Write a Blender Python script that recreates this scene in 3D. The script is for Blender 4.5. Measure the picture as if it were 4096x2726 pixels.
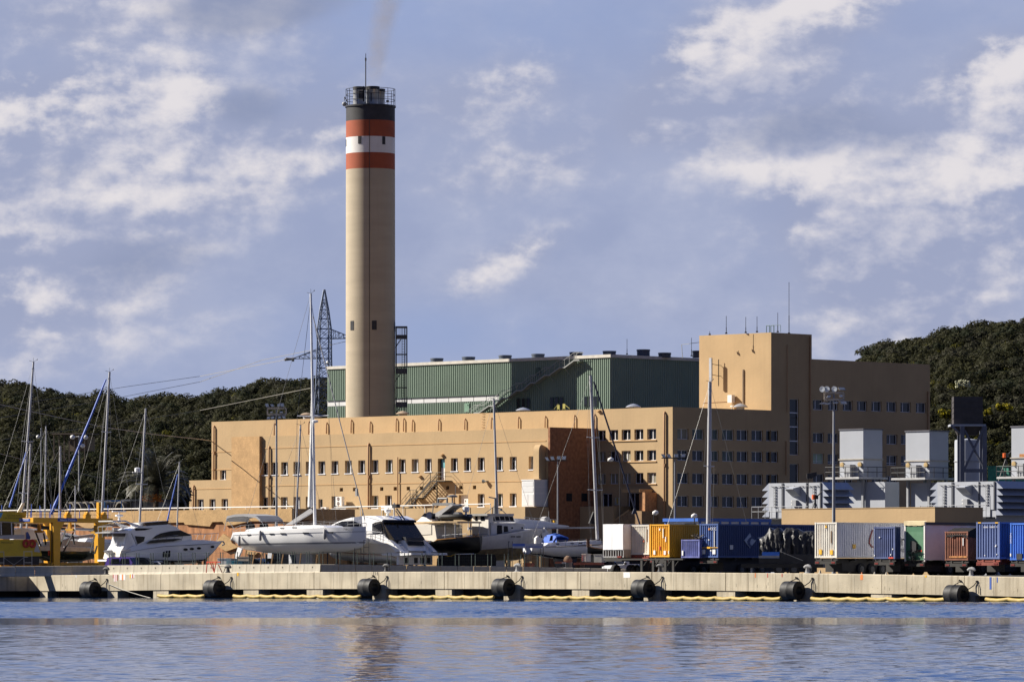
import bpy,bmesh,math,random
import numpy as np
from mathutils import Vector,Matrix
random.seed(7)
for _o in list(bpy.data.objects):bpy.data.objects.remove(_o)
SC=bpy.context.scene;COL=SC.collection
# ------------------------------------------------------------------ camera
F,CX,YH,HC=20000.0,2048.0,2296.0,2.15
cam=bpy.data.cameras.new('camera');cam_o=bpy.data.objects.new('camera',cam);COL.objects.link(cam_o)
cam.sensor_width=36;cam.lens=36*F/4096;cam.shift_y=(YH-1363)/4096
cam.clip_start=1;cam.clip_end=6000
cam_o.location=(0,0,HC);cam_o.rotation_euler=(math.pi/2,0,0)
SC.camera=cam_o
# ------------------------------------------------------------------ light
EL=math.radians(34);SH=Vector((-.975,.22,0)).normalized()
SUN=Vector((SH.x*math.cos(EL),SH.y*math.cos(EL),math.sin(EL)))
sl=bpy.data.lights.new('sun','SUN');sl.energy=5.0;sl.angle=math.radians(.53);sl.color=(1,.93,.82)
so=bpy.data.objects.new('sun',sl);COL.objects.link(so);so.rotation_euler=SUN.to_track_quat('Z','Y').to_euler();so.location=(-60,300,120)
SC.view_settings.view_transform='Standard';SC.view_settings.look='None'
SC.view_settings.exposure=0.9;SC.view_settings.gamma=1
SC.view_settings.use_curve_mapping=False
W_=bpy.data.worlds.new('World');SC.world=W_;W_.use_nodes=True
def build_world():
 nt=W_.node_tree;N=nt.nodes;L=nt.links;N.clear()
 def nd(t,**k):
  n=N.new(t)
  for a,b in k.items():setattr(n,a,b)
  return n
 def m(op,a,b=None,c=None,clamp=False):
  n=nd('ShaderNodeMath',operation=op,use_clamp=clamp)
  for i,q in enumerate((a,b,c)):
   if q is None:continue
   if isinstance(q,(int,float)):n.inputs[i].default_value=q
   else:L.new(q,n.inputs[i])
  return n.outputs[0]
 def mixc(f,a,b):
  n=nd('ShaderNodeMix',data_type='RGBA')
  if isinstance(f,(int,float)):n.inputs[0].default_value=f
  else:L.new(f,n.inputs[0])
  for i,q in((6,a),(7,b)):
   if isinstance(q,tuple):n.inputs[i].default_value=(*q,1)
   else:L.new(q,n.inputs[i])
  return n.outputs[2]
 out=nd('ShaderNodeOutputWorld');bg=nd('ShaderNodeBackground')
 L.new(bg.outputs[0],out.inputs[0]);bg.inputs[1].default_value=0.055
 sky=nd('ShaderNodeTexSky',sky_type='NISHITA',sun_disc=False)
 sky.sun_elevation=EL;sky.sun_rotation=math.atan2(SH.x,SH.y);sky.air_density=1.0;sky.dust_density=.6;sky.ozone_density=2.0
 tc=nd('ShaderNodeTexCoord');sp=nd('ShaderNodeSeparateXYZ');L.new(tc.outputs['Generated'],sp.inputs[0])
 x,y,z=sp.outputs
 # direction as small angles right of / above the view north; clouds hang in the sky as banks
 az=m('ARCTAN2',x,y);el=z
 cb=nd('ShaderNodeCombineXYZ');L.new(az,cb.inputs[0]);L.new(m('MULTIPLY',el,1.5),cb.inputs[1])
 def noise(scale,detail,rough,off,dist=0):
  mp=nd('ShaderNodeMapping');L.new(cb.outputs[0],mp.inputs[0]);mp.inputs['Location'].default_value=off
  n=nd('ShaderNodeTexNoise');n.inputs['Scale'].default_value=scale;n.inputs['Detail'].default_value=detail
  n.inputs['Roughness'].default_value=rough;n.inputs['Distortion'].default_value=dist
  L.new(mp.outputs[0],n.inputs['Vector']);return n.outputs['Fac']
 def blob(px,py,rx,ry,rot=0):
  a0=(px-CX)/F;b0=(YH-py)/F;c,s=math.cos(rot),math.sin(rot)
  dx=m('SUBTRACT',az,a0);dy=m('SUBTRACT',el,b0)
  u=m('ADD',m('MULTIPLY',dx,c*F/rx),m('MULTIPLY',dy,s*F/rx))
  v=m('ADD',m('MULTIPLY',dx,-s*F/ry),m('MULTIPLY',dy,c*F/ry))
  q=m('ADD',m('MULTIPLY',u,u),m('MULTIPLY',v,v))
  return m('POWER',2.718,m('MULTIPLY',q,-1.0))
 n1=noise(24,11,.52,(3.1,1.7,0),.15)
 n2=noise(95,8,.58,(7.3,2.2,0),.1)
 n3=noise(11,5,.5,(1.3,4.2,0),.2)
 n1s=noise(24,11,.52,(3.1+.006,1.7-.008,0),.15)
 n2s=noise(95,8,.58,(7.3+.002,2.2-.003,0),.1)
 def total(bl):
  t=None
  for(px,py,rx,ry,rot,amp)in bl:
   b=m('MULTIPLY',blob(px,py,rx,ry,rot),amp);t=b if t is None else m('ADD',t,b)
  return t
 def sstep(v,a,b,c=0,d=1):
  r=nd('ShaderNodeMapRange',interpolation_type='SMOOTHSTEP');L.new(v,r.inputs[0])
  for i,q in enumerate((a,b,c,d)):r.inputs[i+1].default_value=q
  return r.outputs[0]
 low=sstep(el,.13,.26,1,.10)
 soft=m('ADD',m('ADD',m('MULTIPLY',n3,.9),m('MULTIPLY',n1,.5)),m('SUBTRACT',total(VEIL),.72))
 veil=m('MULTIPLY',sstep(soft,-.42,.34),low)
 fin=mixc(sstep(el,.12,.42),mixc(SKYMIX,sky.outputs[0],SKYBLUE),SKYDEEP)
 fin=mixc(m('MULTIPLY',veil,.78),fin,mixc(sstep(m('ADD',m('MULTIPLY',n1,.7),m('MULTIPLY',n2,.3)),.35,.68),CLOUD_LO,CLOUD_MID))
 dens=m('ADD',m('ADD',m('MULTIPLY',m('SUBTRACT',n1,.5),1.5),m('MULTIPLY',m('SUBTRACT',n2,.5),.52)),total(BLOBS))
 cov=m('MULTIPLY',sstep(dens,.02,.74),low)
 rim=m('ADD',m('MULTIPLY',m('SUBTRACT',n1,n1s),5.0),m('MULTIPLY',m('SUBTRACT',n2,n2s),2.2))
 lit=sstep(m('ADD',m('ADD',rim,m('MULTIPLY',total(BRIGHT),1.0)),m('MULTIPLY',dens,.22)),.16,1.25)
 body=mixc(sstep(m('ADD',rim,m('MULTIPLY',dens,.5)),-.15,.75),CLOUD_LO,(4.9,5.05,6.2))
 ccol=mixc(lit,body,CLOUD_HI)
 fin=mixc(m('MULTIPLY',cov,.9),fin,ccol)
 drk=m('MULTIPLY',m('MULTIPLY',sstep(m('ADD',total(DARKS),m('MULTIPLY',m('SUBTRACT',n1,.5),1.1)),.28,.8),low),.75)
 fin=mixc(drk,fin,CLOUD_DK)
 # unseen sky behind the viewer, made darker blue to cut fill on shaded walls
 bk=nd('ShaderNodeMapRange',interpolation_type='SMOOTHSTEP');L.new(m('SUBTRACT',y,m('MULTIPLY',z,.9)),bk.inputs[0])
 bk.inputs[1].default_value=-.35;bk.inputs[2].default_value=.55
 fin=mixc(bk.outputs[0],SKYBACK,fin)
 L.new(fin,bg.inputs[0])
 # px, py, rx, ry, rot, strength: where the banks hang, given as directions
BLOBS=[(120,500,520,230,.05,.95),(790,440,130,170,.3,.75),(1290,470,190,220,0,.62),(450,830,650,330,.2,.62),(1000,640,420,220,0,.50),(2100,330,260,170,.4,.50),(2610,480,120,90,0,.50),(300,90,700,120,0,.50),(1050,60,420,130,.1,.55),(2900,260,330,200,.35,.85),(3330,80,380,150,.35,.80),(3050,440,380,240,-.5,.72),(3400,700,420,330,-.6,.78),(3560,1080,420,330,-.3,.72),(4020,340,270,190,.35,.95),(3950,780,420,360,.2,.72),(2060,1040,300,85,.45,.62),(60,1150,380,300,0,.62),(1750,420,260,160,0,.36),(2350,560,420,150,.3,.36),(1950,720,420,120,0,.28)]
VEIL=[(500,900,1100,700,0,.45),(3500,800,900,800,0,.45),(2000,600,800,350,.3,.40),(300,80,800,180,0,.4),(2500,950,800,300,0,.2),(1800,1350,900,150,0,-.28),(1600,120,300,150,0,-.1)]
BRIGHT=[(110,430,420,170,.1,.62),(770,410,110,140,0,.60),(1310,410,150,150,0,.42),(2760,210,230,120,.4,.60),(3330,40,260,90,.3,.58),(4020,290,200,130,.3,.72),(3130,850,110,260,-.6,.34),(2100,1000,240,60,.4,.30),(60,1150,250,200,0,.34),(3850,750,400,200,0,.24),(2080,300,160,100,.3,.24),(560,720,300,160,0,.22),(2600,470,90,70,0,.3)]
DARKS=[(1020,440,260,120,0,.85),(1080,40,460,130,.12,1.0),(3200,500,330,140,.2,.62),(620,1030,520,150,.1,.50),(1650,850,300,160,0,.2),(3600,560,300,150,0,.4),(200,700,300,90,0,.35),(2300,700,500,100,.2,.3)]
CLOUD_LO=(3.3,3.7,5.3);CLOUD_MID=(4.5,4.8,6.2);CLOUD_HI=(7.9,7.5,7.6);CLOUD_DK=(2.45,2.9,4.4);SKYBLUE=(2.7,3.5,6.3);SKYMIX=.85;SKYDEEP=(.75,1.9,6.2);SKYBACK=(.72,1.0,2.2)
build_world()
# ------------------------------------------------------------------ pixel windows of the photo (each maps a look-up to photo pixels)
def zf(x0,y0,s):return lambda x,y:(x0+x/s,y0+y/s)
A,B,C,D,E,G,H,I,J=[zf(x,1900,3.92)for x in(0,400,800,1200,1600,2000,2400,2900,3496)]
K,L,M=zf(3000,1500,3.92),zf(3496,1500,3.92),zf(2700,1250,3.92)
N,O,P,Q=zf(1250,200,3.136),zf(1050,1150,2.613),zf(1600,1350,3.366),zf(2200,1350,3.366)
R,S,T,W=[zf(x,1600,3.136)for x in(800,1500,2100,2600)]
X=zf(0,1400,2.24)
Y0,Y1,Y2,Y3,Y4=[zf(x,2200,2.945)for x in(0,800,1600,2400,3296)]
FI=zf(0,0,2356/4096)
class Fr:
 """a vertical working frame: origin on the ground plane, x axis turned by a degrees; finds where a sight line meets its planes"""
 def __init__(s,x,y,a):
  s.o=(x,y);s.deg=a;s.a=math.radians(a);s.c=math.cos(s.a);s.s=math.sin(s.a)
 def w(s,x,y,z=0):return Vector((s.o[0]+x*s.c-y*s.s,s.o[1]+x*s.s+y*s.c,z))
 def xz(s,p,y=0):
  k=(p[0]-CX)/F;px=s.o[0]-y*s.s;py=s.o[1]+y*s.c
  t=(k*py-px)/(s.c-k*s.s);d=py+t*s.s
  return t,HC+(YH-p[1])*d/F
 def yz(s,p,x=0):
  k=(p[0]-CX)/F;px=s.o[0]+x*s.c;py=s.o[1]+x*s.s
  t=(k*py-px)/(-s.s-k*s.c);d=py+t*s.c
  return t,HC+(YH-p[1])*d/F
 def x(s,px,y=0):return s.xz((px,0),y)[0]
def at(px,d,a):return Fr((px-CX)/F*d,d,a)
def pt(px,py,d):return Vector(((px-CX)/F*d,d,HC+(YH-py)/F*d))
SITE=Fr(0,0,-45)
GZ=2.08
def lerp(tab,x):
 if x<=tab[0][0]:return tab[0][1]
 for(a,b),(c,d)in zip(tab,tab[1:]):
  if x<=c:return b+(d-b)*(x-a)/(c-a)
 return tab[-1][1]
 # ------------------------------------------------------------------ mesh helpers
class MB:
 def __init__(s):s.v=[];s.f=[];s.m=[];s.mi=0;s.smooth=False
 def add(s,vs,fs):
  b=len(s.v);s.v+=[tuple(p)for p in vs];s.f+=[tuple(i+b for i in f)for f in fs];s.m+=[s.mi]*len(fs);return s
 def box(s,x0,x1,y0,y1,z0,z1):
  x0,x1=sorted((x0,x1));y0,y1=sorted((y0,y1));z0,z1=sorted((z0,z1))
  return s.add([(x,y,z)for z in(z0,z1)for y in(y0,y1)for x in(x0,x1)],[(0,2,3,1),(4,5,7,6),(0,1,5,4),(2,6,7,3),(0,4,6,2),(1,3,7,5)])
 def prism(s,poly,ax,a,b,ins=0):
  """poly of (x,z) run along y for ax='y', of (y,z) run along x for 'x', of (x,y) run along z for 'z'; ins narrows nothing"""
  n=len(poly)
  f={'y':lambda p,q:(p[0],q,p[1]),'x':lambda p,q:(q,p[0],p[1]),'z':lambda p,q:(p[0],p[1],q)}[ax]
  return s.add([f(p,a)for p in poly]+[f(p,b)for p in poly],[tuple(range(n)),tuple(range(2*n-1,n-1,-1))]+[(i,(i+1)%n,n+(i+1)%n,n+i)for i in range(n)])
 def tube(s,p0,p1,r,n=6,r2=None,cap=True):
  p0=Vector(p0);p1=Vector(p1);d=(p1-p0)
  if d.length<1e-6:return s
  q=d.to_track_quat('Z','Y');r2=r if r2 is None else r2
  vs=[]
  for c,rr in((p0,r),(p1,r2)):
   for i in range(n):
    a=2*math.pi*(i+.5)/n;vs.append(c+q@Vector((rr*math.cos(a),rr*math.sin(a),0)))
  fs=[(i,(i+1)%n,n+(i+1)%n,n+i)for i in range(n)]
  if cap:fs+=[tuple(range(n))[::-1],tuple(range(n,2*n))]
  return s.add(vs,fs)
 def path(s,pts,r,n=6):
  for a,b in zip(pts,pts[1:]):s.tube(a,b,r,n)
  return s
 def sweep(s,pts,rs,n=8):
  pts=[Vector(p)for p in pts];rings=[]
  for i,p in enumerate(pts):
   d=pts[min(i+1,len(pts)-1)]-pts[max(i-1,0)];q=d.to_track_quat('Z','Y');r=rs[i]if isinstance(rs,(list,tuple))else rs
   rings.append([p+q@Vector((r*math.cos(2*math.pi*k/n),r*math.sin(2*math.pi*k/n),0))for k in range(n)])
  return s.loft(rings,True)
 def loft(s,rings,closed=True,cap=True):
  n=len(rings[0]);vs=[p for r in rings for p in r];fs=[]
  for i in range(len(rings)-1):
   for k in range(n if closed else n-1):
    a=i*n+k;b=i*n+(k+1)%n;fs.append((a,b,b+n,a+n))
  if cap and closed:fs+=[tuple(range(n))[::-1],tuple(range((len(rings)-1)*n,len(rings)*n))]
  return s.add(vs,fs)
 def lathe(s,prof,c=(0,0,0),n=16,cap=True,a0=0,a1=2*math.pi):
  return s.loft([[(c[0]+r*math.cos(2*math.pi*k/n),c[1]+r*math.sin(2*math.pi*k/n),c[2]+z)for k in range(n)]for r,z in prof],True,cap)
 def ball(s,c,r,n=10,sx=1,sy=1,sz=1):
  m=max(4,n//2)
  return s.loft([[(c[0]+sx*r*math.sin(a)*math.cos(2*math.pi*k/n),c[1]+sy*r*math.sin(a)*math.sin(2*math.pi*k/n),c[2]-sz*r*math.cos(a))for k in range(n)]for a in[math.pi*(j+.02)/(m+.04)for j in range(m+1)]])
 def corr(s,ax,a0,a1,z0,z1,pl,dep,pitch,back=None):
  """ribbed sheet: ax 'x' runs along x at y=pl standing proud towards -y, ax 'y' runs along y at x=pl standing proud towards +x"""
  n=max(2,int(round(abs(a1-a0)/pitch)));p=(a1-a0)/n;pts=[]
  for i in range(n):
   b=a0+i*p;pts+=[(b,0),(b+.28*p,0),(b+.42*p,dep),(b+.86*p,dep)]
  pts.append((a1,0))
  vs=[]
  for z in(z0,z1):
   for a,d in pts:vs.append((a,pl-d,z)if ax=='x' else(pl+d,a,z))
  k=len(pts)
  return s.add(vs,[(i,i+1,k+i+1,k+i)for i in range(k-1)])
 def text(s,txt,o,xd,zd,h,w=None):
  vs,fs,(x0,x1,y0,y1)=glyphs(txt)
  sz=h/(y1-y0);sx=sz if w is None else w/(x1-x0);o=Vector(o);xd=Vector(xd);zd=Vector(zd)
  return s.add([o+xd*((x-x0)*sx)+zd*((y-y0)*sz)for x,y in vs],fs)
 def wallv(s,u0,u1,z0,z1,v,ops,dep):
  return s._wall(u0,u1,z0,z1,ops,lambda a,z,d:(a,v+d*dep,z))
 def wallu(s,v0,v1,z0,z1,u,ops,dep):
  return s._wall(v0,v1,z0,z1,ops,lambda a,z,d:(u-d*dep,a,z))
 def _wall(s,a0,a1,z0,z1,ops,f):
  ops=[o for o in ops if o[0]<a1 and o[1]>a0]
  us=sorted({a0,a1}|{min(max(q,a0),a1)for o in ops for q in o[:2]});zs=sorted({z0,z1}|{min(max(q,z0),z1)for o in ops for q in o[2:4]})
  for i in range(len(us)-1):
   for j in range(len(zs)-1):
    cu=(us[i]+us[i+1])/2;cz=(zs[j]+zs[j+1])/2
    if any(o[0]<cu<o[1]and o[2]<cz<o[3]for o in ops):continue
    s.add([f(us[i],zs[j],0),f(us[i+1],zs[j],0),f(us[i+1],zs[j+1],0),f(us[i],zs[j+1],0)],[(0,1,2,3)])
  for o in ops:
   q=[(o[0],o[2]),(o[1],o[2]),(o[1],o[3]),(o[0],o[3])]
   for i in range(4):
    (a,b),(c,d)=q[i],q[(i+1)%4]
    s.add([f(a,b,0),f(c,d,0),f(c,d,1),f(a,b,1)],[(0,1,2,3)])
  return s
_gl={}
def glyphs(txt):
 if txt in _gl:return _gl[txt]
 cu=bpy.data.curves.new('glyph','FONT');cu.body=txt;cu.resolution_u=3
 ob=bpy.data.objects.new('glyph',cu);COL.objects.link(ob)
 me=bpy.data.meshes.new_from_object(ob.evaluated_get(bpy.context.evaluated_depsgraph_get()))
 vs=[(v.co.x,v.co.y)for v in me.vertices];fs=[tuple(p.vertices)for p in me.polygons]
 bpy.data.objects.remove(ob);bpy.data.curves.remove(cu);bpy.data.meshes.remove(me)
 xs=[v[0]for v in vs];ys=[v[1]for v in vs]
 _gl[txt]=(vs,fs,(min(xs),max(xs),min(ys),max(ys)));return _gl[txt]
def link(name,mb,mats,base=(0,0,0),smooth=None,recalc=True):
 me=bpy.data.meshes.new(name);b=Vector(base)
 me.from_pydata([tuple(Vector(v)-b)for v in mb.v],[],mb.f)
 if not isinstance(mats,(list,tuple)):mats=[mats]
 for m in mats:me.materials.append(m)
 if len(mats)>1:me.polygons.foreach_set('material_index',mb.m)
 if recalc:
  bm=bmesh.new();bm.from_mesh(me);bmesh.ops.recalc_face_normals(bm,faces=bm.faces);bm.to_mesh(me);bm.free()
 if smooth:
  me.polygons.foreach_set('use_smooth',[True]*len(me.polygons));me.set_sharp_from_angle(angle=math.radians(smooth))
 me.update()
 o=bpy.data.objects.new(name,me);COL.objects.link(o);return o
def tag(o,label=None,cat=None,group=None,kind=None):
 for k,v in(('label',label),('category',cat),('group',group),('kind',kind)):
  if v:o[k]=v
 return o
class Thing:
 def __init__(s,name,label,cat,fr=SITE,base=(0,0,0),group=None):
  o=bpy.data.objects.new(name,None);COL.objects.link(o);o.empty_display_size=.3
  o.location=fr.w(*base);o.rotation_euler=(0,0,fr.a);tag(o,label,cat,group)
  s.o=o;s.fr=fr;s.base=base
 def part(s,name,mb,mat,parent=None,smooth=None,label=None):
  o=link(name,mb,mat,s.base,smooth);o.parent=parent or s.o
  if label:o['label']=label
  return o
def single(name,label,cat,mb,mat,fr=SITE,base=(0,0,0),group=None,smooth=None,kind=None):
 o=link(name,mb,mat,base,smooth);o.location=fr.w(*base);o.rotation_euler=(0,0,fr.a)
 return tag(o,label,cat,group,kind)
def copy_thing(root,loc=None,rotz=None,label=None):
 def rec(o,par):
  c=o.copy();COL.objects.link(c);c.parent=par
  for ch in list(o.children):rec(ch,c)
  return c
 c=rec(root,None)
 if loc is not None:c.location=loc
 if rotz is not None:c.rotation_euler=(0,0,rotz)
 if label:c['label']=label
 return c
 # ------------------------------------------------------------------ materials
_M={}
def mat(key,col=None,rough=.6,metal=0,var=.12,scale=1.5,bump=0,bscale=8,streak=0,streakcol=None,spec=.5,cell=0,alpha=1,aniso=(1,1,1),noise_detail=6):
 if key in _M:return _M[key]
 m=bpy.data.materials.new(key);m.use_nodes=True;nt=m.node_tree;nn=nt.nodes;ll=nt.links
 bs=nn['Principled BSDF'];bs.inputs['Roughness'].default_value=rough;bs.inputs['Metallic'].default_value=metal
 bs.inputs['Specular IOR Level'].default_value=spec;bs.inputs['Alpha'].default_value=alpha
 tc=nn.new('ShaderNodeTexCoord')
 def noise(sc,det,mp=None):
  n=nn.new('ShaderNodeTexNoise');n.inputs['Scale'].default_value=sc;n.inputs['Detail'].default_value=det
  if mp:
   q=nn.new('ShaderNodeMapping');q.inputs['Scale'].default_value=mp;ll.new(tc.outputs['Object'],q.inputs[0]);ll.new(q.outputs[0],n.inputs['Vector'])
  else:ll.new(tc.outputs['Object'],n.inputs['Vector'])
  return n.outputs['Fac']
 def mix(f,a,b):
  n=nn.new('ShaderNodeMix');n.data_type='RGBA'
  if isinstance(f,float):n.inputs[0].default_value=f
  else:ll.new(f,n.inputs[0])
  for i,q in((6,a),(7,b)):
   if isinstance(q,tuple):n.inputs[i].default_value=(*q,1)
   else:ll.new(q,n.inputs[i])
  return n.outputs[2]
 def rng(f,a,b,c=0,d=1):
  n=nn.new('ShaderNodeMapRange');n.inputs[1].default_value=a;n.inputs[2].default_value=b;n.inputs[3].default_value=c;n.inputs[4].default_value=d
  ll.new(f,n.inputs[0]);return n.outputs[0]
 c0=tuple(max(0,c*(1-var))for c in col);c1=tuple(min(1,c*(1+var))for c in col)
 colo=mix(rng(noise(scale,noise_detail,aniso),.3,.7),c0,c1)if var else None
 if cell:
  v=nn.new('ShaderNodeTexVoronoi');v.feature='DISTANCE_TO_EDGE';v.inputs['Scale'].default_value=cell
  v2=nn.new('ShaderNodeTexVoronoi');v2.inputs['Scale'].default_value=cell
  for q in(v,v2):ll.new(tc.outputs['Object'],q.inputs['Vector'])
  sp=nn.new('ShaderNodeSeparateColor');ll.new(v2.outputs['Color'],sp.inputs[0])
  colo=mix(rng(sp.outputs[0],0,1,0,.35),colo,tuple(c*.7 for c in col))
  colo=mix(rng(v.outputs['Distance'],.0,.05),tuple(c*.66 for c in col),colo)
 if streak:
  s1=rng(noise(1.3,8,(2.2,2.2,.12)),.5,.72,0,streak)
  colo=mix(s1,colo,streakcol or tuple(c*.45 for c in col))
 if colo is not None:ll.new(colo,bs.inputs['Base Color'])
 else:bs.inputs['Base Color'].default_value=(*col,1)
 if bump:
  b=nn.new('ShaderNodeBump');b.inputs['Strength'].default_value=bump;b.inputs['Distance'].default_value=.05
  ll.new(noise(bscale,6),b.inputs['Height']);ll.new(b.outputs[0],bs.inputs['Normal'])
 _M[key]=m;return m
tan=mat('tan_render',(.43,.30,.160),.9,var=.09,scale=.22,bump=.25,bscale=3,streak=.22,streakcol=(.35,.235,.13))
tan2=mat('tan_trim',(.47,.30,.145),.9,var=.06)
tanpipe=mat('tan_pipe',(.36,.20,.095),.7,var=.1)
stone=mat('stone_cladding',(.50,.31,.145),.95,var=.15,scale=.8,cell=3.0,bump=.5,bscale=2.5)
brick=mat('red_brick',(.26,.115,.055),.9,var=.3,scale=2.2,bump=.5,bscale=6)
conc=mat('concrete',(.46,.405,.30),.9,var=.20,scale=.45,bump=.35,streak=.75,streakcol=(.22,.175,.115))
conc2=mat('barrier_concrete',(.46,.42,.34),.9,var=.12,scale=.9,bump=.2,streak=.25)
chim=mat('chimney_concrete',(.40,.34,.25),.9,var=.06,scale=.15,aniso=(1,1,6),streak=.14,streakcol=(.31,.26,.19))
white=mat('white_paint',(.78,.76,.72),.35,var=.05)
gel=mat('gelcoat_white',(.80,.80,.80),.18,var=.03,scale=.5)
gel2=mat('gelcoat_cream',(.74,.68,.58),.25,var=.05)
wframe=mat('window_frame_white',(.72,.72,.74),.4,var=.03)
glass=mat('glass_dark',(.018,.021,.026),.08,var=.3,scale=.6)
glassg=mat('glass_green_tint',(.05,.075,.06),.12,var=.4,scale=.5)
curtain=mat('curtain_behind_glass',(.23,.21,.15),.5,var=.35,scale=3,aniso=(6,6,.3))
blind=mat('pale_green_blind',(.36,.46,.33),.6,var=.06)
dark=mat('dark_metal',(.03,.03,.033),.5,metal=.2,var=.3)
steel=mat('galvanised_steel',(.30,.31,.33),.65,metal=.15,var=.15)
alum=mat('mast_aluminium',(.46,.46,.47),.45,metal=.2,var=.06)
rubber=mat('black_rubber',(.011,.011,.012),.6,spec=.35,var=.4,scale=2,bump=.3,bscale=5)
green=mat('green_cladding',(.175,.24,.187),.5,var=.06,scale=.3)
clear=mat('clerestory_panel',(.62,.62,.62),.4,var=.1,scale=.4)
greyp=mat('grey_enclosure',(.36,.38,.42),.5,var=.05,scale=.4)
red=mat('red_paint',(.55,.05,.02),.5,var=.15)
orange=mat('orange_band',(.30,.066,.025),.8,var=.12,scale=.4,streak=.2,streakcol=(.30,.10,.05))
whiteb=mat('white_band',(.66,.64,.62),.7,var=.06,scale=.5,streak=.15,streakcol=(.5,.46,.40))
blackb=mat('black_band',(.030,.030,.034),.7,var=.4,scale=.5)
yellow=mat('lift_yellow',(.72,.36,.015),.45,var=.08)
blue=mat('sign_blue',(.02,.07,.35),.45,var=.1)
wood=mat('timber_prop',(.30,.18,.08),.8,var=.2)
wire=mat('rigging_wire',(.20,.20,.20),.5,metal=.4,var=0)
# ================================================================== WATER, GROUND, QUAY
def water_mat():
 m=bpy.data.materials.new('harbour_water');m.use_nodes=True;nt=m.node_tree;nn=nt.nodes;ll=nt.links
 bs=nn['Principled BSDF'];bs.inputs['Base Color'].default_value=(.005,.032,.10,1);bs.inputs['IOR'].default_value=1.33
 bs.inputs['Roughness'].default_value=.06
 tc=nn.new('ShaderNodeTexCoord');n=nn.new('ShaderNodeTexNoise');n.inputs['Scale'].default_value=3.0;n.inputs['Detail'].default_value=3;ll.new(tc.outputs['Object'],n.inputs['Vector'])
 bp=nn.new('ShaderNodeBump');bp.inputs['Distance'].default_value=.012;ll.new(n.outputs['Fac'],bp.inputs['Height']);ll.new(bp.outputs[0],bs.inputs['Normal'])
 return m
def water():
 """lanes of wind ripples across the harbour: a real rippled sheet whose wave height follows the distance from the near shore"""
 g=np.random.default_rng(12);d=np.arange(84,398,.17);k=np.linspace(-.165,.165,300);Dm,Km=np.meshgrid(d,k,indexing='ij');Xm=Dm*Km
 wob=4*np.sin(Xm*.09+Dm*.013)+2.5*np.sin(Xm*.23+1.3)+1.2*np.sin(Xm*.7+Dm*.1)
 lane=np.interp(Dm*2.02/HC+wob*np.interp(Dm,[82,150,190,240,300,380],[.5,.5,.12,.12,.5,.5]),[82,104,118,140,165,199,204,232,236,262,300,366,374,380],[.085,.07,.052,.045,.040,.034,.0012,.0012,.14,.16,.13,.16,.002,.0])
 lane*=.75+.5*(.5+.5*np.sin(Xm*.11+Dm*.05+2*np.sin(Dm*.021)))*(.6+.4*np.sin(Xm*.31-Dm*.017))
 Z=np.zeros_like(Dm);N_=52
 for i in range(N_):
  wl=.42*3.6**g.random();a_=g.normal(0,.75);kk=2*math.pi/wl;Z+=np.sin(kk*(Dm*math.cos(a_)+Xm*math.sin(a_))+g.uniform(0,6.28))/kk
 Z*=lane*math.sqrt(2/N_);V=np.stack([Xm,Dm,Z],-1).reshape(-1,3);r,c=Dm.shape
 i=(np.arange(r-1)[:,None]*c+np.arange(c-1)[None]).ravel();Fq=np.stack([i,i+1,i+c+1,i+c],-1)
 ex=np.array([(-400,397.8,0),(400,397.8,0),(400,560,0),(-400,560,0),(-400,-200,-.3),(400,-200,-.3),(400,397.8,-.3),(-400,397.8,-.3)]);nb=len(V);V=np.concatenate([V,ex]);Fq=np.concatenate([Fq,[[nb,nb+1,nb+2,nb+3],[nb+4,nb+5,nb+6,nb+7]]])
 me=bpy.data.meshes.new('harbour_water');n=len(Fq);me.vertices.add(len(V));me.loops.add(4*n);me.polygons.add(n);me.vertices.foreach_set('co',V.astype(np.float32).ravel());me.loops.foreach_set('vertex_index',Fq.astype(np.int32).ravel());me.polygons.foreach_set('loop_start',np.arange(0,4*n,4,dtype=np.int32));me.polygons.foreach_set('use_smooth',np.ones(n,dtype=bool));me.materials.append(water_mat());me.update(calc_edges=True)
 o=bpy.data.objects.new('harbour_water',me);COL.objects.link(o);tag(o,kind='structure')
water()
VQ=430*math.sqrt(.5)
QT=[(112,2300),(400,2297),(800,2290),(1256,2286),(1777,2284.5),(2323,2285),(2607,2286.5),(2902,2289.5),(3208,2291),(3527,2296),(3857,2302.5),(4400,2311)]
QB=[(112,2362),(400,2361.5),(800,2356),(1256,2353.5),(1777,2353),(2323,2354.5),(2607,2357.5),(2902,2361),(3208,2366),(3527,2372.5),(3857,2379.5),(4400,2392)]
def q3(px,v=VQ,dz=0):
 u,z=SITE.xz((px,lerp(QT,px)),v);return u,z+dz
 # yard: one sheet from the quay edge to beyond the hills
asph=mat('yard_asphalt',(.055,.053,.05),.95,var=.3,scale=.4,bump=.3)
mb=MB();us=[SITE.x(px,VQ)for px in range(112,4500,200)]
rows=[]
for v,zz in((VQ+1.15,None),(VQ+4,GZ),(VQ+120,GZ),(VQ+1500,GZ)):
 ext=0 if v<VQ+100 else 900
 rows.append([(u+(-ext if i==0 else ext if i==len(us)-1 else 0),v,(q3(112+200*i)[1]-.12 if zz is None else zz))for i,u in enumerate(us)])
mb.loft(rows,closed=False);o=link('ground',mb,asph);o.rotation_euler=(0,0,SITE.a);tag(o,kind='structure')
t=Thing('quay_wall','long pale concrete quay front of heavy beam blocks on piers above the water','quay',SITE,(SITE.x(2047,VQ),VQ,0))
dkj=mat('joint_shadow_grey',(.14,.12,.09),.9,var=.2)
JNT=[112,400,643,947,1256,1515,1777,2047,2323,2607,2902,3208,3527,3857,4250]
Jz=JNT
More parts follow.
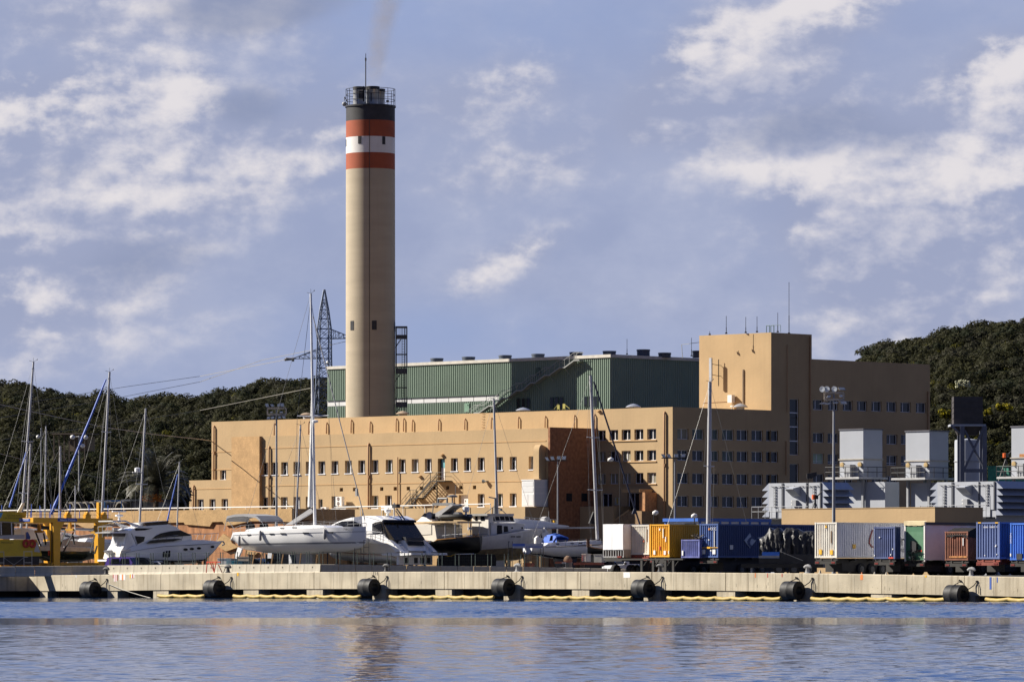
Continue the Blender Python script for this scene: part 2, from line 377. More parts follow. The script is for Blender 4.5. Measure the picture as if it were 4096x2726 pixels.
for a,b in zip(Jz,Jz[1:]):
 ua,za=q3(a);ub,zb=q3(b);g=.035
 _,ba=SITE.xz((a,lerp(QB,a)),VQ);_,bb=SITE.xz((b,lerp(QB,b)),VQ)
 ua+=g;ub-=g;mb=MB();c=.05
 prof=lambda u,z,zl:[(u,VQ,zl),(u,VQ,z-c),(u,VQ+c,z),(u,VQ+1.2,z),(u,VQ+1.2,zl)]
 n=4;mb.loft([prof(ua+(ub-ua)*i/n,za+(zb-za)*i/n,ba+(bb-ba)*i/n)for i in range(n+1)])
 t.part('cap_beam',mb,conc)
 for q in(.3,.66):
  u=ua+(ub-ua)*q;mb=MB();mb.box(u-.012,u+.012,VQ-.004,VQ+.02,ba+(bb-ba)*q+.02,za+(zb-za)*q-.06);t.part('formwork_joint',mb,dkj)
 r=random.Random(a)
 for i in range(5):q=r.random();u=ua+(ub-ua)*q;z=ba+(bb-ba)*q+r.uniform(.2,.5);mb=MB();mb.box(u-.02,u+.02,VQ-.003,VQ+.02,z,z+r.choice((.05,.05,.25)));t.part('tie_hole',mb,dkj)
for a,b in((160,190),(430,470),(613,674),(974,1034),(1227,1291),(1490,1545),(1742,1807),(2015,2080),(2288,2357),(2575,2640),(2867,2940),(3175,3250),(3484,3566),(3815,3900)):
 ua,ub=SITE.x(a,VQ+.08),SITE.x(b,VQ+.08);mb=MB();mb.box(ua,ub,VQ+.08,VQ+1.5,-1,SITE.xz((a,lerp(QB,a)),VQ)[1]-.003);t.part('pier',mb,conc)
dkc=mat('void_shade_concrete',(.03,.028,.025),.8,var=.3)  # near-black: shade of the void under the beams put into the colour
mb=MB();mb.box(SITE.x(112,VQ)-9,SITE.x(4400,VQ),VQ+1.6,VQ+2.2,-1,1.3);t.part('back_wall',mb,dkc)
# the arm of the quay that comes forward at the left
mb=MB();u0=SITE.x(112,VQ)+.02;zt=q3(112)[1]
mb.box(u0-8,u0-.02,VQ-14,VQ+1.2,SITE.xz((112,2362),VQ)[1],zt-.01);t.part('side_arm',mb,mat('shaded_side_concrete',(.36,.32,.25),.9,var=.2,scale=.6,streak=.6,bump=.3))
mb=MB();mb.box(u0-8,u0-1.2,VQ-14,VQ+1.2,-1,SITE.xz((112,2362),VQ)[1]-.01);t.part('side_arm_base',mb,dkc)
# paint marks and lettering on the beam face
def mark(pts,col):
 mb=MB();(x0,y0),(x1,y1)=pts
 a=SITE.xz((x0,y0),VQ);b=SITE.xz((x1,y1),VQ);mb.box(a[0],b[0],VQ-.012,VQ+.01,b[1],a[1]);t.part('paint_mark',mb,col)
pw=mat('mark_white',(.75,.74,.72),.7,var=.1,scale=6);po=mat('mark_orange',(.75,.22,.05),.7,var=.1);py_=mat('mark_yellow',(.75,.42,.02),.7,var=.1);pb=mat('mark_blue',(.04,.10,.38),.7,var=.1);pr=mat('mark_red',(.42,.06,.04),.7,var=.1)
for x0,y0,x1,y1,c,z in((1330,283,1341,325,pr,Y0),(1342,283,1353,365,pw,Y0),(1353,283,1362,365,pr,Y0),(1362,283,1374,365,pw,Y0),(1374,283,1384,355,pr,Y0),(1409,281,1436,347,pw,Y0),(1436,281,1454,347,po,Y0),(1454,281,1478,347,pw,Y0),(1530,280,1542,325,py_,Y0),(1545,280,1557,325,pw,Y0),(1557,280,1570,325,pr,Y0),(1572,280,1585,320,pw,Y0),(893,290,902,318,pw,Y0),(437,260,455,300,py_,Y1),(277,256,355,320,pw,Y3),(1825,267,1834,318,po,Y3),(1970,270,1980,318,pr,Y3),(2140,272,2150,312,pr,Y3),(428,284,458,345,po,Y4),(1188,294,1210,316,py_,Y4),(1950,312,1973,457,pb,Y4),(2036,314,2047,377,pb,Y4)):
 mark((z(x0,y0),z(x1,y1)),c)
mb=MB()
for ch,x in(('E',2040),('I',2066),('B',2084)):
 a=SITE.xz(Y1(x,290),VQ);mb.text(ch,(a[0],VQ-.012,a[1]),(1,0,0),(0,0,1),.30,.13 if ch!='I' else.05)
t.part('lettering',mb,mat('faded_black_letters',(.12,.11,.10),.8,var=.2))
# ------------------------------------------------------------------ fenders
FEND=[(361,2356,'leftmost tyre-black fender, hung right of the dark quay arm with a slack rope'),(856,2351,'black cylinder fender below the red trestle on the quay'),(1476,2347,'black cylinder fender under the faded letters on the quay face'),(2013,2347,'black cylinder fender below the fishing boat and the striped tank'),(2572,2352,'black cylinder fender below the white lorry and first container'),(3169,2360,'black cylinder fender below the black sheeted load'),(3824,2376,'largest black cylinder fender, beside the blue painted stripe')]
for px,py,lab in FEND:
 vc=VQ-.78;u,z=SITE.xz((px,py),vc);r=.76;t=Thing('quay_fender',lab,'fender',SITE,(u,vc,z),'cylinder fenders along the quay')
 mb=MB();n=28;L_=.76
 ring=lambda x,rr:[(u+x,vc+rr*math.cos(2*math.pi*k/n),z+rr*math.sin(2*math.pi*k/n))for k in range(n)]
 mb.loft([ring(-L_,.38),ring(-L_,r*.96),ring(-L_+.04,r),ring(-.2,r),ring(-.18,r*1.012),ring(.0,r*1.012),ring(.02,r),ring(L_-.04,r),ring(L_,r*.96),ring(L_,.38),ring(0,.36),ring(-L_,.38)],cap=False)
 t.part('tube',mb,rubber,smooth=35)
 zt=q3(px)[1]
 for du,ez in((-.2,zt-.42),(1.5,zt-.45)):
  mb=MB();e=(u+du,VQ-.05,ez)
  mb.lathe([(.0,0),(.1,.01),(.12,.05),(.1,.09),(0,.1)],(u+du,VQ-.03,ez),8)
  if du>0:
   mb.path([e,(u+1.25,VQ-.1,ez-.3),(u+.95,VQ-.3,ez-.55),(u+.74,vc,z+.35)],.04,5);mb.path([(e[0]+.05,e[1],e[2]),(u+1.72,VQ-.08,ez-.45),(u+1.74,VQ-.08,ez-.95)],.03,5)
  else:mb.path([(e[0]-.12,e[1],e[2]),(e[0],e[1]-.1,e[2]+.12),(e[0]+.12,e[1],e[2]),(u+du,vc,z+r*.98)],.035,5)
  t.part('chain',mb,dark)
  # rope from the first fender down to the water
a=SITE.xz(Y0(1270,390),VQ-.1);b=SITE.xz(Y0(1800,566),VQ-.6);mb=MB()
mb.path([(a[0]+(b[0]-a[0])*q,VQ-.1-.5*q,a[1]+(b[1]-a[1])*q-.10*math.sin(math.pi*q))for q in(0,.25,.5,.75,1)],.03,5)
single('mooring_rope','thin pale rope slanting from the leftmost fender down to the water','rope',mb,mat('pale_rope',(.5,.48,.42),.8),SITE)
# ------------------------------------------------------------------ oil boom
boomy=mat('boom_yellow',(.44,.31,.075),.6,var=.22,scale=2.5,streak=.3,streakcol=(.25,.19,.08))
for x0,x1,lab in((632,818,'yellow floating boom left of the red trestle fender'),(934,1443,'yellow floating boom run under the white sailing yacht'),(1559,1975,'yellow floating boom run between the two middle fenders'),(2101,2526,'yellow floating boom run under the striped tank and white lorry'),(2670,3123,'yellow floating boom run under the blue containers'),(3245,3780,'longest yellow floating boom, between the two right fenders'),(3943,4120,'yellow floating boom at the right edge of the picture')):
 v=VQ-.75;ua,ub=SITE.x(x0,v),SITE.x(x1,v);n=max(1,round((ub-ua)/1.9));pts=[];rs=[]
 for i in range(n):
  for q,r,dz in((0,.15,.10),(.06,.16,.07),(.16,.17,.03),(.5,.17,-.02),(.84,.17,.03),(.94,.16,.07)):
   pts.append((ua+(ub-ua)*(i+q)/n,v+.05*math.sin(i*2.1+q),.13+dz));rs.append(r)
 pts.append((ub,v,.20));rs.append(.13)
 mb=MB();mb.sweep(pts,rs,10);single('floating_boom',lab,'boom',mb,boomy,SITE,(ua,v,0),'yellow booms along the quay',smooth=50)
 # ------------------------------------------------------------------ bollards
BOLL=[(55,'dark bollard at the far left on the quay arm'),(425,'dark hooked bollard where the barrier turns from shade to sun'),(912,'black hooked bollard beside the red trestle'),(1545,'dark hooked bollard above the faded quay letters'),(2070,'grey bollard in front of the scaffold and striped tank'),(2640,'dark hooked bollard under the yellow container'),(3230,'pale grey bollard below the black sheeted load'),(3885,'pale grey bollard below the rusty container')]
bolm=mat('bollard_iron',(.06,.06,.062),.6,metal=.1,var=.4,scale=4);bolg=mat('bollard_grey',(.28,.28,.28),.7,var=.4,scale=4)
for i,(px,lab)in enumerate(BOLL):
 v=VQ+.6;u,z=q3(px,v);z-=.02;g=bolg if i in(4,6,7)else bolm
 t=Thing('mooring_bollard',lab,'bollard',SITE,(u,v,z),'bollards along the quay')
 mb=MB();mb.lathe([(.0,0),(.30,0),(.30,.05),(.2,.1),(.15,.3),(.15,.45),(.17,.52)],(u,v,z),14);t.part('post',mb,g,smooth=40)
 mb=MB();mb.sweep([(u-.28,v-.12,z+.5),(u-.12,v-.08,z+.58),(u+.05,v,z+.6),(u+.25,v,z+.58),(u+.4,v,z+.48)],[.08,.14,.17,.14,.08],10);t.part('head',mb,g,smooth=50)
 # ------------------------------------------------------------------ barriers
BT=[(0,2264),(430,2260),(930,2256),(1285,2254.5),(1600,2260),(2092,2265),(2413,2272),(2900,2279)]
bj=[-20,62,139,215.5,288,363.5,431,484,539,596,652.5,707,763.5,818,875,933,989,1046,1103.6,1161,1219.6,1284.7,1353,1422,1488,1557,1626,1696,1762,1829.6,1894.6,1959.7,2026,2092,2158,2225,2293,2361,2430,2500,2570,2641]
VB=VQ+4.2
nearest=['beside the dark bollard at the quay arm','under the tour boat','in front of the scaffold','left of the near lift leg','below the lift leg','below the slings','where sun meets shade','below the purple car','below the dark car','below the motor yacht stern','below the three slot windows','below the dark yacht keel','below the yacht portholes','below the yacht bow','behind the red trestle','behind the black hooked bollard','below the white rudder','below the first timber props','below the middle timber props','below the last timber props','below the sailing yacht keel','last in the sun']
def dline(px):return VB*math.sqrt(2)/(1+(px-CX)/F)
ROWS=[(at(431,dline(431),2),range(0,6)),(SITE,range(6,21)),(at(1284.7,dline(1284.7),3),range(21,len(bj)-1))]
tops=[]
for fr_b,rg in ROWS:
 yb_=VB if fr_b is SITE else 0
 for i in rg:
  a,b=bj[i],bj[i+1]
  ua,ub=fr_b.x(a,yb_)+.02,fr_b.x(b,yb_)-.02;zt=fr_b.xz(((a+b)/2,lerp(BT,(a+b)/2)),yb_)[1];zb=zt-.98
  mb=MB()
  prof=[(yb_-.30,zb),(yb_-.30,zb+.10),(yb_-.15,zb+.33),(yb_-.09,zt-.03),(yb_-.06,zt),(yb_+.06,zt),(yb_+.09,zt-.03),(yb_+.15,zb+.33),(yb_+.30,zb+.1),(yb_+.30,zb)]
  mb.prism(prof,'x',ua,ub)
  um=(ua+ub)/2;mb.prism([(um+.07*math.cos(q*math.pi/4),zt-.25+.07*math.sin(q*math.pi/4))for q in range(8)],'y',yb_-.16,yb_-.02)
  lab='grey concrete barrier unit '+nearest[i]if i<len(nearest)else 'shaded grey concrete barrier unit in the row under the boats and white lorry'
  single('concrete_barrier',lab,'barrier',mb,conc2,fr_b,(ua,yb_,zb),'concrete barrier units along the quay' if i<len(nearest)else 'shaded barrier units under the boats')
  if 5<i<35:tops.append((fr_b,fr_b.x(a,yb_),yb_+.37,zt))
  # fence on the barriers
fgreen=mat('fence_post_green',(.028,.045,.04),.5,var=.2)
t=Thing('wire_fence','thin dark green wire fence with paired posts standing behind the barriers','fence',SITE,(SITE.x(430,VB),VB,GZ))
def tosite(fr,x,y,z):
 w=fr.w(x,y);return((w.x-w.y)*math.sqrt(.5),(w.x+w.y)*math.sqrt(.5),z)
for fr_b,u,y,zt in tops:
 for du in(-.17,.17):
  mb=MB();q=tosite(fr_b,u+du,y,0);mb.box(q[0]-.028,q[0]+.028,q[1]-.028,q[1]+.028,zt-.95,zt+1.15);t.part('post',mb,fgreen)
tl=[tosite(fr_b,u,y,zt)for fr_b,u,y,zt in tops]
for k,h in enumerate((1.08,.06)):
 mb=MB();mb.path([(x,y,z+h)for x,y,z in tl],.014,4);t.part('rail_wire',mb,fgreen)
mb=MB()
for(x,y,z),(x2,y2,z2)in zip(tl,tl[1:]):
 n=9
 for i in range(1,n):q=i/n;mb.tube((x+(x2-x)*q,y+(y2-y)*q,z+.06),(x+(x2-x)*q,y+(y2-y)*q,z+1.08),.003,3)
 for h in(.3,.55,.8):mb.tube((x,y,z+h),(x2,y2,z2+h),.003,3)
t.part('mesh',mb,fgreen)
# ================================================================== POWER STATION
V2,V1=486.8,477.9
UB=-456.5
ZR=24.48
b_=Thing('power_station_building','large tan rendered power station with rows of recessed windows and a square tower','building',SITE,(-500,V1,GZ))
uL2=SITE.x(846.2,V2);uLs=SITE.x(R(398,0)[0],V1);uBr=-470.8
def winparts(kind,pl,a,b,z0,z1,dep,gl=None,mull=.5,low=0):
 """frame + pane set at the back of an opening; kind 'v' faces the yard, 'u' faces right"""
 fw=.07
 mbf,mbp=MB(),MB()
 def bx(mb,p,q,r,s,d0,d1):
  if kind=='v':mb.box(p,q,pl+d0,pl+d1,r,s)
  else:mb.box(pl-d1,pl-d0,p,q,r,s)
 d=dep-.10
 bx(mbf,a,a+fw,z0,z1,d,dep-.002);bx(mbf,b-fw,b,z0,z1,d,dep-.002)
 bx(mbf,a+fw,b-fw,z0,z0+fw,d,dep-.002);bx(mbf,a+fw,b-fw,z1-fw,z1,d,dep-.002)
 if mull:c=a+(b-a)*mull;bx(mbf,c-.055,c+.055,z0+fw,z1-fw,d-.01,dep-.004)
 if low:bx(mbf,a+fw,b-fw,z0+low-.03,z0+low+.03,d-.005,dep-.003)
 # sill
 if kind=='v' and low>=0:mbf.box(a-.06,b+.06,pl-.09,pl+dep-.11,z0-.10,z0+.015)
 bx(mbp,a+fw,b-fw,z0+fw,z1-fw,dep-.05,dep-.03)
 w=b_.part('window',mbf,wframe);b_.part('pane',mbp,gl or glass,parent=w);return w
rnd=random.Random(3)
# ---- forward machine-hall wing (plane V1), openings
zU0,zU1=SITE.xz(S(547,898),V1)[1],SITE.xz(S(547,735),V1)[1]
zD0,zD1=SITE.xz(S(1690,1328),V1)[1],SITE.xz(S(1690,1166),V1)[1]
ops1=[];wn=[]
for px in(1045.5,1083.8,1124.6,1173.7,1223,1273.5,1326,1379.7,1433,1486,1543,1595,1646.7,1699.3,1803.6,1856.5,1911,1984.5,2039):
 a=SITE.x(px,V1);b=SITE.x(px+27.6,V1);ops1.append((a,b,zU0,zU1));wn.append((a,b,zU0,zU1,'U'))
a,b=SITE.x(2114.8,V1),SITE.x(2133,V1);ops1.append((a,b,zU0,zU1));wn.append((a,b,zU0,zU1,'U'))
for px in(1045.5,1083.8,1123.6,1173.7,1223,1326,1486.5,1540.5,1911,1984.5,2039):
 a=SITE.x(px,V1);b=SITE.x(px+27,V1);ops1.append((a,b,zD0,zD1));wn.append((a,b,zD0,zD1,'D'))
a,b=SITE.x(1273.5,V1),SITE.x(1290.4,V1);ops1.append((a,b,zD0,zD1-.4));wn.append((a,b,zD0,zD1-.4,'D'))
dr=(SITE.x(S(787,0)[0],V1),SITE.x(S(877,0)[0],V1),SITE.xz(S(830,1000),V1)[1],SITE.xz(S(830,730),V1)[1])
dw=(SITE.x(S(1050,0)[0],V1),SITE.x(S(1168,0)[0],V1),SITE.xz(S(1100,1352),V1)[1],SITE.xz(S(1100,1185),V1)[1])
ops1+=[dr,dw]
zS0,zS1=SITE.xz(S(80,1133),V1)[1],SITE.xz(S(80,1088),V1)[1]
sq=[S(x,0)[0]for x in(63,233,397,560,722,888,1055,1227)]+[R(x,0)[0]for x in(1752,1918)]
sqo=[]
for px in sq:
 a,b=SITE.x(px,V1),SITE.x(px+13,V1);sqo.append((a,b,zS0,zS1))
ops1+=sqo
zP=SITE.xz(T(290,350),V1)[1]
mb=MB();mb.wallv(uLs,uBr,GZ,zP,V1,ops1,.52)
mb.add([(uLs,V1,GZ),(uLs,V2,GZ),(uLs,V2,zP),(uLs,V1,zP)],[(0,1,2,3)])
mb.add([(uLs,V1,zP),(uBr,V1,zP),(uBr,V2,zP-.02),(uLs,V2,zP-.02)],[(0,1,2,3)])
b_.part('machine_hall_wall',mb,tan)
for(a,b,z0,z1,k)in wn:
 r=rnd.random();winparts('v',V1,a,b,z0,z1,.5,glass if r<.72 else(curtain if r<.86 else glassg),mull=.52)
for(a,b,z0,z1)in sqo:
 mb=MB();mb.box(a,b,V1+.44,V1+.5,z0,z1)
 for k in range(4):mb.box(a,b,V1+.36,V1+.42,z0+(k+.2)*(z1-z0)/4,z0+(k+.55)*(z1-z0)/4)
 b_.part('louvre_vent',mb,dark)
mb=MB();mb.box(dr[0]+.25,dr[1],V1+.45,V1+.5,dr[2],dr[2]+1.7);d0=b_.part('door',mb,white)
mb=MB();mb.box(dr[0]+.35,dr[1]-.08,V1+.42,V1+.449,dr[2]+1.7,dr[3]-.1);b_.part('blue_pane',mb,mat('pale_teal_pane',(.18,.42,.45),.3,var=.15),parent=d0)
mb=MB();mb.box(dw[0],dw[1],V1+.42,V1+.5,dw[2],dw[3]);d1=b_.part('door',mb,white)
mb=MB();mb.box(dw[0]+.85,dw[0]+.95,V1+.36,V1+.419,dw[2]+.9,dw[2]+1.1);b_.part('handle',mb,dark,parent=d1)
# string courses
def course(z,a,b,pl,h=.16,out=.06):
 mb=MB();mb.box(a,b,pl-out,pl-.001,z-h/2,z+h/2);b_.part('string_course',mb,tan2)
for zc in(SITE.xz(S(0,570),V1)[1],SITE.xz(S(0,1052),V1)[1]):course(zc+.06,uLs+3.5,uBr-.6,V1,.14,.05)
# ---- stone stair panel on its left
a=SITE.x(R(398,0)[0],V1-.5);c=SITE.x(R(745,0)[0],V1-.5);mb=MB();mb.box(a-.05,c,V1-.5,V1+.3,GZ,SITE.xz(R(570,456),V1-.5)[1]);b_.part('stone_panel',mb,stone)
# ---- set-back upper block (plane V2) and office front
ops2=[];w2=[]
for row,(za,zb_)in enumerate((((1588,358),(1588,490)),((1588,625),(1588,755)),((1588,906),(1588,1040)))):
 z1=SITE.xz(T(*za),V2)[1];z0=SITE.xz(T(*zb_),V2)[1]
 for xa,xb in((905,1012),(1060,1168),(1212,1325),(1372,1485),(1532,1645)):
  a,b=SITE.x(T(xa,0)[0],V2),SITE.x(T(xb,0)[0],V2);ops2.append((a,b,z0,z1));w2.append((a,b,z0,z1,row))
for xa,xb,ya,yb in((960,1090,1165,1335),(1285,1432,1155,1380)):
 a,b=SITE.x(T(xa,0)[0],V2),SITE.x(T(xb,0)[0],V2);ops2.append((a,b,SITE.xz(T(xa,yb),V2)[1],SITE.xz(T(xa,ya),V2)[1]))
wl=(SITE.x(R(252,0)[0],V2),SITE.x(R(328,0)[0],V2),SITE.xz(R(290,995),V2)[1],SITE.xz(R(290,871),V2)[1])
ops2.append(wl)
mb=MB();mb.wallv(uL2,UB,GZ,ZR,V2,ops2,.42)
mb.add([(uL2,V2,GZ),(uL2,V2+34,GZ),(uL2,V2+34,ZR),(uL2,V2,ZR)],[(0,1,2,3)])
mb.box(uL2,UB-.3,V2+.3,V2+.302,ZR-.9,ZR);mb.add([(uL2,V2+.3,ZR-.9),(UB,V2+.3,ZR-.9),(UB,V2+53,ZR-.9),(uL2,V2+34,ZR-.9)],[(0,1,2,3)])
mb.add([(uL2,V2,ZR),(UB,V2,ZR),(UB-.3,V2+.3,ZR),(uL2,V2+.3,ZR)],[(0,1,2,3)])
b_.part('office_front_wall',mb,tan)
for(a,b,z0,z1,row)in w2:
 winparts('v',V2,a,b,z0,z1,.4,curtain if(row>0 and rnd.random()<.45)else glass,low=-1)
winparts('v',V2,*wl,.4,glass)
for(a,b,z0,z1)in ops2[15:17]:
 mb=MB()
 for p in(a,(a+b)/2-.06,b-.12):mb.box(p,p+.12,V2+.3,V2+.38,z0,z1)
 mb.box(a+.12,b-.12,V2+.31,V2+.37,z1-.14,z1);d=b_.part('entrance_door',mb,wframe)
 mb=MB();mb.box(a+.12,b-.12,V2+.33,V2+.35,z0,z1-.14);b_.part('pane',mb,glass,parent=d)
for k,y in enumerate((502,768,1052)):
 zc=SITE.xz(T(1588,y-6),V2)[1];mb=MB();mb.box(SITE.x(T(900,0)[0],V2),SITE.x(T(1650,0)[0],V2),V2-.12,V2-.001,zc-.13,zc);b_.part('sill_ledge',mb,tan2)
course(SITE.xz(R(300,645),V2)[1],uL2,uLs,V2,.14,.05);course(SITE.xz(R(300,868),V2)[1],uL2,uLs,V2,.14,.05)
# ---- left annexe
uA=SITE.x(757,V2-.5);zA=SITE.xz(R(200,998),V2-.5)[1];opsA=[]
for xa,xb in((1525,1625),(1715,1812),(1905,2005)):
 opsA.append((SITE.x(B(xa,0)[0],V2-.5),SITE.x(B(xb,0)[0],V2-.5),SITE.xz(B(1715,545),V2-.5)[1],SITE.xz(B(1715,372),V2-.5)[1]))
mb=MB();mb.wallv(uA,uLs+1,GZ,zA,V2-.5,opsA,.42);mb.add([(uA,V2-.5,GZ),(uA,V2+20,GZ),(uA,V2+20,zA),(uA,V2-.5,zA)],[(0,1,2,3)])
mb.add([(uA,V2-.5,zA),(uLs+1,V2-.5,zA),(uLs+1,V2+20,zA),(uA,V2+20,zA)],[(0,1,2,3)]);b_.part('annexe_wall',mb,tan)
for o_ in opsA:winparts('v',V2-.5,*o_,.4,glass)
course(SITE.xz(R(200,1107),V2-.5)[1],uA,uLs,V2-.5,.14,.05)
# ---- brick flank of the wing
mb=MB();mb.box(uBr+.001,uBr+.35,V1-.25,V2-.002,GZ,zP+.12);b_.part('brick_flank',mb,brick)
mb=MB()
for ya,yb,xa,xb in((1165,1265,518,590),(1165,1265,708,780)):
 va,z1=SITE.yz(T(xa,ya),uBr+.36);vb,z0=SITE.yz(T(xb,yb),uBr+.36);mb.box(uBr+.351,uBr+.37,va,vb,z0,z1)
b_.part('flank_window',mb,glass)
# ---- right flank (plane UB): low block, tower, east wing
VT=506.4;VE=SITE.yz((3247,0),UB)[0];VF=SITE.yz((3720,0),UB)[0];ZT,ZE=35.07,31.7
opsU=[];wu=[]
def uwin(z,xa,xb,ya,yb,gl=None,mull=.5,low=0):
 va,z1=SITE.yz(z(xa,ya),UB);vb,z0=SITE.yz(z(xb,yb),UB);opsU.append((va,vb,z0,z1));wu.append((va,vb,z0,z1,gl,mull,low))
colsW=((343,470),(530,660),(720,848),(905,1037),(1087,1217),(1273,1402),(1457,1590))
for ri,(y0,y1,sl_)in enumerate(((354,488,.020),(622,755,.019),(908,1042,.018),(1194,1330,.016))):
 for ci,(xa,xb)in enumerate(colsW):
  dy=(xa-343)*sl_
  gl=glassg if(ri,ci)in((0,1),(0,2),(0,3),(1,2),(1,3))else curtain if(ri,ci)==(0,0)else None
  uwin(W,xa,xb+(xb-xa)*.12,y0+dy,y1+dy+2,gl,.47)
for k,(y0,y1)in enumerate(((368,1250),(1385,2000))):
 uwin(K,622,768,y0,y1,glass,0)
for xa,xb,dy in((988,1150,0),(1225,1385,6),(1455,1612,14),(1680,1838,18),(1905,2065,24),(2140,2300,30)):uwin(K,xa,xb,382+dy,545+dy,None,.33)
for xa,xb,dy in((415,578,38),(658,815,46)):uwin(L,xa,xb,382+dy,545+dy,None,.33)
for xa,xb,dy in((988,1160,0),(1218,1390,7),(1447,1620,12),(1680,1850,17),(1908,2080,22),(2140,2312,27)):
 uwin(K,xa,xb,898+dy,1056+dy,None,.42);uwin(K,xa,xb,1224+dy,1386+dy,blind if xa==988 else None,.42,.3)
 uwin(K,xa,xb,1545+dy,1705+dy,None,.42)
for xa,xb,dy in((423,590,30),(660,830,34)):
 uwin(L,xa,xb,898+dy,1056+dy,None,.42);uwin(L,xa,xb,1224+dy,1386+dy,None,.42,.3)
mb=MB()
mb.wallu(V2,VT,GZ,ZR,UB,opsU,.38);mb.wallu(VT,VE,GZ,ZT,UB,opsU,.38);mb.wallu(VE,VF,GZ,ZE,UB,opsU,.38)
b_.part('flank_wall',mb,tan)
for(a,b,z0,z1,gl,mull,low)in wu:
 if z0<6 and False:continue
 w=winparts('u',UB,a,b,z0,z1,.36,gl,mull,low)
mb=MB()
va=SITE.yz(K(622,0),UB)[0];vb=SITE.yz(K(768,0),UB)[0]
for y in(585,805,1028,1755):
 z=SITE.yz(K(622,y),UB)[1];mb.box(UB-.30,UB-.20,va,vb,z-.07,z+.07)
b_.part('window_transom',mb,wframe)
UT=SITE.x(2797,VT)
mb=MB();mb.add([(UT,VT,GZ),(UB,VT,GZ),(UB,VT,ZT),(UT,VT,ZT)],[(0,1,2,3)])
mb.add([(UT,VT,GZ),(UT,VE,GZ),(UT,VE,ZT),(UT,VT,ZT)],[(0,1,2,3)]);mb.add([(UT,VE,GZ),(UB,VE,ZE),(UB,VE,ZT),(UT,VE,ZT)],[(0,1,2,3)])
mb.add([(UT,VT,ZT),(UB,VT,ZT),(UB,VE,ZT),(UT,VE,ZT)],[(0,1,2,3)]);b_.part('tower_wall',mb,tan)
mb=MB();mb.add([(UB,VE,ZE),(UB,VF,ZE),(UB-12,VF,ZE),(UB-12,VE,ZE)],[(0,1,2,3)]);mb.add([(UB,VF,GZ),(UB-12,VF,GZ),(UB-12,VF,ZE),(UB,VF,ZE)],[(0,1,2,3)])
b_.part('east_wing_roof',mb,tan)
# ---- downpipes
def vpipe(px,z,y0,y1,pl,kind='v',elbow=True,r=.075,name='downpipe'):
 mb=MB()
 if kind=='v':
  u,z1=SITE.xz(z(px,y0),pl-.2);_,z0=SITE.xz(z(px,y1),pl-.2)
  pts=[(u,pl-.2,z0),(u,pl-.2,z1-.15),(u-.04,pl-.12,z1),(u-.08,pl+.03,z1+.03)]if elbow else[(u,pl-.2,z0),(u,pl-.2,z1)]
 else:
  v,z1=SITE.yz(z(px,y0),pl+.15);_,z0=SITE.yz(z(px,y1),pl+.15);pts=[(pl+.15,v,z0),(pl+.15,v,z1)]
 mb.sweep(pts,r,7);
 if elbow:mb.box(pts[0][0]-.16,pts[0][0]+.16,pl-.3,pl-.02,(pts[0][2]+pts[1][2])/2-.1,(pts[0][2]+pts[1][2])/2+.25)if abs(z1-z0)>5 else None
 b_.part(name,mb,tanpipe,smooth=50)
vpipe(172,R,325,995,V2,r=.13);vpipe(865,R,582,1330,V1,r=.13);vpipe(2112,R,545,1370,V1,r=.14);vpipe(285,S,712,1310,V1,elbow=False,r=.08);vpipe(1747,T,150,1475,V2,r=.14);vpipe(868,T,180,420,V2,r=.1);vpipe(1463,B,165,540,V2-.5,r=.13)
for x,y0,y1 in((930,295,440),(1363,270,430),(1585,285,420),(1894,250,412),(2132,272,405)):vpipe(x,R,y0,y1,V2,r=.1)
for x,y0,y1 in((264,232,393),(356,230,391),(466,250,390),(797,242,380),(1125,235,370),(1457,224,362),(1797,212,352),(2132,203,345)):vpipe(x,S,y0,y1,V2,r=.09)
vpipe(617,T,190,352,V2,r=.09)
for x in(945,):vpipe(x,K,0,1520,UB,'u',False,.1)
vpipe(568,K,1030,1568,UB,'u',False,.08);vpipe(848,L,250,870,UB,'u',False,.1);vpipe(1760,M,500,1560,UB,'u',False,.05);vpipe(2118,M,370,1560,UB,'u',False,.09)
# rungs
mb=MB()
for k in range(7):
 u,z=SITE.xz(S(1355-k*1,165+k*34),V2-.1);mb.path([(u-.22,V2,z),(u-.2,V2-.12,z),(u+.2,V2-.12,z),(u+.22,V2,z)],.025,5)
b_.part('wall_rungs',mb,tanpipe)
# arched hood
ua,ub=SITE.x(S(1985,0)[0],V1-1.35),SITE.x(S(2055,0)[0],V1-1.35);z0=SITE.xz(S(2055,985),V1-1.35)[1];zt=SITE.xz(S(2020,556),V1-1.1)[1]
mb=MB();mb.prism([(V1-.001,z0),(V1-1.35,z0),(V1-1.35,zt-1.0)]+[(V1-.8-.55*math.cos(q*math.pi/12),zt-1.0+1.0*math.sin(q*math.pi/12))for q in range(1,7)]+[(V1-.001,zt-.25)],'x',ua,ub);b_.part('arched_hood',mb,tan)
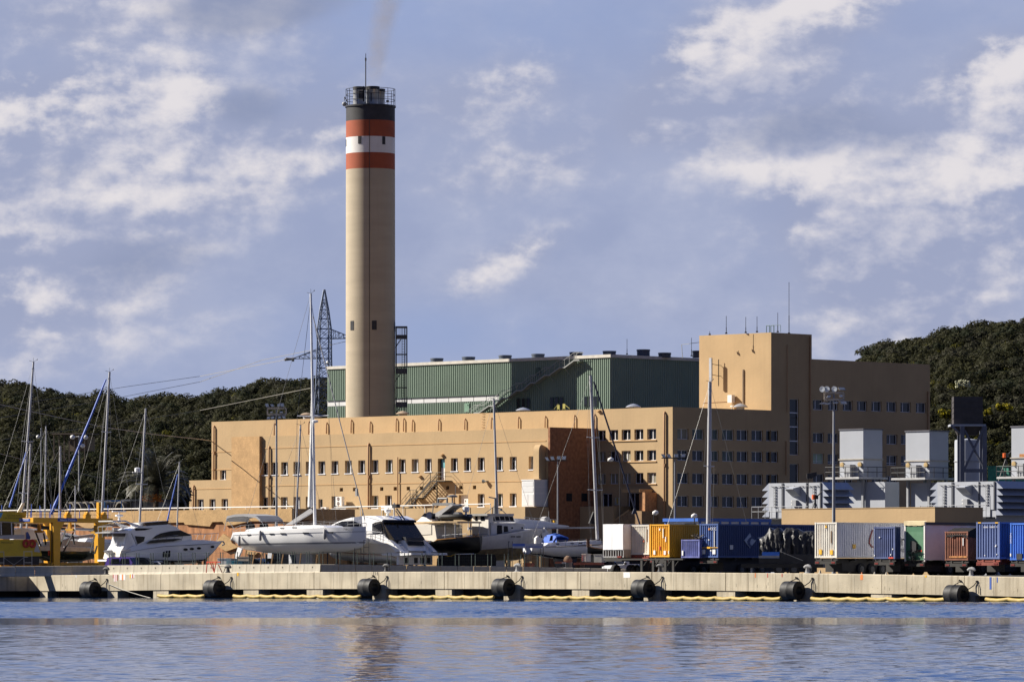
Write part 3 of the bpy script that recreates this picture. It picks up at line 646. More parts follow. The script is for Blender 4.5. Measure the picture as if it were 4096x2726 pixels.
# white meter cabinet on the wall
ua,ub=SITE.x(S(1842,0)[0],V1-2.7),SITE.x(S(1995,0)[0],V1-2.7);z0,z1=SITE.xz(S(1995,1330),V1-2.7)[1],SITE.xz(S(1995,1004),V1-2.7)[1]
mb=MB();mb.box(ua,ub,V1-2.7,V1-.01,z0,z1);mb.box(ua-.06,ub+.06,V1-2.76,V1-.005,z1,z1+.14)
lw=mat('white_louvre_panel',(.70,.70,.70),.5,var=.05)
cb=b_.part('oriel_box',mb,lw)
mb=MB();h=z1-z0
for(p,q,r,s)in((.06,.94,.55,.73),(.06,.94,.77,.95),(.06,.5,.04,.47),(.54,.94,.04,.47)):
 mb.box(ua+(ub-ua)*p,ua+(ub-ua)*q,V1-2.73,V1-2.70,z0+h*r,z0+h*s)
 mb.box(ub,ub+.03,V1-2.7+2.7*p,V1-2.7+2.7*q,z0+h*r,z0+h*s)
b_.part('louvre_leaf',mb,mat('louvre_leaf_grey',(.62,.63,.64),.5,var=.06,scale=3,aniso=(1,1,14)),parent=cb)
# terrace, entrance canopy, pillar and ramp
tz=SITE.xz(T(600,1333),V2-3.4)[1]
ua=SITE.x(2098,V1-.5);mb=MB();mb.box(uBr+.36,SITE.x(T(1110,0)[0],V2-3.4),V2-3.4,V2-.01,GZ,tz);b_.part('terrace',mb,tan)
va=V2-2.6;ca,cz=SITE.xz(T(1215,1136),va);cbx=SITE.x(T(1438,0)[0],va)
mb=MB();mb.box(ca,cbx,va,V2-.13,cz-.22,cz+.22);b_.part('canopy',mb,tan2)
pa,pz1=SITE.xz(T(1434,1150),va+.2);mb=MB();mb.box(pa,SITE.x(T(1506,0)[0],va+.2),va+.2,V2-.14,GZ,cz-.225);b_.part('brick_pillar',mb,mat('porch_brick',(.40,.20,.09),.9,var=.3,scale=3))
v=va-.6;r0=SITE.xz(T(1020,1565),v);r1=SITE.xz(T(1305,1388),v)
mb=MB();mb.prism([(r0[0]-6,GZ),(r0[0]-6,r0[1]-3.3),(r1[0],r1[1]),(pa+1.2,r1[1]),(pa+1.2,GZ)],'y',v,V2-.2);b_.part('entrance_ramp',mb,mat('ramp_stone',(.30,.19,.10),.9,var=.2,cell=1.6))
mb=MB();mb.add([(r0[0]-6,v-.05,r0[1]-3.3),(r1[0],v-.05,r1[1]),(r1[0],v+.35,r1[1]+.25),(r0[0]-6,v+.35,r0[1]-3.05),(r0[0]-6,v-.05,r0[1]-3.05),(r1[0],v-.05,r1[1]+.25)],[(0,1,5,4),(4,5,2,3)]);b_.part('ramp_coping',mb,tan2)
sa=SITE.xz(T(1120,1220),V2-.16);sb=SITE.xz(T(1186,1312),V2-.16);mb=MB();mb.box(sa[0],sb[0],V2-.06,V2-.02,sb[1],sa[1]);nb=b_.part('notice_board',mb,mat('notice_pale',(.42,.43,.35),.6,var=.1))
mb=MB();c_=(sa[0]+sb[0])/2
for f_,w_ in((.82,.18),(.66,.10),(.48,.20),(.28,.12)):mb.box(c_-w_,c_+w_,V2-.075,V2-.061,sb[1]+(sa[1]-sb[1])*f_-.09,sb[1]+(sa[1]-sb[1])*f_+.09)
b_.part('printed_pictogram',mb,mat('sign_yellow',(.60,.40,.06),.6),parent=nb)
# ---- outside fire stair
st=Thing('fire_stair','dark steel fire stair climbing the tan wall to a white door','stair',SITE,(SITE.x(S(700,0)[0],V1-1.2),V1-1.2,GZ))
dks=mat('stair_steel',(.045,.04,.035),.6,metal=.3,var=.2)
vo,vi=V1-1.35,V1-.05
Lx0,Lz=SITE.xz(S(695,1008),vo);Lx1=SITE.x(S(880,0)[0],vo);Mx1,Mz=SITE.xz(S(512,1222),vo);Mx0=SITE.x(S(440,0)[0],vo);Bx,Bz=SITE.xz(S(333,1352),vo)
mb=MB();mb.box(Lx0,Lx1,vo,vi,Lz-.12,Lz);mb.box(Mx0,Mx1,vo,vi,Mz-.12,Mz);mb.box(Bx-.8,Bx+.2,vo,vi,Bz-.12,Bz);st.part('landing',mb,dks)
for(xa,za),(xb,zb_)in(((Lx0,Lz),(Mx1,Mz)),((Mx0,Mz),(Bx,Bz))):
 mb=MB()
 for v in(vo,vi-.06):mb.prism([(xa,za),(xb,zb_),(xb,zb_-.3),(xa,za-.3)],'y',v,v+.06)
 st.part('stringer',mb,dks)
 mb=MB();n=max(3,int((za-zb_)/.24))
 for i in range(n):q=(i+.5)/n;x=xa+(xb-xa)*q;z=za+(zb_-za)*q;mb.box(x-.13,x+.13,vo+.065,vi-.065,z-.13,z-.09)
 st.part('tread',mb,mat('stair_tread',(.20,.17,.13),.6,metal=.2))
 mb=MB()
 for v in(vo+.03,vi-.05):
  for h in(.55,1.1):mb.tube((xa,v,za+h),(xb,v,zb_+h),.035,5)
  for q in(.02,.5,.98):mb.tube((xa+(xb-xa)*q,v,za+(zb_-za)*q),(xa+(xb-xa)*q,v,za+(zb_-za)*q+1.1),.03,5)
 st.part('handrail',mb,dks)
mb=MB()
for xa,xb,z in((Lx0,Lx1,Lz),(Mx0,Mx1,Mz)):
 for h in(.55,1.1):mb.tube((xa,vo+.03,z+h),(xb,vo+.03,z+h),.035,5)
 for x in(xa,(xa+xb)/2,xb):mb.tube((x,vo+.03,z),(x,vo+.03,z+1.1),.03,5)
for h in(.55,1.1):mb.tube((Lx1,vo+.03,Lz+h),(Lx1,vi,Lz+h),.035,5)
st.part('handrail',mb,dks)
mb=MB();xs_=SITE.x(S(775,0)[0],vo)
for x in(xs_,Mx0+.3,Mx1-.1):mb.tube((x,vo+.05,GZ),(x,vo+.05,(Lz if x==xs_ else Mz)-.12),.09,6)
st.part('support_post',mb,dks)
# ---- fittings hung on the walls
def ac(px0,px1,y0,y1,z,fans,lab,pl=V1,stand=0):
 pl_=pl-1.15-stand;a,z1=SITE.xz(z(px0,y0),pl_);b,z0=SITE.xz(z(px1,y1),pl_)
 t=Thing('air_conditioner',lab,'air conditioner',SITE,(a,pl_,z0));mb=MB();mb.box(a,b,pl_,pl_+.55,z0,z1);mb.box(a+.1,b-.1,pl_+.551,pl_+1.14,z0+.05,z0+.12);t.part('case',mb,white)
 for k in range(fans):
  zc=z0+(z1-z0)*(k+.5)/fans;r=min((b-a)*.33,(z1-z0)/fans*.38);mb=MB();c=((a+b)/2-.05,zc)
  mb.prism([(c[0]+r*math.cos(q*math.pi/9),c[1]+r*math.sin(q*math.pi/9))for q in range(18)],'y',pl_-.03,pl_-.002);f=t.part('fan_grille',mb,mat('fan_rust',(.10,.045,.03),.7))
  mb=MB();mb.prism([(c[0]+.3*r*math.cos(q*math.pi/6),c[1]+.3*r*math.sin(q*math.pi/6))for q in range(12)],'y',pl_-.05,pl_-.031);t.part('fan_hub',mb,white,parent=f)
ac(1700,1775,1207,1322,R,2,'tall white two-fan cooling unit on the tan wall left of the mast stay')
ac(1513,1583,1338,1408,R,1,'low white one-fan cooling unit on the ledge right of the white mast')
a,z1=SITE.xz(R(1697,1345),V1-2.2);b,z0=SITE.xz(R(1830,1408),V1-2.2);mb=MB();mb.box(a,b,V1-2.2,V1-.01,z0,z1);mb.box(a-.1,b+.1,V1-2.3,V1-.01,z1,z1+.1);mb.box(a+.05,a+.6,V1-2.22,V1-2.2,z0+.1,z1-.1)
single('vent_cabinet','white vent cabinet on the tan wall under the two-fan unit','cabinet',mb,white,SITE,(a,V1-2.2,z0))
a,z1=SITE.xz(M(822,1290),VT-.8);b,z0=SITE.xz(M(888,1408),VT-.8);mb=MB();mb.box(a,b,VT-.8,VT-.15,z0,z1);mb.box(a+.1,b-.1,VT-.15,VT-.002,z0+.2,z0+.4);mb.tube((a+.5,VT-.4,z0-1.0),(a+.5,VT-.4,z0),.06,6);mb.box(a+.2,b-.1,VT-.5,VT-.2,z0-.55,z0-.42)
single('wall_box','white equipment box on the sunlit tower wall','equipment box',mb,white,SITE,(a,VT-.8,z0))
mb=MB();u,z0=SITE.xz(M(1070,1420),VT-.06);z1=SITE.xz(M(1070,890),VT-.06)[1];mb.box(u-.1,u+.1,VT-.14,VT-.002,z0,z1)
for k in range(16):mb.box(u-.13,u+.13,VT-.17,VT-.141,z0+(z1-z0)*k/16,z0+(z1-z0)*k/16+.06)
b_.part('cable_tray',mb,mat('tray_brown',(.22,.15,.09),.7))
mb=MB();u0,z=SITE.xz(M(435,1412),VT-.05);u1=SITE.x(M(815,0)[0],VT-.05);mb.tube((u0,VT-.05,z),(u1,VT-.05,z+.05),.03,5);b_.part('conduit',mb,tanpipe)
# panel antenna beside the tower
v=VT-1.2;a,z1=SITE.xz(M(533,710),v);b,z0=SITE.xz(M(571,1080),v)
t=Thing('panel_antenna','tall grey panel antenna on brackets against the sunlit tower','antenna',SITE,(a,v,z0))
mb=MB();mb.box(a,b,v,v+.22,z0,z1);t.part('panel',mb,mat('panel_grey',(.40,.41,.44),.5))
mb=MB();mb.tube((b+.65,VT-.45,z0-.6),(b+.65,VT-.45,z1-.2),.06,6)
for q in(.3,.75):z=z0+(z1-z0)*q;mb.tube((b-.1,v+.2,z),(b+.65,VT-.45,z-.2),.04,5);mb.tube((b+.65,VT-.45,z-.2),(b+.65,VT,z-.2),.04,5)
t.part('bracket',mb,dark)
# loudspeaker, wall lamps
u,z=SITE.xz(S(1370,1015),V1-.5);mb=MB();mb.lathe([(.05,-.3),(.1,-.1),(.28,.25)],(0,0,0),10)
mb.v=[(u-q[2],V1-.45+q[1],z+q[0])for q in mb.v];mb.box(u+.1,u+.3,V1-.4,V1-.002,z-.08,z+.08);single('loudspeaker','small grey horn loudspeaker on the tan wall above the white door','loudspeaker',mb,mat('horn_grey',(.16,.17,.17),.5),SITE,(u,V1,z))
for x,y,z_,pl,lab in((830,685,S,V1,'small cream wall lamp above the teal paned door'),(553,953,S,V1,'small cream wall lamp left of the fire stair landing'),(915,135,T,V2,'small tan wall lamp on the parapet beside the mast')):
 u,z=SITE.xz(z_(x,y),pl-.25);mb=MB();mb.box(u-.28,u+.28,pl-.32,pl-.002,z-.12,z+.12);mb.box(u-.2,u+.2,pl-.36,pl-.321,z-.08,z+.08);single('wall_lamp',lab,'wall lamp',mb,tan2,SITE,(u,pl,z))
 # roof ventilators on the flat roof
def cowl(px,z,x0,x1,y0,y1,v,lab,m,mush=False):
 a,z1=SITE.xz(z(x0,y0),v);b,z0=SITE.xz(z(x1,y1),v);r=(b-a)*.5*1.0;c=((a+b)/2,v);h=max(z1-z0,.3)
 t=Thing('roof_ventilator',lab,'ventilator',SITE,(c[0],c[1],ZR-.9),'domed ventilators on the flat roof');mb=MB()
 r*=.9
 mb.lathe([(r*.3,z0-.02),(r,z0),(r*1.02,z0+.12*h),(r*.8,z0+.45*h),(r*.42,z0+.8*h),(.05,z1)],(c[0],c[1],0),20);t.part('dome',mb,m,smooth=40)
 mb=MB();mb.lathe([(r*.55,ZR-.9),(r*.55,z0-.021)],(c[0],c[1],0),14);t.part('neck',mb,steel,smooth=40)
rust=mat('rusty_dome',(.34,.25,.17),.8,var=.3,scale=2);dome=mat('dome_grey',(.34,.36,.40),.4,metal=.3,var=.1)
cowl(0,R,1278,1396,155,182,V2+6,'rusty mushroom ventilator on the flat roof left of the white mast',rust);cowl(0,R,1390,1500,190,204,V2+10,'low grey ventilator just behind the white mast',dome)
cowl(0,O,1410,1522,1288,1318,V2+6,'rusty domed ventilator at the foot of the chimney',rust);cowl(0,S,1785,1930,92,128,V2+5,'grey domed ventilator in front of the green hall door',dome)
cowl(0,Q,1040,1205,890,934,V2+5,'pale conical ventilator in front of the dark green corner',dome);cowl(0,M,932,1122,1422,1478,VT-2.6,'wide grey ventilator in front of the sunlit tower',dome)
# rods on the roofs
def rod(px,y0,y1,u_v,lab,r=.045):
 z1=y0;d=u_v;p0=pt(px,y1,d);p1=pt(px,y0,d);t=Thing('rod_antenna',lab,'antenna',Fr(p0.x,p0.y,0),(0,0,p0.z),'thin rod antennas on the roofs')
 mb=MB();h=p1.z-p0.z;mb.tube((0,0,p0.z),(0,0,p0.z+h*.35),r*1.3,5);mb.tube((0,0,p0.z+h*.35),(0,0,p1.z),r*.8,5);t.part('rod',mb,dark)
 mb=MB();mb.box(-.15,.15,-.15,.15,p0.z-.05,p0.z+.12);t.part('foot',mb,dark)
for px,y0,y1,d,lab in((2905,1263,1333,684,'thin rod antenna left on the tower roof'),(2983,1267,1330,684,'thin rod antenna above the middle of the sunlit tower wall'),(3028,1265,1327,684,'thin rod antenna just left of the tower guard frames'),(3111,1250,1327,688,'thin rod antenna just right of the tower guard frames'),(3156,1128,1333,684,'tallest rod antenna on the dark side of the tower'),(2839,1325,1338,686,'very short rod at the left corner of the tower roof'),(2508,1355,1416,775,'rod antenna on the green hall beside the tall dark vent'),(2766,1350,1423,752,'rod antenna on the hall roof beside the tower')):
 rod(px,y0,y1,d,lab)
p0=pt(3066,1327,686);t=Thing('guard_frame','dark green hoop frames of the tower roof hatch','guard rail',Fr(p0.x,p0.y,-45),(0,0,p0.z));mb=MB()
for x0,x1,r in((0,.55,.05),(.8,1.35,.05),(1.4,2.6,.03)):mb.path([(x0,0,p0.z-.1),(x0,0,p0.z+.85),(x1,0,p0.z+.85),(x1,0,p0.z-.1)],r,5)
t.part('hoop',mb,mat('guard_green',(.03,.09,.07),.5))
# ================================================================== GREEN HALL
VH,UH,ZH=548.0,-526.8,35.45
h_=Thing('turbine_hall','long dark green ribbed metal hall behind the tan building','industrial hall',SITE,(UH,VH,GZ))
uHl=SITE.x(1310,VH)
zc0,zc1=SITE.xz(P(300,884),VH)[1],SITE.xz(P(300,800),VH)[1]
uc1=SITE.x(P(1335,0)[0],VH)
mb=MB();mb.corr('x',uHl,UH,zc1,ZH,VH,.10,.42);mb.corr('x',uHl,UH,GZ,zc0,VH,.10,.42);mb.corr('x',uc1,UH,zc0,zc1,VH,.10,.42)
mb.add([(uHl,VH,GZ),(uHl,VH+45,GZ),(uHl,VH+45,ZH),(uHl,VH,ZH)],[(0,1,2,3)]);h_.part('front_cladding',mb,green)
mb=MB();mb.corr('y',VH,VH+42,GZ,ZH,UH,.10,.42);h_.part('flank_cladding',mb,green)
mb=MB();mb.add([(uHl,VH,ZH),(UH,VH,ZH),(UH,VH+42,ZH+.3),(uHl,VH+42,ZH+.3)],[(0,1,2,3)]);h_.part('roof',mb,greyp)
mb=MB();mb.box(uHl-.1,UH+.25,VH-.28,VH-.17,ZH-.35,ZH+.12);mb.box(UH+.17,UH+.26,VH-.17,VH+42,ZH-.35,ZH+.12);h_.part('eaves_trim',mb,mat('eaves_cream',(.55,.52,.46),.5))
n=14;us=[uHl+(uc1-uHl)*i/n for i in range(n+1)]
for a,b in zip(us,us[1:]):
 mb=MB();mb.box(a+.07,b-.07,VH-.05,VH+.03,zc0+.06,zc1-.06);h_.part('clerestory_panel',mb,clear)
mb=MB();mb.box(uHl,uc1,VH+.031,VH+.1,zc0,zc1);mb.box(uHl,uc1,VH-.24,VH-.161,zc1-.08,zc1+.1);h_.part('clerestory_frame',mb,mat('dark_green_trim',(.05,.09,.06),.5))
for z_,xa,xb,y0,y1 in((P,1575,1612,822,945),(P,1640,1678,822,945),(P,1705,1745,820,945),(P,2025,2062,806,940),(P,2090,2127,805,940),(P,2153,2192,804,940),(Q,460,500,792,928),(Q,524,562,791,926),(Q,590,634,790,925)):
 a,z1=SITE.xz(z_(xa,y0),VH-.2);b,z0=SITE.xz(z_(xb,y1),VH-.2);mb=MB();mb.box(a-.08,b+.08,VH-.21,VH-.161,z0-.08,z1+.08);w=h_.part('window',mb,mat('dark_green_trim'))
 mb=MB();mb.box(a,b,VH-.235,VH-.211,z0,z1);h_.part('pane',mb,glass,parent=w)
a,z1=SITE.xz(P(868,882),VH-.2);b,z0=SITE.xz(P(930,1000),VH-.2);mb=MB();mb.box(a,b,VH-.21,VH-.161,z0,z1);d=h_.part('door',mb,mat('door_pale_green',(.16,.28,.20),.5));mb=MB();mb.box(b-.3,b-.2,VH-.27,VH-.211,z0+1,z0+1.2);h_.part('handle',mb,dark,parent=d)
a,z1=SITE.xz(P(1828,405),VH-.2);b,z0=SITE.xz(P(1888,505),VH-.2);mb=MB();mb.box(a,b,VH-.21,VH-.161,z0,z1);d=h_.part('door',mb,mat('dark_green_trim'));mb=MB();mb.box(b-.3,b-.2,VH-.27,VH-.211,z0+1,z0+1.2);h_.part('handle',mb,dark,parent=d)
# stair to the roof
zig=[P(*q)for q in((890,1000),(1000,910),(1060,910),(1195,815),(1250,815),(1380,710),(1440,710),(1570,607),(1640,607),(1755,505),(1815,505),(1950,400),(2010,400),(2150,297),(2215,297))]+[Q(325,200),Q(395,199)]
zg=[SITE.xz(q,VH-1.2)for q in zig];rail=mat('stair_rail_pale',(.30,.31,.30),.6)
rs_=Thing('roof_stair','pale metal stair zigzagging up the green hall to its roof','stair',SITE,(zg[0][0],VH-1.2,zg[0][1]))
mb=MB()
for v in(VH-1.2,VH-.25):mb.path([(u,v,z)for u,z in zg],.042,5)
for(u,z),(u2,z2)in zip(zg,zg[1:]):
 for q in(0,.5):mb.tube((u+(u2-u)*q,VH-1.2,z+(z2-z)*q),(u+(u2-u)*q,VH-1.2,z+(z2-z)*q-1.1),.035,4)
rs_.part('handrail',mb,rail)
mb=MB();mb.loft([[(u,VH-1.25,z-1.1),(u,VH-1.25,z-1.28),(u,VH-.25,z-1.28),(u,VH-.25,z-1.1)]for u,z in zg]);rs_.part('flight',mb,rail)
mb=MB()
for u,z in zg[2:16:2]:mb.tube((u,VH-1.0,z-1.35),(u+.05,VH-.17,z-2.2),.05,4)
rs_.part('bracket',mb,rail)
# small yellow-railed stair by the hall door
mb=MB()
for x0,x1,y0,y1 in((2120,2150,905,960),(2195,2225,890,955)):
 a,z1=SITE.xz(P(x0,y0),VH-2.5);b,z0=SITE.xz(P(x1,y1),VH-2.5);mb.tube((a,VH-2.5,ZR-.9),(a,VH-2.5,z1),.05,5);mb.tube((b,VH-2.5,ZR-.9),(b,VH-2.5,z1),.05,5);mb.box(a,b,VH-2.55,VH-2.45,z0,z1)
for x0,y0,x1,y1 in((2080,960,2135,890),(2205,890,2285,955)):
 a=SITE.xz(P(x0,y0),VH-2.5);b=SITE.xz(P(x1,y1),VH-2.5);mb.tube((a[0],VH-2.5,a[1]),(b[0],VH-2.5,b[1]),.06,5)
single('access_steps','small yellow railed steps at the foot of the green hall windows','steps',mb,mat('rail_olive',(.34,.30,.06),.6),SITE,(SITE.x(P(2120,0)[0],VH-2.5),VH-2.5,ZR-.9))
# roof vents on the hall
for z_,xa,xb,y0,y1,dep in((P,420,572,280,320,5),(P,845,1000,262,300,5),(P,1338,1493,240,282,5),(P,1780,1937,222,270,5),(Q,272,430,198,240,5),(Q,720,880,183,225,4),(Q,1176,1338,163,235,9),(Q,1465,1622,206,245,12),(Q,1922,2080,180,250,16)):
 v=VH+dep;a,z1=SITE.xz(z_(xa,y0),v);b,z0=SITE.xz(z_(xb,y1),v);r=(b-a)*.5*.78;c=(a+b)/2;mb=MB();mb.lathe([(r,ZH),(r,z1-.25),(r*1.06,z1-.25),(r*1.06,z1),(r*.9,z1),(r*.9,z1-.6)],(c,v,0),24)
 h_.part('roof_vent',mb,mat('vent_slate',(.07,.085,.11),.5,metal=.2),smooth=40)
mb=MB();u0,z=SITE.xz(Q(1785,240),VH+15);mb.path([(u0,VH+15,ZH),(u0-.2,VH+15,z+1.7),(u0+5,VH+15,z+2)],.05,4);h_.part('roof_rail',mb,rail)
# ================================================================== CHIMNEY
DC=776;cx=(1482-CX)/F*DC;CH=Fr(cx,DC,0);zpx=lambda y:HC+(YH-y)*(DC-3.8)/F
ZC=zpx(415);Rb,Rt=3.88,3.80
c_=Thing('power_station_chimney','tall round concrete chimney with black, orange and white bands at its top','chimney',CH,(0,0,GZ))
nny=[zpx(N(0,y)[1])for y in(872,1078,1280,1480)]
rad=lambda z:Rb+(Rt-Rb)*(z-GZ)/(ZC-GZ)
def seg(name,z0,z1,m,label=None):
 mb=MB();k=8;mb.lathe([(rad(z0+(z1-z0)*i/k),z0+(z1-z0)*i/k)for i in range(k+1)],(0,0,0),72,cap=False);return c_.part(name,mb,m,smooth=30,label=label)
seg('shaft',GZ,nny[3],chim);seg('painted_band',nny[3],nny[2],orange,'lower orange painted band');seg('painted_band',nny[2],nny[1],whiteb,'white painted band');seg('painted_band',nny[1],nny[0],orange,'upper orange painted band');seg('painted_band',nny[0],ZC,blackb,'black painted top band')
mb=MB();mb.lathe([(3.9,ZC-.25),(3.95,ZC-.25),(3.95,ZC),(0,ZC)],(0,0,0),72,cap=False);c_.part('top_platform',mb,dark)
def onc(px,py0,py1,w,mt,name,dep=.04):
 s=((px-1482)/98.0);a=math.asin(max(-.985,min(.985,s)));z0,z1=zpx(py1),zpx(py0);r=rad(z0)+dep*.5;da=w/2/r;mb=MB();ring=[]
 for k in range(5):
  q=a-da+2*da*k/4;ring.append([((r+e)*math.sin(q),-(r+e)*math.cos(q),z)for e,z in((-.1,z0),(dep/2,z0),(dep/2,z1),(-.1,z1))])
 mb.loft(ring);return c_.part(name,mb,mt)
for x0,x1,y0,y1 in((580,622,1077,1172),(880,920,1080,1180),(412,418,1100,1190)):p,q=N((x0+x1)/2,y0),N((x0+x1)/2,y1);onc(p[0],p[1],q[1],.55,dark,'slot_window')
for x0,x1,y0,y1 in((928,960,343,440),(1152,1198,343,440),(1370,1392,350,447)):p,q=O((x0+x1)/2,y0),O((x0+x1)/2,y1);onc(p[0],p[1],q[1],.75,dark,'slot_window')
p=N(724,0)[0];onc(p,480,1660,.07,mat('seam_dark',(.06,.055,.05),.8),'lightning_cable',.05)
# flues, railing, rod
ss=mat('flue_steel',(.50,.50,.49),.3,metal=.45,var=.2,scale=.6,aniso=(1,1,5));sd=mat('flue_soot',(.05,.05,.05),.5,metal=.4)
for x0,x1,y0,dy in((512,660,470,-.9),(672,838,458,.2),(740,905,478,1.6)):
 xa=(N(x0,0)[0]-CX)/F*DC-cx;xb=(N(x1,0)[0]-CX)/F*DC-cx;z1=HC+(YH-N(0,y0)[1])*DC/F;r=(xb-xa)/2;mb=MB()
 mb.lathe([(r,ZC-.2),(r,z1-.35),(r*1.04,z1-.3),(r*1.04,z1),(r*.9,z1),(r*.88,z1-2.5)],((xa+xb)/2,dy,0),32,cap=False);f=c_.part('flue',mb,ss,smooth=40)
 mb=MB();mb.lathe([(r*.87,z1-2.4),(0,z1-2.4)],((xa+xb)/2,dy,0),24,cap=False);c_.part('flue_mouth',mb,sd,parent=f)
 mb=MB();mb.lathe([(r*1.05,z1-.5),(r*1.055,z1-.02)],((xa+xb)/2,dy,0),32,cap=False);c_.part('flue_rim',mb,sd,parent=f,smooth=40)
mb=MB();n=40;hr=HC+(YH-N(0,497)[1])*DC/F-ZC
for h in(.33,.66,1):mb.path([(3.82*math.cos(2*math.pi*i/n),3.82*math.sin(2*math.pi*i/n),ZC+hr*h)for i in range(n+1)],.05,4)
for i in range(14):a=2*math.pi*(i+.3)/14;mb.tube((3.82*math.cos(a),3.82*math.sin(a),ZC),(3.82*math.cos(a),3.82*math.sin(a),ZC+hr),.055,4)
c_.part('platform_railing',mb,dark)
xr=(N(676,0)[0]-CX)/F*DC-cx;zr=[HC+(YH-N(0,y)[1])*DC/F for y in(670,130,165,75)];mb=MB();mb.tube((xr,-3.6,ZC),(xr,-3.6,zr[2]),.09,6);mb.tube((xr,-3.6,zr[2]),(xr,-3.6,zr[1]),.14,6);mb.tube((xr,-3.6,zr[1]),(xr,-3.6,zr[3]),.05,5);c_.part('lightning_rod',mb,dark)
xl=(N(398,0)[0]-CX)/F*DC-cx;zl=HC+(YH-N(0,678)[1])*DC/F;mb=MB();mb.ball((xl,0,zl),.36,12);mb.tube((xl,0,zl),(xl+.6,0,zl),.12,6);mb.path([(xl+.6,0,zl+.2),(xl+.05,0,zl+1.1),(xl,0,zl+.5)],.07,5);c_.part('warning_lamp',mb,steel,smooth=40)
mb=MB()
for x0,x1,y0,y1 in((585,650,540,635),(640,660,480,670),(930,965,655,675),(735,750,560,670)):xa=(N(x0,0)[0]-CX)/F*DC-cx;xb=(N(x1,0)[0]-CX)/F*DC-cx;mb=MB();mb.box(xa,xb,-3.2,-2.9,HC+(YH-N(0,y1)[1])*DC/F,HC+(YH-N(0,y0)[1])*DC/F);c_.part('platform_box',mb,dark)
pass
# caged ladder tower
px0,px1=O(1396,0)[0],O(1508,0)[0];xa=(px0-CX)/F*DC-cx;xb=(px1-CX)/F*DC-cx;zl=[HC+(YH-O(0,y)[1])*DC/F for y in(405,495,693,845,1040,1195)]
l_=Thing('ladder_tower','slim dark caged ladder tower standing against the right of the chimney','ladder tower',CH,(xa,0,GZ));w=xb-xa
mb=MB()
for x in(xa,xb):
 for y in(-.8,.8):mb.tube((x,y,GZ),(x,y,zl[0]),.09,5)
l_.part('corner_post',mb,mat('ladder_dark',(.05,.06,.075),.5,metal=.3))
ldk=mat('ladder_dark');mb=MB()
for z,t_ in((zl[0],.25),(zl[1],.6),(zl[2],.14),(zl[3],.8),(zl[4],.14),(zl[5],.8),(zl[5]-7,.2)):mb.box(xa-.05,xb+.05,-.85,.85,z-t_,z)
l_.part('landing',mb,ldk)
mb=MB()
for i in range(1,9):x=xa+w*i/9;mb.box(x-.025,x+.025,-.84,-.79,GZ+10,zl[0])
l_.part('cage_bar',mb,ldk)
mb=MB()
for x in(xa+w*.55,xa+w*.8):mb.tube((x,0,GZ),(x,0,zl[0]),.06,5)
for i in range(90):z=GZ+1+i*.4;mb.tube((xa+w*.55,0,z),(xa+w*.8,0,z),.03,4)if z<zl[0]else None
l_.part('ladder',mb,ldk)
mb=MB()
for z in(zl[1],zl[3],zl[5]):mb.tube((xa+w*.45,-.7,z-.7),(xa-.1,-.7,z-2.0),.08,5)
l_.part('strut',mb,ldk)
# ================================================================== HILLS, WOOD
SKL=[(-200,1470),(0,1478),(62,1474),(89,1491),(134,1505),(223,1518),(326,1534),(384,1523),(429,1520),(469,1547),(580,1545),(607,1538),(660,1520),(696,1523),(723,1543),(786,1527),(880,1510),(960,1496),(1050,1474),(1100,1466),(1240,1463),(1313,1453),(1350,1448),(1628,1437),(1700,1445),(1760,1450),(2100,1500),(2500,1600)]
SKR=[(3000,1600),(3250,1500),(3364,1432),(3408,1396),(3477,1345),(3564,1318),(3651,1308),(3738,1283),(3825,1253),(3912,1243),(4096,1236),(4400,1215)]
hillm=mat('hill_scrub_ground',(.045,.045,.022),.95,var=.4,scale=.15)
rng_=np.random.default_rng(5)
def hill(px0,px1,tab,db,dr,zb,drop):
 """ground surface of a hill whose crest stands dr away; returns height(px,t)"""
 def f(px,t):
  d=db+(dr-db)*t
  zr=HC+(YH-lerp(tab,px)-drop)*dr/F
  s=min(1,t);z=zb+(zr-zb)*(1-(1-s)**1.6)if t<=1 else zr-(t-1)*60
  return Vector(((px-CX)/F*d,d,z))
 nx,ny=90,30;mb=MB()
 mb.loft([[f(px0+(px1-px0)*i/nx,1.25*j/ny)for i in range(nx+1)]for j in range(ny+1)],closed=False)
 o=link('hillside',mb,hillm,smooth=60);tag(o,kind='structure');return f
f1=hill(-260,2500,SKL,800,1130,4.0,118);f2=hill(2950,4500,SKR,780,1010,4.0,122)
def leafm(n,c,r=.75):
 m=mat(n,c,r,var=.25,scale=.35,spec=.1);nt=m.node_tree;nn=nt.nodes
 if 'Translucent BSDF' not in nn:
  bs=nn['Principled BSDF'];tr=nn.new('ShaderNodeBsdfTranslucent');mx=nn.new('ShaderNodeMixShader');mx.inputs[0].default_value=.38
  nt.links.new(bs.inputs['Base Color'].links[0].from_socket,tr.inputs['Color']);nt.links.new(bs.outputs[0],mx.inputs[1]);nt.links.new(tr.outputs[0],mx.inputs[2]);nt.links.new(mx.outputs[0],nn['Material Output'].inputs[0])
 return m
LEAF=[leafm('leaf_dark_olive',(.030,.031,.015)),leafm('leaf_olive',(.041,.041,.019)),leafm('leaf_grey_green',(.048,.047,.031)),leafm('leaf_deep_green',(.023,.028,.015)),leafm('leaf_yellow_green',(.10,.095,.016)),leafm('leaf_flower_yellow',(.38,.32,.02))]
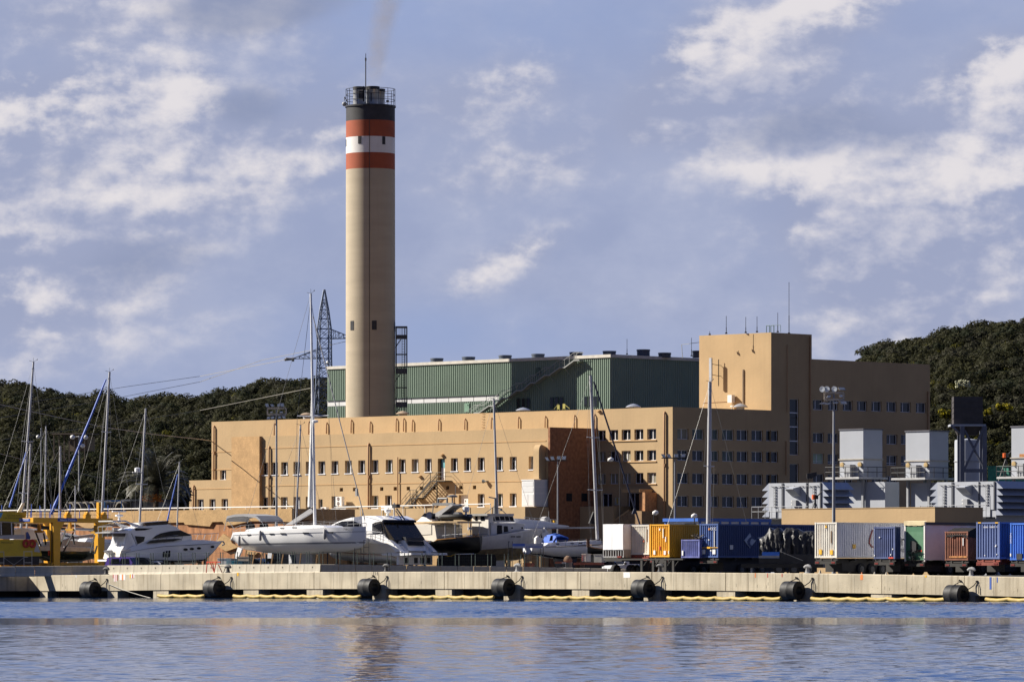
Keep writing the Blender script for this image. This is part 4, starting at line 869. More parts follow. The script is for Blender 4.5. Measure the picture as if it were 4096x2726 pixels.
def quads(cen,size,flat=.0,upbias=.3,nrm=None):
 """n random leaf-clump quads around centres (n,3) -> (4n,3)"""
 n=len(cen);a=rng_.normal(size=(n,3));a[:,2]+=upbias
 if nrm is not None:a=nrm+a*.30
 a=a+1e-6;a/=np.linalg.norm(a,axis=1)[:,None]
 b=rng_.normal(size=(n,3));b-=(b*a).sum(1)[:,None]*a;b/=np.linalg.norm(b,axis=1)[:,None];c=np.cross(a,b)
 s=(size*rng_.uniform(.6,1.3,n))[:,None];s2=s*rng_.uniform(.5,.9,n)[:,None]
 return np.stack([cen-b*s-c*s2*.4,cen+b*s*.3-c*s2,cen+b*s+c*s2*.4,cen-b*s*.3+c*s2],1).reshape(-1,3)
def leaf_object(name,V,mi,mats,parent=None,base=None,nrm=None):
 n=len(V)//4;me=bpy.data.meshes.new(name)
 me.vertices.add(4*n);me.loops.add(4*n);me.polygons.add(n)
 if base is not None:V=V-np.array(base)
 me.vertices.foreach_set('co',V.astype(np.float32).ravel());me.loops.foreach_set('vertex_index',np.arange(4*n,dtype=np.int32))
 me.polygons.foreach_set('loop_start',np.arange(0,4*n,4,dtype=np.int32))
 for m in mats:me.materials.append(m)
 me.polygons.foreach_set('material_index',mi.astype(np.int32));me.update(calc_edges=True)
 if nrm is not None:
  q=nrm+rng_.normal(size=nrm.shape)*.16;q/=np.linalg.norm(q,axis=1)[:,None];me.polygons.foreach_set('use_smooth',np.ones(n,dtype=bool));me.normals_split_custom_set_from_vertices(np.repeat(q,4,axis=0).astype(np.float32))
 o=bpy.data.objects.new(name,me);COL.objects.link(o);o.parent=parent;return o
def grow_wood(f,px0,px1,vis,n,name,yel=.05):
 Vs,Ms,Ns=[],[],[];r=random.Random(11)
 for i in range(n):
  px=r.uniform(px0,px1);t=r.uniform(.0,1.03);p=f(px,t)
  R_=r.choice((.9,1.2,1.4,1.7,2.1,2.7))*r.uniform(.8,1.2)
  if not vis(px,t):continue
  d=p.y;k=int(115*R_**1.4);h=R_*r.uniform(.75,1.15)
  # lumpy crown: leaves on several sub-lobes
  nl=3+int(R_*1.6);lob=np.array([[r.uniform(-.65,.65)*R_,r.uniform(-.65,.65)*R_,r.uniform(.25,.95)*h]for _ in range(nl)]);lr=np.array([r.uniform(.35,.6)*R_ for _ in range(nl)])
  w=rng_.integers(0,nl,k);g=rng_.normal(size=(k,3));g/=np.linalg.norm(g,axis=1)[:,None];g[:,2]=np.abs(g[:,2])*1.1-.25
  c=lob[w]+g*lr[w][:,None]*rng_.uniform(.86,1.06,k)[:,None]+np.array(p)
  Vs.append(quads(c,np.full(k,.12+.035*R_),nrm=g));Ns.append(g)
  base=r.choice((0,0,1,1,2,3));
  if r.random()<yel and R_<2.2:base=4
  m=np.full(k,base);sw=rng_.random(k);m[sw<.08]=r.choice((0,1,2,3));Ms.append(m)
 o=leaf_object(name,np.concatenate(Vs),np.concatenate(Ms),LEAF,nrm=np.concatenate(Ns));tag(o,kind='stuff');return o
bx_=lambda px,t:not(1360<px<1600 and t<.7)
grow_wood(f1,-120,1330,lambda px,t:True,6300,'woodland_left',.07)
grow_wood(f1,1560,1800,lambda px,t:t>.8,300,'woodland_behind_hall')
grow_wood(f2,3330,4230,lambda px,t:(px>3690 or t>.6),3900,'woodland_right',.16)
# single plants one can tell apart on the right hill
def shrub(px,py,d,r,n,mi,name,lab,cat,group=None,flat=.7):
 p=pt(px,py,d);t=Thing(name,lab,cat,Fr(p.x,p.y,0),(0,0,p.z-r*.4),group)
 rr=random.Random(px);nl=7;lob=np.array([[rr.uniform(-.7,.7)*r,rr.uniform(-.5,.5)*r,rr.uniform(.0,.5)*r*flat]for _ in range(nl)]);lr=np.array([rr.uniform(.3,.5)*r for _ in range(nl)])
 w=rng_.integers(0,nl,n);g=rng_.normal(size=(n,3));g/=np.linalg.norm(g,axis=1)[:,None];c=lob[w]+g*lr[w][:,None]*rng_.uniform(.6,1.05,n)[:,None];c[:,2]+=r*.3
 m=rng_.choice(mi,n);o=leaf_object('foliage',quads(c,np.full(n,.2),nrm=g),m,LEAF,nrm=g);o.parent=t.o
 mb=MB()
 for k in range(3):mb.tube((0,0,p.z-r*.6),(lob[k][0],lob[k][1],p.z-r*.1+lob[k][2]*.6),.09,5,.03)
 t.part('stem',mb,wood_b)
wood_b=mat('bark_brown',(.07,.05,.035),.9,var=.3)
shrub(3785,1658,800,1.4,520,[4,4,5],'flowering_shrub','yellow green flowering shrub left of the dark ribbed stack','shrub');shrub(3950,1648,800,.95,420,[4,4,5],'flowering_shrub','small yellow green shrub just right of the dark ribbed stack','shrub');shrub(4010,1632,810,1.5,560,[4,5,5,1],'flowering_shrub','wide yellow green shrub on the slope right of the dark ribbed stack','shrub')
p=pt(3850,1535,840);t=Thing('prickly_pear','pale prickly pear with flat pads on the dark right hillside','cactus',Fr(p.x,p.y,0),(0,0,p.z-.6));mb=MB();r=random.Random(4)
for i in range(60):x,z=r.uniform(-1.2,1.2),r.uniform(-.4,.7);mb.lathe([(.0,-.2),(.13,-.08),(.15,.05),(.0,.2)],(x,r.uniform(-.4,.4),p.z+z-.25*abs(x)),6)
t.part('pads',mb,mat('cactus_pale',(.40,.40,.26),.7,var=.2));mb=MB();mb.tube((0,0,p.z-.8),(0,0,p.z),.1,5);t.part('stem',mb,wood_b)
# ================================================================== PYLON, CABLES, SMOKE
DP=880;py_f=at(1297,DP,-12);zp=lambda y:HC+(YH-O(0,y)[1])*DP/F;xp=lambda x:(O(x,0)[0]-1297)/F*DP
pyl=mat('pylon_steel',(.17,.20,.27),.5,metal=.4,var=.1)
t=Thing('lattice_pylon','grey lattice power pylon left of the chimney with two cross arms','pylon',py_f,(0,0,GZ));w=lambda z:lerp([(GZ,1.7),(zp(1330),1.45),(zp(840),1.1),(zp(750),1.06),(zp(430),1.02),(zp(230),.64),(zp(20),.08)],z)
mb=MB();zz=[GZ,zp(1330),zp(1180),zp(1050),zp(940),zp(840),zp(740),zp(635),zp(530),zp(430),zp(325),zp(228),zp(125),zp(20)]
for a in(-1,1):
 for b in(-1,1):
  for z0,z1 in zip(zz,zz[1:]):mb.tube((a*w(z0),b*w(z0),z0),(a*w(z1),b*w(z1),z1),.12,4)
t.part('leg',mb,pyl);mb=MB()
for z0,z1 in zip(zz,zz[1:-1]):
 c=lambda q,z:[(-w(z),-w(z),z),(w(z),-w(z),z),(w(z),w(z),z),(-w(z),w(z),z)][q%4]
 for q in range(4):
  mb.tube(c(q,z0),c(q+1,z1),.06,4);mb.tube(c(q+1,z0),c(q,z1),.06,4);mb.tube(c(q,z1),c(q+1,z1),.08,4)
t.part('bracing',mb,pyl)
def arm(x0,xt,zt,zb,ztip_t,ztip_b,n):
 mb=MB();ww=.95
 for y in(-ww,ww):
  mb.tube((x0,y,zt),(xt,0,ztip_t),.09,4);mb.tube((x0,y,zb),(xt,0,ztip_b),.1,4)
  for i in range(n):
   q,q2=i/n,(i+1)/n;yy=y*(1-q);y2=y*(1-q2)
   tp=lambda q_,y_:(x0+(xt-x0)*q_,y_,zt+(ztip_t-zt)*q_);bt=lambda q_,y_:(x0+(xt-x0)*q_,y_,zb+(ztip_b-zb)*q_)
   mb.tube(bt(q,yy),tp(q2,y2),.05,4);mb.tube(tp(q2,y2),bt(q2,y2),.05,4)
 t.part('cross_arm',mb,pyl)
arm(w(0)*.6,xp(905),zp(432),zp(533),zp(508),zp(533),4);arm(-.7,xp(320),zp(635),zp(738),zp(732),zp(740),5)
ins=mat('insulator_brown',(.30,.26,.22),.5);mb=MB()
for x0,x1,y0,y1 in((322,225,738,752),(322,240,745,740)):mb.sweep([(xp(x0),0,zp(y0)),(xp(x1),-.6,zp(y1))],.22,7)
mb.tube((xp(310),0,zp(738)),(xp(310),0,zp(768)),.2,7);t.part('insulator',mb,ins)
mb=MB();mb.ball((xp(698),-1.0,zp(785)),.35,8);t.part('marker_ball',mb,white)
cab=mat('cable_pale',(.34,.32,.28),.6,metal=.2,var=0)
def cable(pts,r,lab,sag=0):
 P_=[pt(*q)for q in pts];out=[]
 for a,b in zip(P_,P_[1:]):
  for i in range(6):q=i/6;out.append(a.lerp(b,q)-Vector((0,0,sag*math.sin(math.pi*q))))
 out.append(P_[-1]);mb=MB();mb.path([tuple(p-P_[0])for p in out],r,4);o=link('power_cable',mb,cab);o.location=P_[0];tag(o,lab,'cable','power cables over the yard')
c=lambda x,y,d=900,z=X:(*z(x,y),d)
e=O(225,755)
cable([(*e,878),c(1792,205+28,900),c(1140,325,900),c(0,508,900),c(-200,540,900)],.05,'highest power cable running left from the pylon arm over the hill');cable([(*O(500,655),880),(*O(0,755),890),c(1792,283,900),c(985,440,900),c(0,605,900),c(-200,640,900)],.05,'second power cable from the pylon waist across the dark hill')
cable([(*O(700,600),880),(*O(872,562),878)],.05,'short power cable between the pylon and the chimney edge');cable([(*O(500,1048),860),(*O(0,1150),870),c(1792,538,880),c(985,665,880),c(0,802,880),c(-200,830,880)],.05,'third power cable low across the dark hill left of the building')
cable([c(-200,440,640),c(0,485,640),c(470,590,650),c(940,690,660),c(1400,755,690),c(1792,796,715),(845,1762,733)],.065,'thick pale power cable falling from the left edge to the tan building');cable([c(-150,880,560),c(0,925,560),c(560,1070,600),c(1000,1165,600),c(1270,1165,600)],.03,'thin lower cable crossing behind the left masts')
def smoke():
 m=bpy.data.materials.new('chimney_smoke');m.use_nodes=True;nt=m.node_tree;nn=nt.nodes;ll=nt.links;nn.remove(nn['Principled BSDF'])
 v=nn.new('ShaderNodeVolumePrincipled');v.inputs['Color'].default_value=(.50,.42,.33,1);v.inputs['Anisotropy'].default_value=.2;ll.new(v.outputs[0],nn['Material Output'].inputs['Volume'])
 tc=nn.new('ShaderNodeTexCoord');sp=nn.new('ShaderNodeSeparateXYZ');ll.new(tc.outputs['Object'],sp.inputs[0])
 def m_(op,a,b=None,cl=False):
  n=nn.new('ShaderNodeMath');n.operation=op;n.use_clamp=cl
  for i,q in enumerate((a,b)):
   if q is None:continue
   if isinstance(q,(int,float)):n.inputs[i].default_value=q
   else:ll.new(q,n.inputs[i])
  return n.outputs[0]
 z=sp.outputs[2];cxx=m_('MULTIPLY',m_('POWER',m_('MAXIMUM',z,0),1.35),.066);rr=m_('ADD',m_('MULTIPLY',z,.06),1.2)
 dx=m_('DIVIDE',m_('SUBTRACT',sp.outputs[0],cxx),rr);dy=m_('DIVIDE',sp.outputs[1],rr);q=m_('ADD',m_('MULTIPLY',dx,dx),m_('MULTIPLY',dy,dy))
 core=m_('POWER',m_('SUBTRACT',1,m_('MULTIPLY',q,.42),True),2.0)
 n=nn.new('ShaderNodeTexNoise');n.inputs['Scale'].default_value=.55;n.inputs['Detail'].default_value=4;ll.new(tc.outputs['Object'],n.inputs['Vector'])
 nz=m_('SUBTRACT',m_('MULTIPLY',n.outputs['Fac'],2.6),.55,True)
 up=m_('MULTIPLY',m_('MULTIPLY',z,.35,True),1)
 ll.new(m_('MULTIPLY',m_('MULTIPLY',core,nz),m_('MULTIPLY',up,.2)),v.inputs['Density']);return m
mb=MB();rings=[]
for i in range(9):z=22*i/8;c0=.066*max(z,0)**1.35;r=1.7*(.06*z+1.2)+.4;rings.append([(c0+r*math.cos(2*math.pi*k/14),r*math.sin(2*math.pi*k/14),z)for k in range(14)])
mb.loft(rings);o=link('smoke_plume',mb,smoke());z0=HC+(YH-N(0,462)[1])*DC/F;o.location=((N(770,0)[0]-CX)/F*DC,DC,z0+.1);tag(o,kind='stuff')
# ================================================================== RETAINING WALL AND WHAT STANDS ON IT
ww_=SITE;VW=(560*(1+(900-CX)/F))*math.sqrt(.5);
t=Thing('retaining_wall','tall stone retaining wall with ochre facing above a reddish rock base','wall',SITE,(SITE.x(900,VW),VW,GZ))
zt=lambda z_,x,y,v=VW:SITE.xz(z_(x,y),v)
ztop=zt(B,2060,535)[1];xr=zt(C,1468,515)[0];xl=SITE.x(-250,VW)
pro=[(-2000,760),(-1000,755),(-600,765),(-350,770),(-200,850),(60,762),(250,760),(400,740),(1070,740),(1310,735),(1330,768),(1720,800),(1760,730),(1920,725),(1960,785),(2100,775),(2360,716),(2700,715),(3000,730),(3056,740)]
low=[zt(B,x,y,VW-.25)for x,y in pro]
mb=MB();lo=[(max(xl,min(u,xr)),z)for u,z in low];lo[0]=(xl,lo[0][1]);lo[-1]=(xr,lo[-1][1])
mb.prism([(xl,ztop)]+lo+[(xr,ztop)],'y',VW-.25,VW+.4);t.part('stone_facing',mb,mat('ochre_wall_stone',(.45,.29,.135),.95,var=.18,scale=.5,cell=3.2,bump=.6,bscale=2))
rock=mat('red_rock',(.33,.155,.07),.95,var=.45,scale=.9,bump=1,bscale=1.6,aniso=(1.6,1.6,.55),streak=.6,streakcol=(.22,.09,.04))
mb=MB();mb.box(xl,xr+.3,VW,VW+3,GZ,ztop-1.2);t.part('rock_face',mb,rock)
q=[zt(C,x,y,VW-.3)for x,y in((360,915),(470,990),(500,1060),(600,1125),(405,1190),(290,1120),(230,1060))];mb=MB();mb.prism(q,'y',VW-.3,VW-.01);q=[zt(C,x,y,VW-.3)for x,y in((730,1175),(900,1210),(860,1245),(700,1225))];mb.prism(q,'y',VW-.3,VW-.01);t.part('ochre_patch',mb,mat('ochre_wall_stone'))
# set-back right part of the wall
VW2=VW+9;z2=zt(C,2000,690,VW2)[1];mb=MB();mb.box(xr+.3,SITE.x(1760,VW2),VW2,VW2+2,GZ,z2);t.part('stone_facing',mb,mat('ochre_wall_stone'))
mb=MB();mb.box(xr-.4,xr+.3,VW+.4,VW2,GZ,ztop);t.part('wall_return',mb,mat('ochre_wall_stone'))
mb=MB();ux_=SITE.x(1760,VW2);mb.prism([(xr+1,VW2+2),(ux_,VW2+2),(ux_-100,V1-5),(xr-110,V1-5)],'z',GZ,z2-.05);o=link('terrace_ground',mb,asph);o.rotation_euler=(0,0,SITE.a);tag(o,kind='structure')
mb=MB();mb.prism([(xl-30,VW+.4),(xr-.4,VW+.4),(xr-2,VW+2.5),(xr-60,VW+52),(xl-30,VW+52)],'z',GZ,ztop-.12);o=link('upper_ground',mb,asph);o.rotation_euler=(0,0,SITE.a);tag(o,kind='structure')
wr=mat('rail_white',(.74,.73,.70),.5,var=.05)
t=Thing('white_railing','white pipe railing along the top of the ochre retaining wall','railing',SITE,(xl,VW,ztop))
hz=zt(C,700,497)[1];mb=MB();mb.tube((xl,VW+.1,hz),(xr-.05,VW+.1,hz),.07,6);t.part('rail',mb,wr)
n=24
for i in range(n+1):u=xl+(xr-.1-xl)*i/n;mb=MB();mb.tube((u,VW+.1,ztop),(u,VW+.1,hz),.045,5);t.part('post',mb,wr)
t=Thing('white_railing','lower white pipe railing on the set-back wall right of the white mast','railing',SITE,(xr,VW2,z2));hz=zt(C,2000,648,VW2)[1];x0=SITE.x(C(1625,0)[0],VW2);x1=SITE.x(D(790,0)[0],VW2)
mb=MB();mb.tube((x0,VW2+.1,hz),(x1,VW2+.1,hz),.07,6);t.part('rail',mb,wr)
for i in range(6):u=x0+(x1-x0)*i/5;mb=MB();mb.tube((u,VW2+.1,z2),(u,VW2+.1,hz),.045,5);t.part('post',mb,wr)
VR=V1-4.9;t=Thing('white_railing','long white pipe railing running in front of the fire stair','railing',SITE,(SITE.x(1380,VR),VR,z2));u0,h0=zt(D,620,497,VR);u1,h1=zt(E,1420,448,VR);mb=MB();mb.tube((u0,VR,h0),(u1,VR,h1),.085,6);t.part('rail',mb,wr)
for i in range(8):q=i/7;mb=MB();mb.tube((u0+(u1-u0)*q,VR,z2-.3),(u0+(u1-u0)*q,VR,h0+(h1-h0)*q),.05,5);t.part('post',mb,wr)
mb=MB();ux=zt(D,550,497,VR)[0];mb.box(ux,SITE.x(2097,VR),VR+.15,V1-.01,GZ,zt(E,1945,492,VR)[1]);single('parapet_wall','low tan parapet wall under the long white railing','wall',mb,tan,SITE,(ux,VR,GZ))
# arched huts and low store behind the wall
d_h=610;hut=mat('hut_sheet',(.20,.18,.15),.8,var=.2);huts=[(1045,430),(1150,425),(1255,425),(1365,420),(1470,420),(1600,415),(1920,415)]
for i,(x,y)in enumerate(huts):
 f_=at(A(x,0)[0],d_h,-45);r=(120 if i<6 else 128)/3.92*d_h/F;zt_=HC+(YH-A(0,y)[1])*d_h/F;zb=ztop-.12;k=(zt_-zb)/r
 t=Thing('arched_hut',['first dark arched hut from the left behind the white railing','second dark arched hut behind the white railing','third dark arched hut behind the white railing','fourth dark arched hut behind the white railing','fifth dark arched hut, just left of the tall mast with blue sail','sixth dark arched hut, under the blue board','rightmost dark arched hut, beside the pale low store'][i],'hut',f_,(0,0,zb),'row of arched huts')
 arc=lambda rr:[(rr*math.cos(math.pi*q/12),zb+rr*k*math.sin(math.pi*q/12))for q in range(13)]
 mb=MB();mb.prism(arc(r),'y',0,5);t.part('shell',mb,mat('hut_dark',(.085,.075,.065),.85,var=.2));mb=MB();a,b=arc(r*1.05),arc(r*.93);mb.prism(a+b[::-1],'y',-.5,.1);t.part('rim',mb,hut)
f_=at(A(1700,0)[0],612,-30);a=f_.xz(A(1950,405));b=f_.xz(A(2250,530));t=Thing('low_store','pale grey flat roofed store behind the wall left of the palm','shed',f_,(a[0],0,b[1]))
b2=f_.xz(B(915,520));mb=MB();mb.corr('x',a[0],b2[0],ztop-.12,a[1],0,.06,.35);mb.box(a[0],b2[0],.01,4,ztop-.12,a[1]-.01);t.part('wall',mb,mat('store_grey',(.30,.28,.26),.7));mb=MB();mb.box(a[0]-.2,b2[0]+.3,-.4,4.2,a[1],a[1]+.22);t.part('roof',mb,mat('store_roof',(.06,.07,.10),.6));mb=MB();d0=f_.xz(B(642,410));d1=f_.xz(B(680,510));mb.box(d0[0],d1[0],-.09,-.07,d1[1],d0[1]);t.part('door',mb,dark)
f_=at(A(1775,0)[0],600,0);a=f_.xz(A(1662,388));b=f_.xz(A(1880,408));mb=MB();mb.box(a[0],b[0],0,.3,b[1],a[1]);mb.tube(((a[0]+b[0])/2-1,.15,ztop-.12),((a[0]+b[0])/2-1,.15,a[1]-.1),.06,5);mb.tube(((a[0]+b[0])/2+1,.15,ztop-.12),((a[0]+b[0])/2+1,.15,a[1]-.1),.06,5);single('blue_board','narrow light blue board on posts above the arched huts','board',mb,mat('board_blue',(.10,.28,.55),.5),f_,(a[0],0,ztop))
# palm
def palm(px,py_base,py_crown,d,r):
 p0=pt(px,py_base,d);p1=pt(px,py_crown,d);t=Thing('date_palm','date palm with drooping dusty fronds and orange fruit left of the tan annexe','palm tree',Fr(p0.x,p0.y,0),(0,0,ztop-.12))
 mb=MB();zc=p1.z;mb.sweep([(0,0,ztop-.2),(.05,0,(ztop+zc)/2),(0,0,zc)],[.42,.36,.40],10);t.part('trunk',mb,wood_b,smooth=50)
 rr=random.Random(2);Vs=[];
 for i in range(64):
  az=rr.uniform(0,2*math.pi);elv=rr.uniform(-.1,1.5);L_=r*rr.uniform(.8,1.05);pts=[]
  for k in range(9):
   q=k/8;a_=elv-1.25*q*q*(.6 if elv>1 else 1);
   pts.append((pts[-1]+np.array([math.cos(az)*math.cos(a_),math.sin(az)*math.cos(a_),math.sin(a_)])*L_/8)if pts else np.zeros(3))
  for k in range(1,9):
   tdir=pts[k]-pts[k-1];tdir/=np.linalg.norm(tdir);side=np.cross(tdir,[0,0,1.]);side/=np.linalg.norm(side)+1e-6
   for h in(0,.25,.5,.75):
    c0=pts[k-1]+(pts[k]-pts[k-1])*h
    for s in(-1,1):
     l=.55*(1-.45*abs(k/8-.45))*r/3;dr=side*s*.8+tdir*.55+np.array([0,0,-.25]);dr/=np.linalg.norm(dr);w_=tdir*.05
     Vs.append([c0-w_,c0+w_,c0+dr*l+w_*.3,c0+dr*l-w_*.3])
 V=np.array(Vs).reshape(-1,3)+np.array([0,0,zc-(ztop-.12)]);o=leaf_object('fronds',V,rng_.choice([0,0,1],len(V)//4),[mat('palm_green',(.05,.05,.028),.5,var=.3),mat('palm_pale',(.115,.105,.062),.5,var=.3)]);o.parent=t.o
 mb=MB()
 for i in range(150):a_=rr.uniform(0,6.28);mb.ball((-.9+.75*(i%3)+rr.gauss(0,.25),-1.2+rr.gauss(0,.2),zc-.9-.9*rr.random()),.09,5)
 t.part('fruit_clusters',mb,mat('date_orange',(.50,.17,.02),.5,var=.3))
palm(622,2030,1946,608,5.2)
def tree(px,py0,py1,d,r,lab,seed,mi=(3,0,0),n=2600,zb=None):
 p1=pt(px,py1,d);zb=ztop-.12 if zb is None else zb;t=Thing('broadleaf_tree',lab,'tree',Fr(p1.x,p1.y,0),(0,0,zb));h=p1.z-zb;rr=random.Random(seed)
 mb=MB();mb.tube((0,0,zb-.1),(.1,0,zb+h*.45),.28,7,.16)
 for i in range(6):a_=i*1.05;mb.tube((.1,0,zb+h*.4),(r*.5*math.cos(a_),r*.5*math.sin(a_),zb+h*.7),.11,5,.04)
 t.part('trunk',mb,wood_b);nl=16;lob=np.array([[rr.uniform(-.75,.75)*r,rr.uniform(-.6,.6)*r,h*rr.uniform(.25,.85)]for _ in range(nl)]);lr=np.array([rr.uniform(.25,.45)*r for _ in range(nl)])
 w=rng_.integers(0,nl,n);g=rng_.normal(size=(n,3));g/=np.linalg.norm(g,axis=1)[:,None];c=lob[w]+g*lr[w][:,None]*rng_.uniform(.5,1.1,n)[:,None];c[:,2]=np.maximum(c[:,2],.1)
 o=leaf_object('crown',quads(c,np.full(n,.16),nrm=g),rng_.choice(list(mi),n),LEAF,nrm=g);o.parent=t.o
tree(210,2030,1912,606,1.9,'dark round tree behind the arched huts left of the blue sail',3);tree(310,2030,1940,612,1.8,'dark round tree behind the arched huts right of the blue sail',5);tree(712,2030,1915,616,1.9,'dark leafy tree between the palm and the tan annexe',9,(0,1,2))
# little shelter on the hillside
d_s=830;f_=at(300,d_s,-20);a=f_.xz(X(505,750));b=f_.xz(X(780,900));t=Thing('hillside_shelter','small brown shelter with a flat post roof on the dark hillside','shelter',f_,(a[0],0,b[1]));br=mat('shelter_brown',(.10,.075,.06),.8)
mb=MB();c0=f_.xz(X(600,770));mb.box(c0[0],b[0]-.4,1,4,b[1],c0[1]);t.part('wall',mb,mat('shelter_wall',(.17,.13,.10),.9));mb=MB();mb.box(a[0]-.3,b[0]+.3,-1.2,4.2,a[1]-.12,a[1]+.1);t.part('roof',mb,br)
for i in range(7):mb=MB();x=a[0]+(b[0]-a[0])*i/6;mb.box(x-.08,x+.08,-1,-.84,b[1]-1.8,a[1]-.12);t.part('post',mb,br)
# ================================================================== GENERATOR SETS, STACKS, YARD WALL AT THE RIGHT
def genset(fx,zw,xl_,xr_,xs_,ytop,ybot,v,lab,pole_lab):
 """grey enclosure: lit front xl_..xr_, dark flank to xs_, five weather hoods at both ends (zoom coordinates of window zw)"""
 a,z1=SITE.xz(zw(xl_,ytop),v);b=SITE.x(zw(xr_,0)[0],v);z0=SITE.xz(zw(xl_,ybot),v)[1]
 dep=SITE.yz((zw(xs_,0)[0],0),b)[0]-v
 t=Thing('generator_enclosure',lab,'generator',SITE,(a,v,z0));k=zw(0,0);sc=3.92
 mb=MB();mb.box(a,b,v,v+dep,z0,z1);mb.box(a,b,v+.1,v+dep-.1,GZ,z0-.001);t.part('housing',mb,greyp)
 pitch=(SITE.xz(zw(xl_,ytop),v)[1]-SITE.xz(zw(xl_,ytop+103),v)[1])
 hd=mat('hood_blue_grey',(.30,.33,.40),.5,var=.05)
 for i in range(5):
  zt_=z1-.02-i*pitch;zb_=zt_-pitch*1.08
  for s,e in((-1,a),(1,b)):
   out=1.05 if s<0 else 1.0
   mb=MB();mb.prism([(e,zt_),(e+s*out,zb_),(e+s*out,zb_+.05),(e+s*.0,zt_+.06)],'y',v+.03,v+dep-.03);mb.prism([(e,zt_),(e+s*out,zb_),(e,zb_)],'y',v+.02,v+.05);mb.prism([(e,zt_),(e+s*out,zb_),(e,zb_)],'y',v+dep-.05,v+dep-.02);t.part('weather_hood',mb,hd)
 f=lambda x,y:SITE.xz(zw(x,y),v)
 w_=xr_-xl_;px=lambda q:xl_+w_*q
 for q,wd in((.265,.26),(.72,.12),(.985,.16)):
  u=f(px(q),0)[0];mb=MB();mb.box(u-wd/2,u+wd/2,v-.10,v-.002,z0,z1-.03);t.part('cover_strip',mb,mat('strip_dark_grey',(.06,.065,.08),.5))
 u0,zr=f(px(.06),ytop+48);u1=f(px(.93),0)[0];mb=MB();mb.tube((u0,v-.16,zr),(u1,v-.16,zr),.03,5)
 for i in range(7):u=u0+(u1-u0)*i/6;mb.tube((u,v,zr),(u,v-.2,zr),.05,5)
 t.part('conduit',mb,steel)
 # air hood
 ua,za=f(px(.32),ytop+147);ub,zb=f(px(.57),ytop+66);ud=f(px(.46),0)[0]
 mb=MB();hv=1.25;zl=f(0,ytop+147)[1];zu=f(0,ytop+66)[1];uA=f(px(.44),0)[0];uB=f(px(.60),0)[0]
 mb.add([(uA,v-.001,zu),(uB,v-.001,zu),(uA,v-hv,zl+.35),(uB,v-hv,zl+.35),(uA,v-hv,zl+.25),(uB,v-hv,zl+.25),(uA,v-.001,zl-.55),(uB,v-.001,zl-.55)],[(0,1,3,2),(2,3,5,4),(4,5,7,6),(0,2,4,6),(1,3,5,7)]);t.part('air_hood',mb,greyp)
 u,z=f(px(.515),ytop+310);mb=MB();mb.box(u-.3,u+.3,v-.4,v-.002,z-.33,z+.33);e_=t.part('control_box',mb,steel)
 mb=MB();mb.ball((u-.45,v-.2,z+.2),.12,7);mb.tube((u-.45,v-.2,z+.2),(u-.3,v-.2,z+.2),.05,5);t.part('siren',mb,white,parent=e_)
 mb=MB();mb.ball((u-.45,v-.2,z-.2),.12,7);mb.tube((u-.45,v-.2,z-.2),(u-.3,v-.2,z-.2),.05,5);t.part('siren',mb,white,parent=e_)
 for q in(.12,.86):
  u=f(px(q),0)[0];za=f(0,ytop+60)[1];zb=f(0,ytop+375)[1];mb=MB()
  for d_ in(-.12,.12):mb.tube((u+d_,v-.12,zb),(u+d_,v-.12,za),.03,5)
  for i in range(8):z=zb+(za-zb)*i/7;mb.box(u-.16,u+.16,v-.15,v-.002,z-.04,z+.04)
  t.part('cable_ladder',mb,steel)
 for q in(.02,.8):u=f(px(q),0)[0];zz_=f(0,ytop+235)[1];mb=MB();mb.box(u,u+1.05*.707*1.2,v-.03,v-.002,zz_-2.3,zz_);t.part('door',mb,mat('enclosure_door',(.38,.40,.44),.5))
 # walkway railing
 mb=MB();zz_=f(0,ytop+380)[1];ul=f(xl_-120,0)[0];vv=v-1.6;n=9
 for h in(0,-.55):mb.tube((ul,vv,zz_+h),(b,vv,zz_+h),.035,5)
 for i in range(n+1):u=ul+(b-ul)*i/n;mb.tube((u,vv,zz_-1.3),(u,vv,zz_),.035,5)
 t.part('walkway_railing',mb,steel);mb=MB();mb.box(ul,b,vv-.05,v-.01,zz_-1.45,zz_-1.3);t.part('walkway',mb,dark)
 # stack foot going up to the exhaust box
 return t,a,b,dep,z0,z1
v1=565*(1+(3060-CX)/F)*math.sqrt(.5)
genset(0,I,690,1515,1925,125,560,v1,'grey generator enclosure with hooded ends behind the tall floodlight mast','');genset(0,J,995,1905,2420,108,545,v1+.5,'grey generator enclosure with hooded ends at the right edge behind the dark wall','')
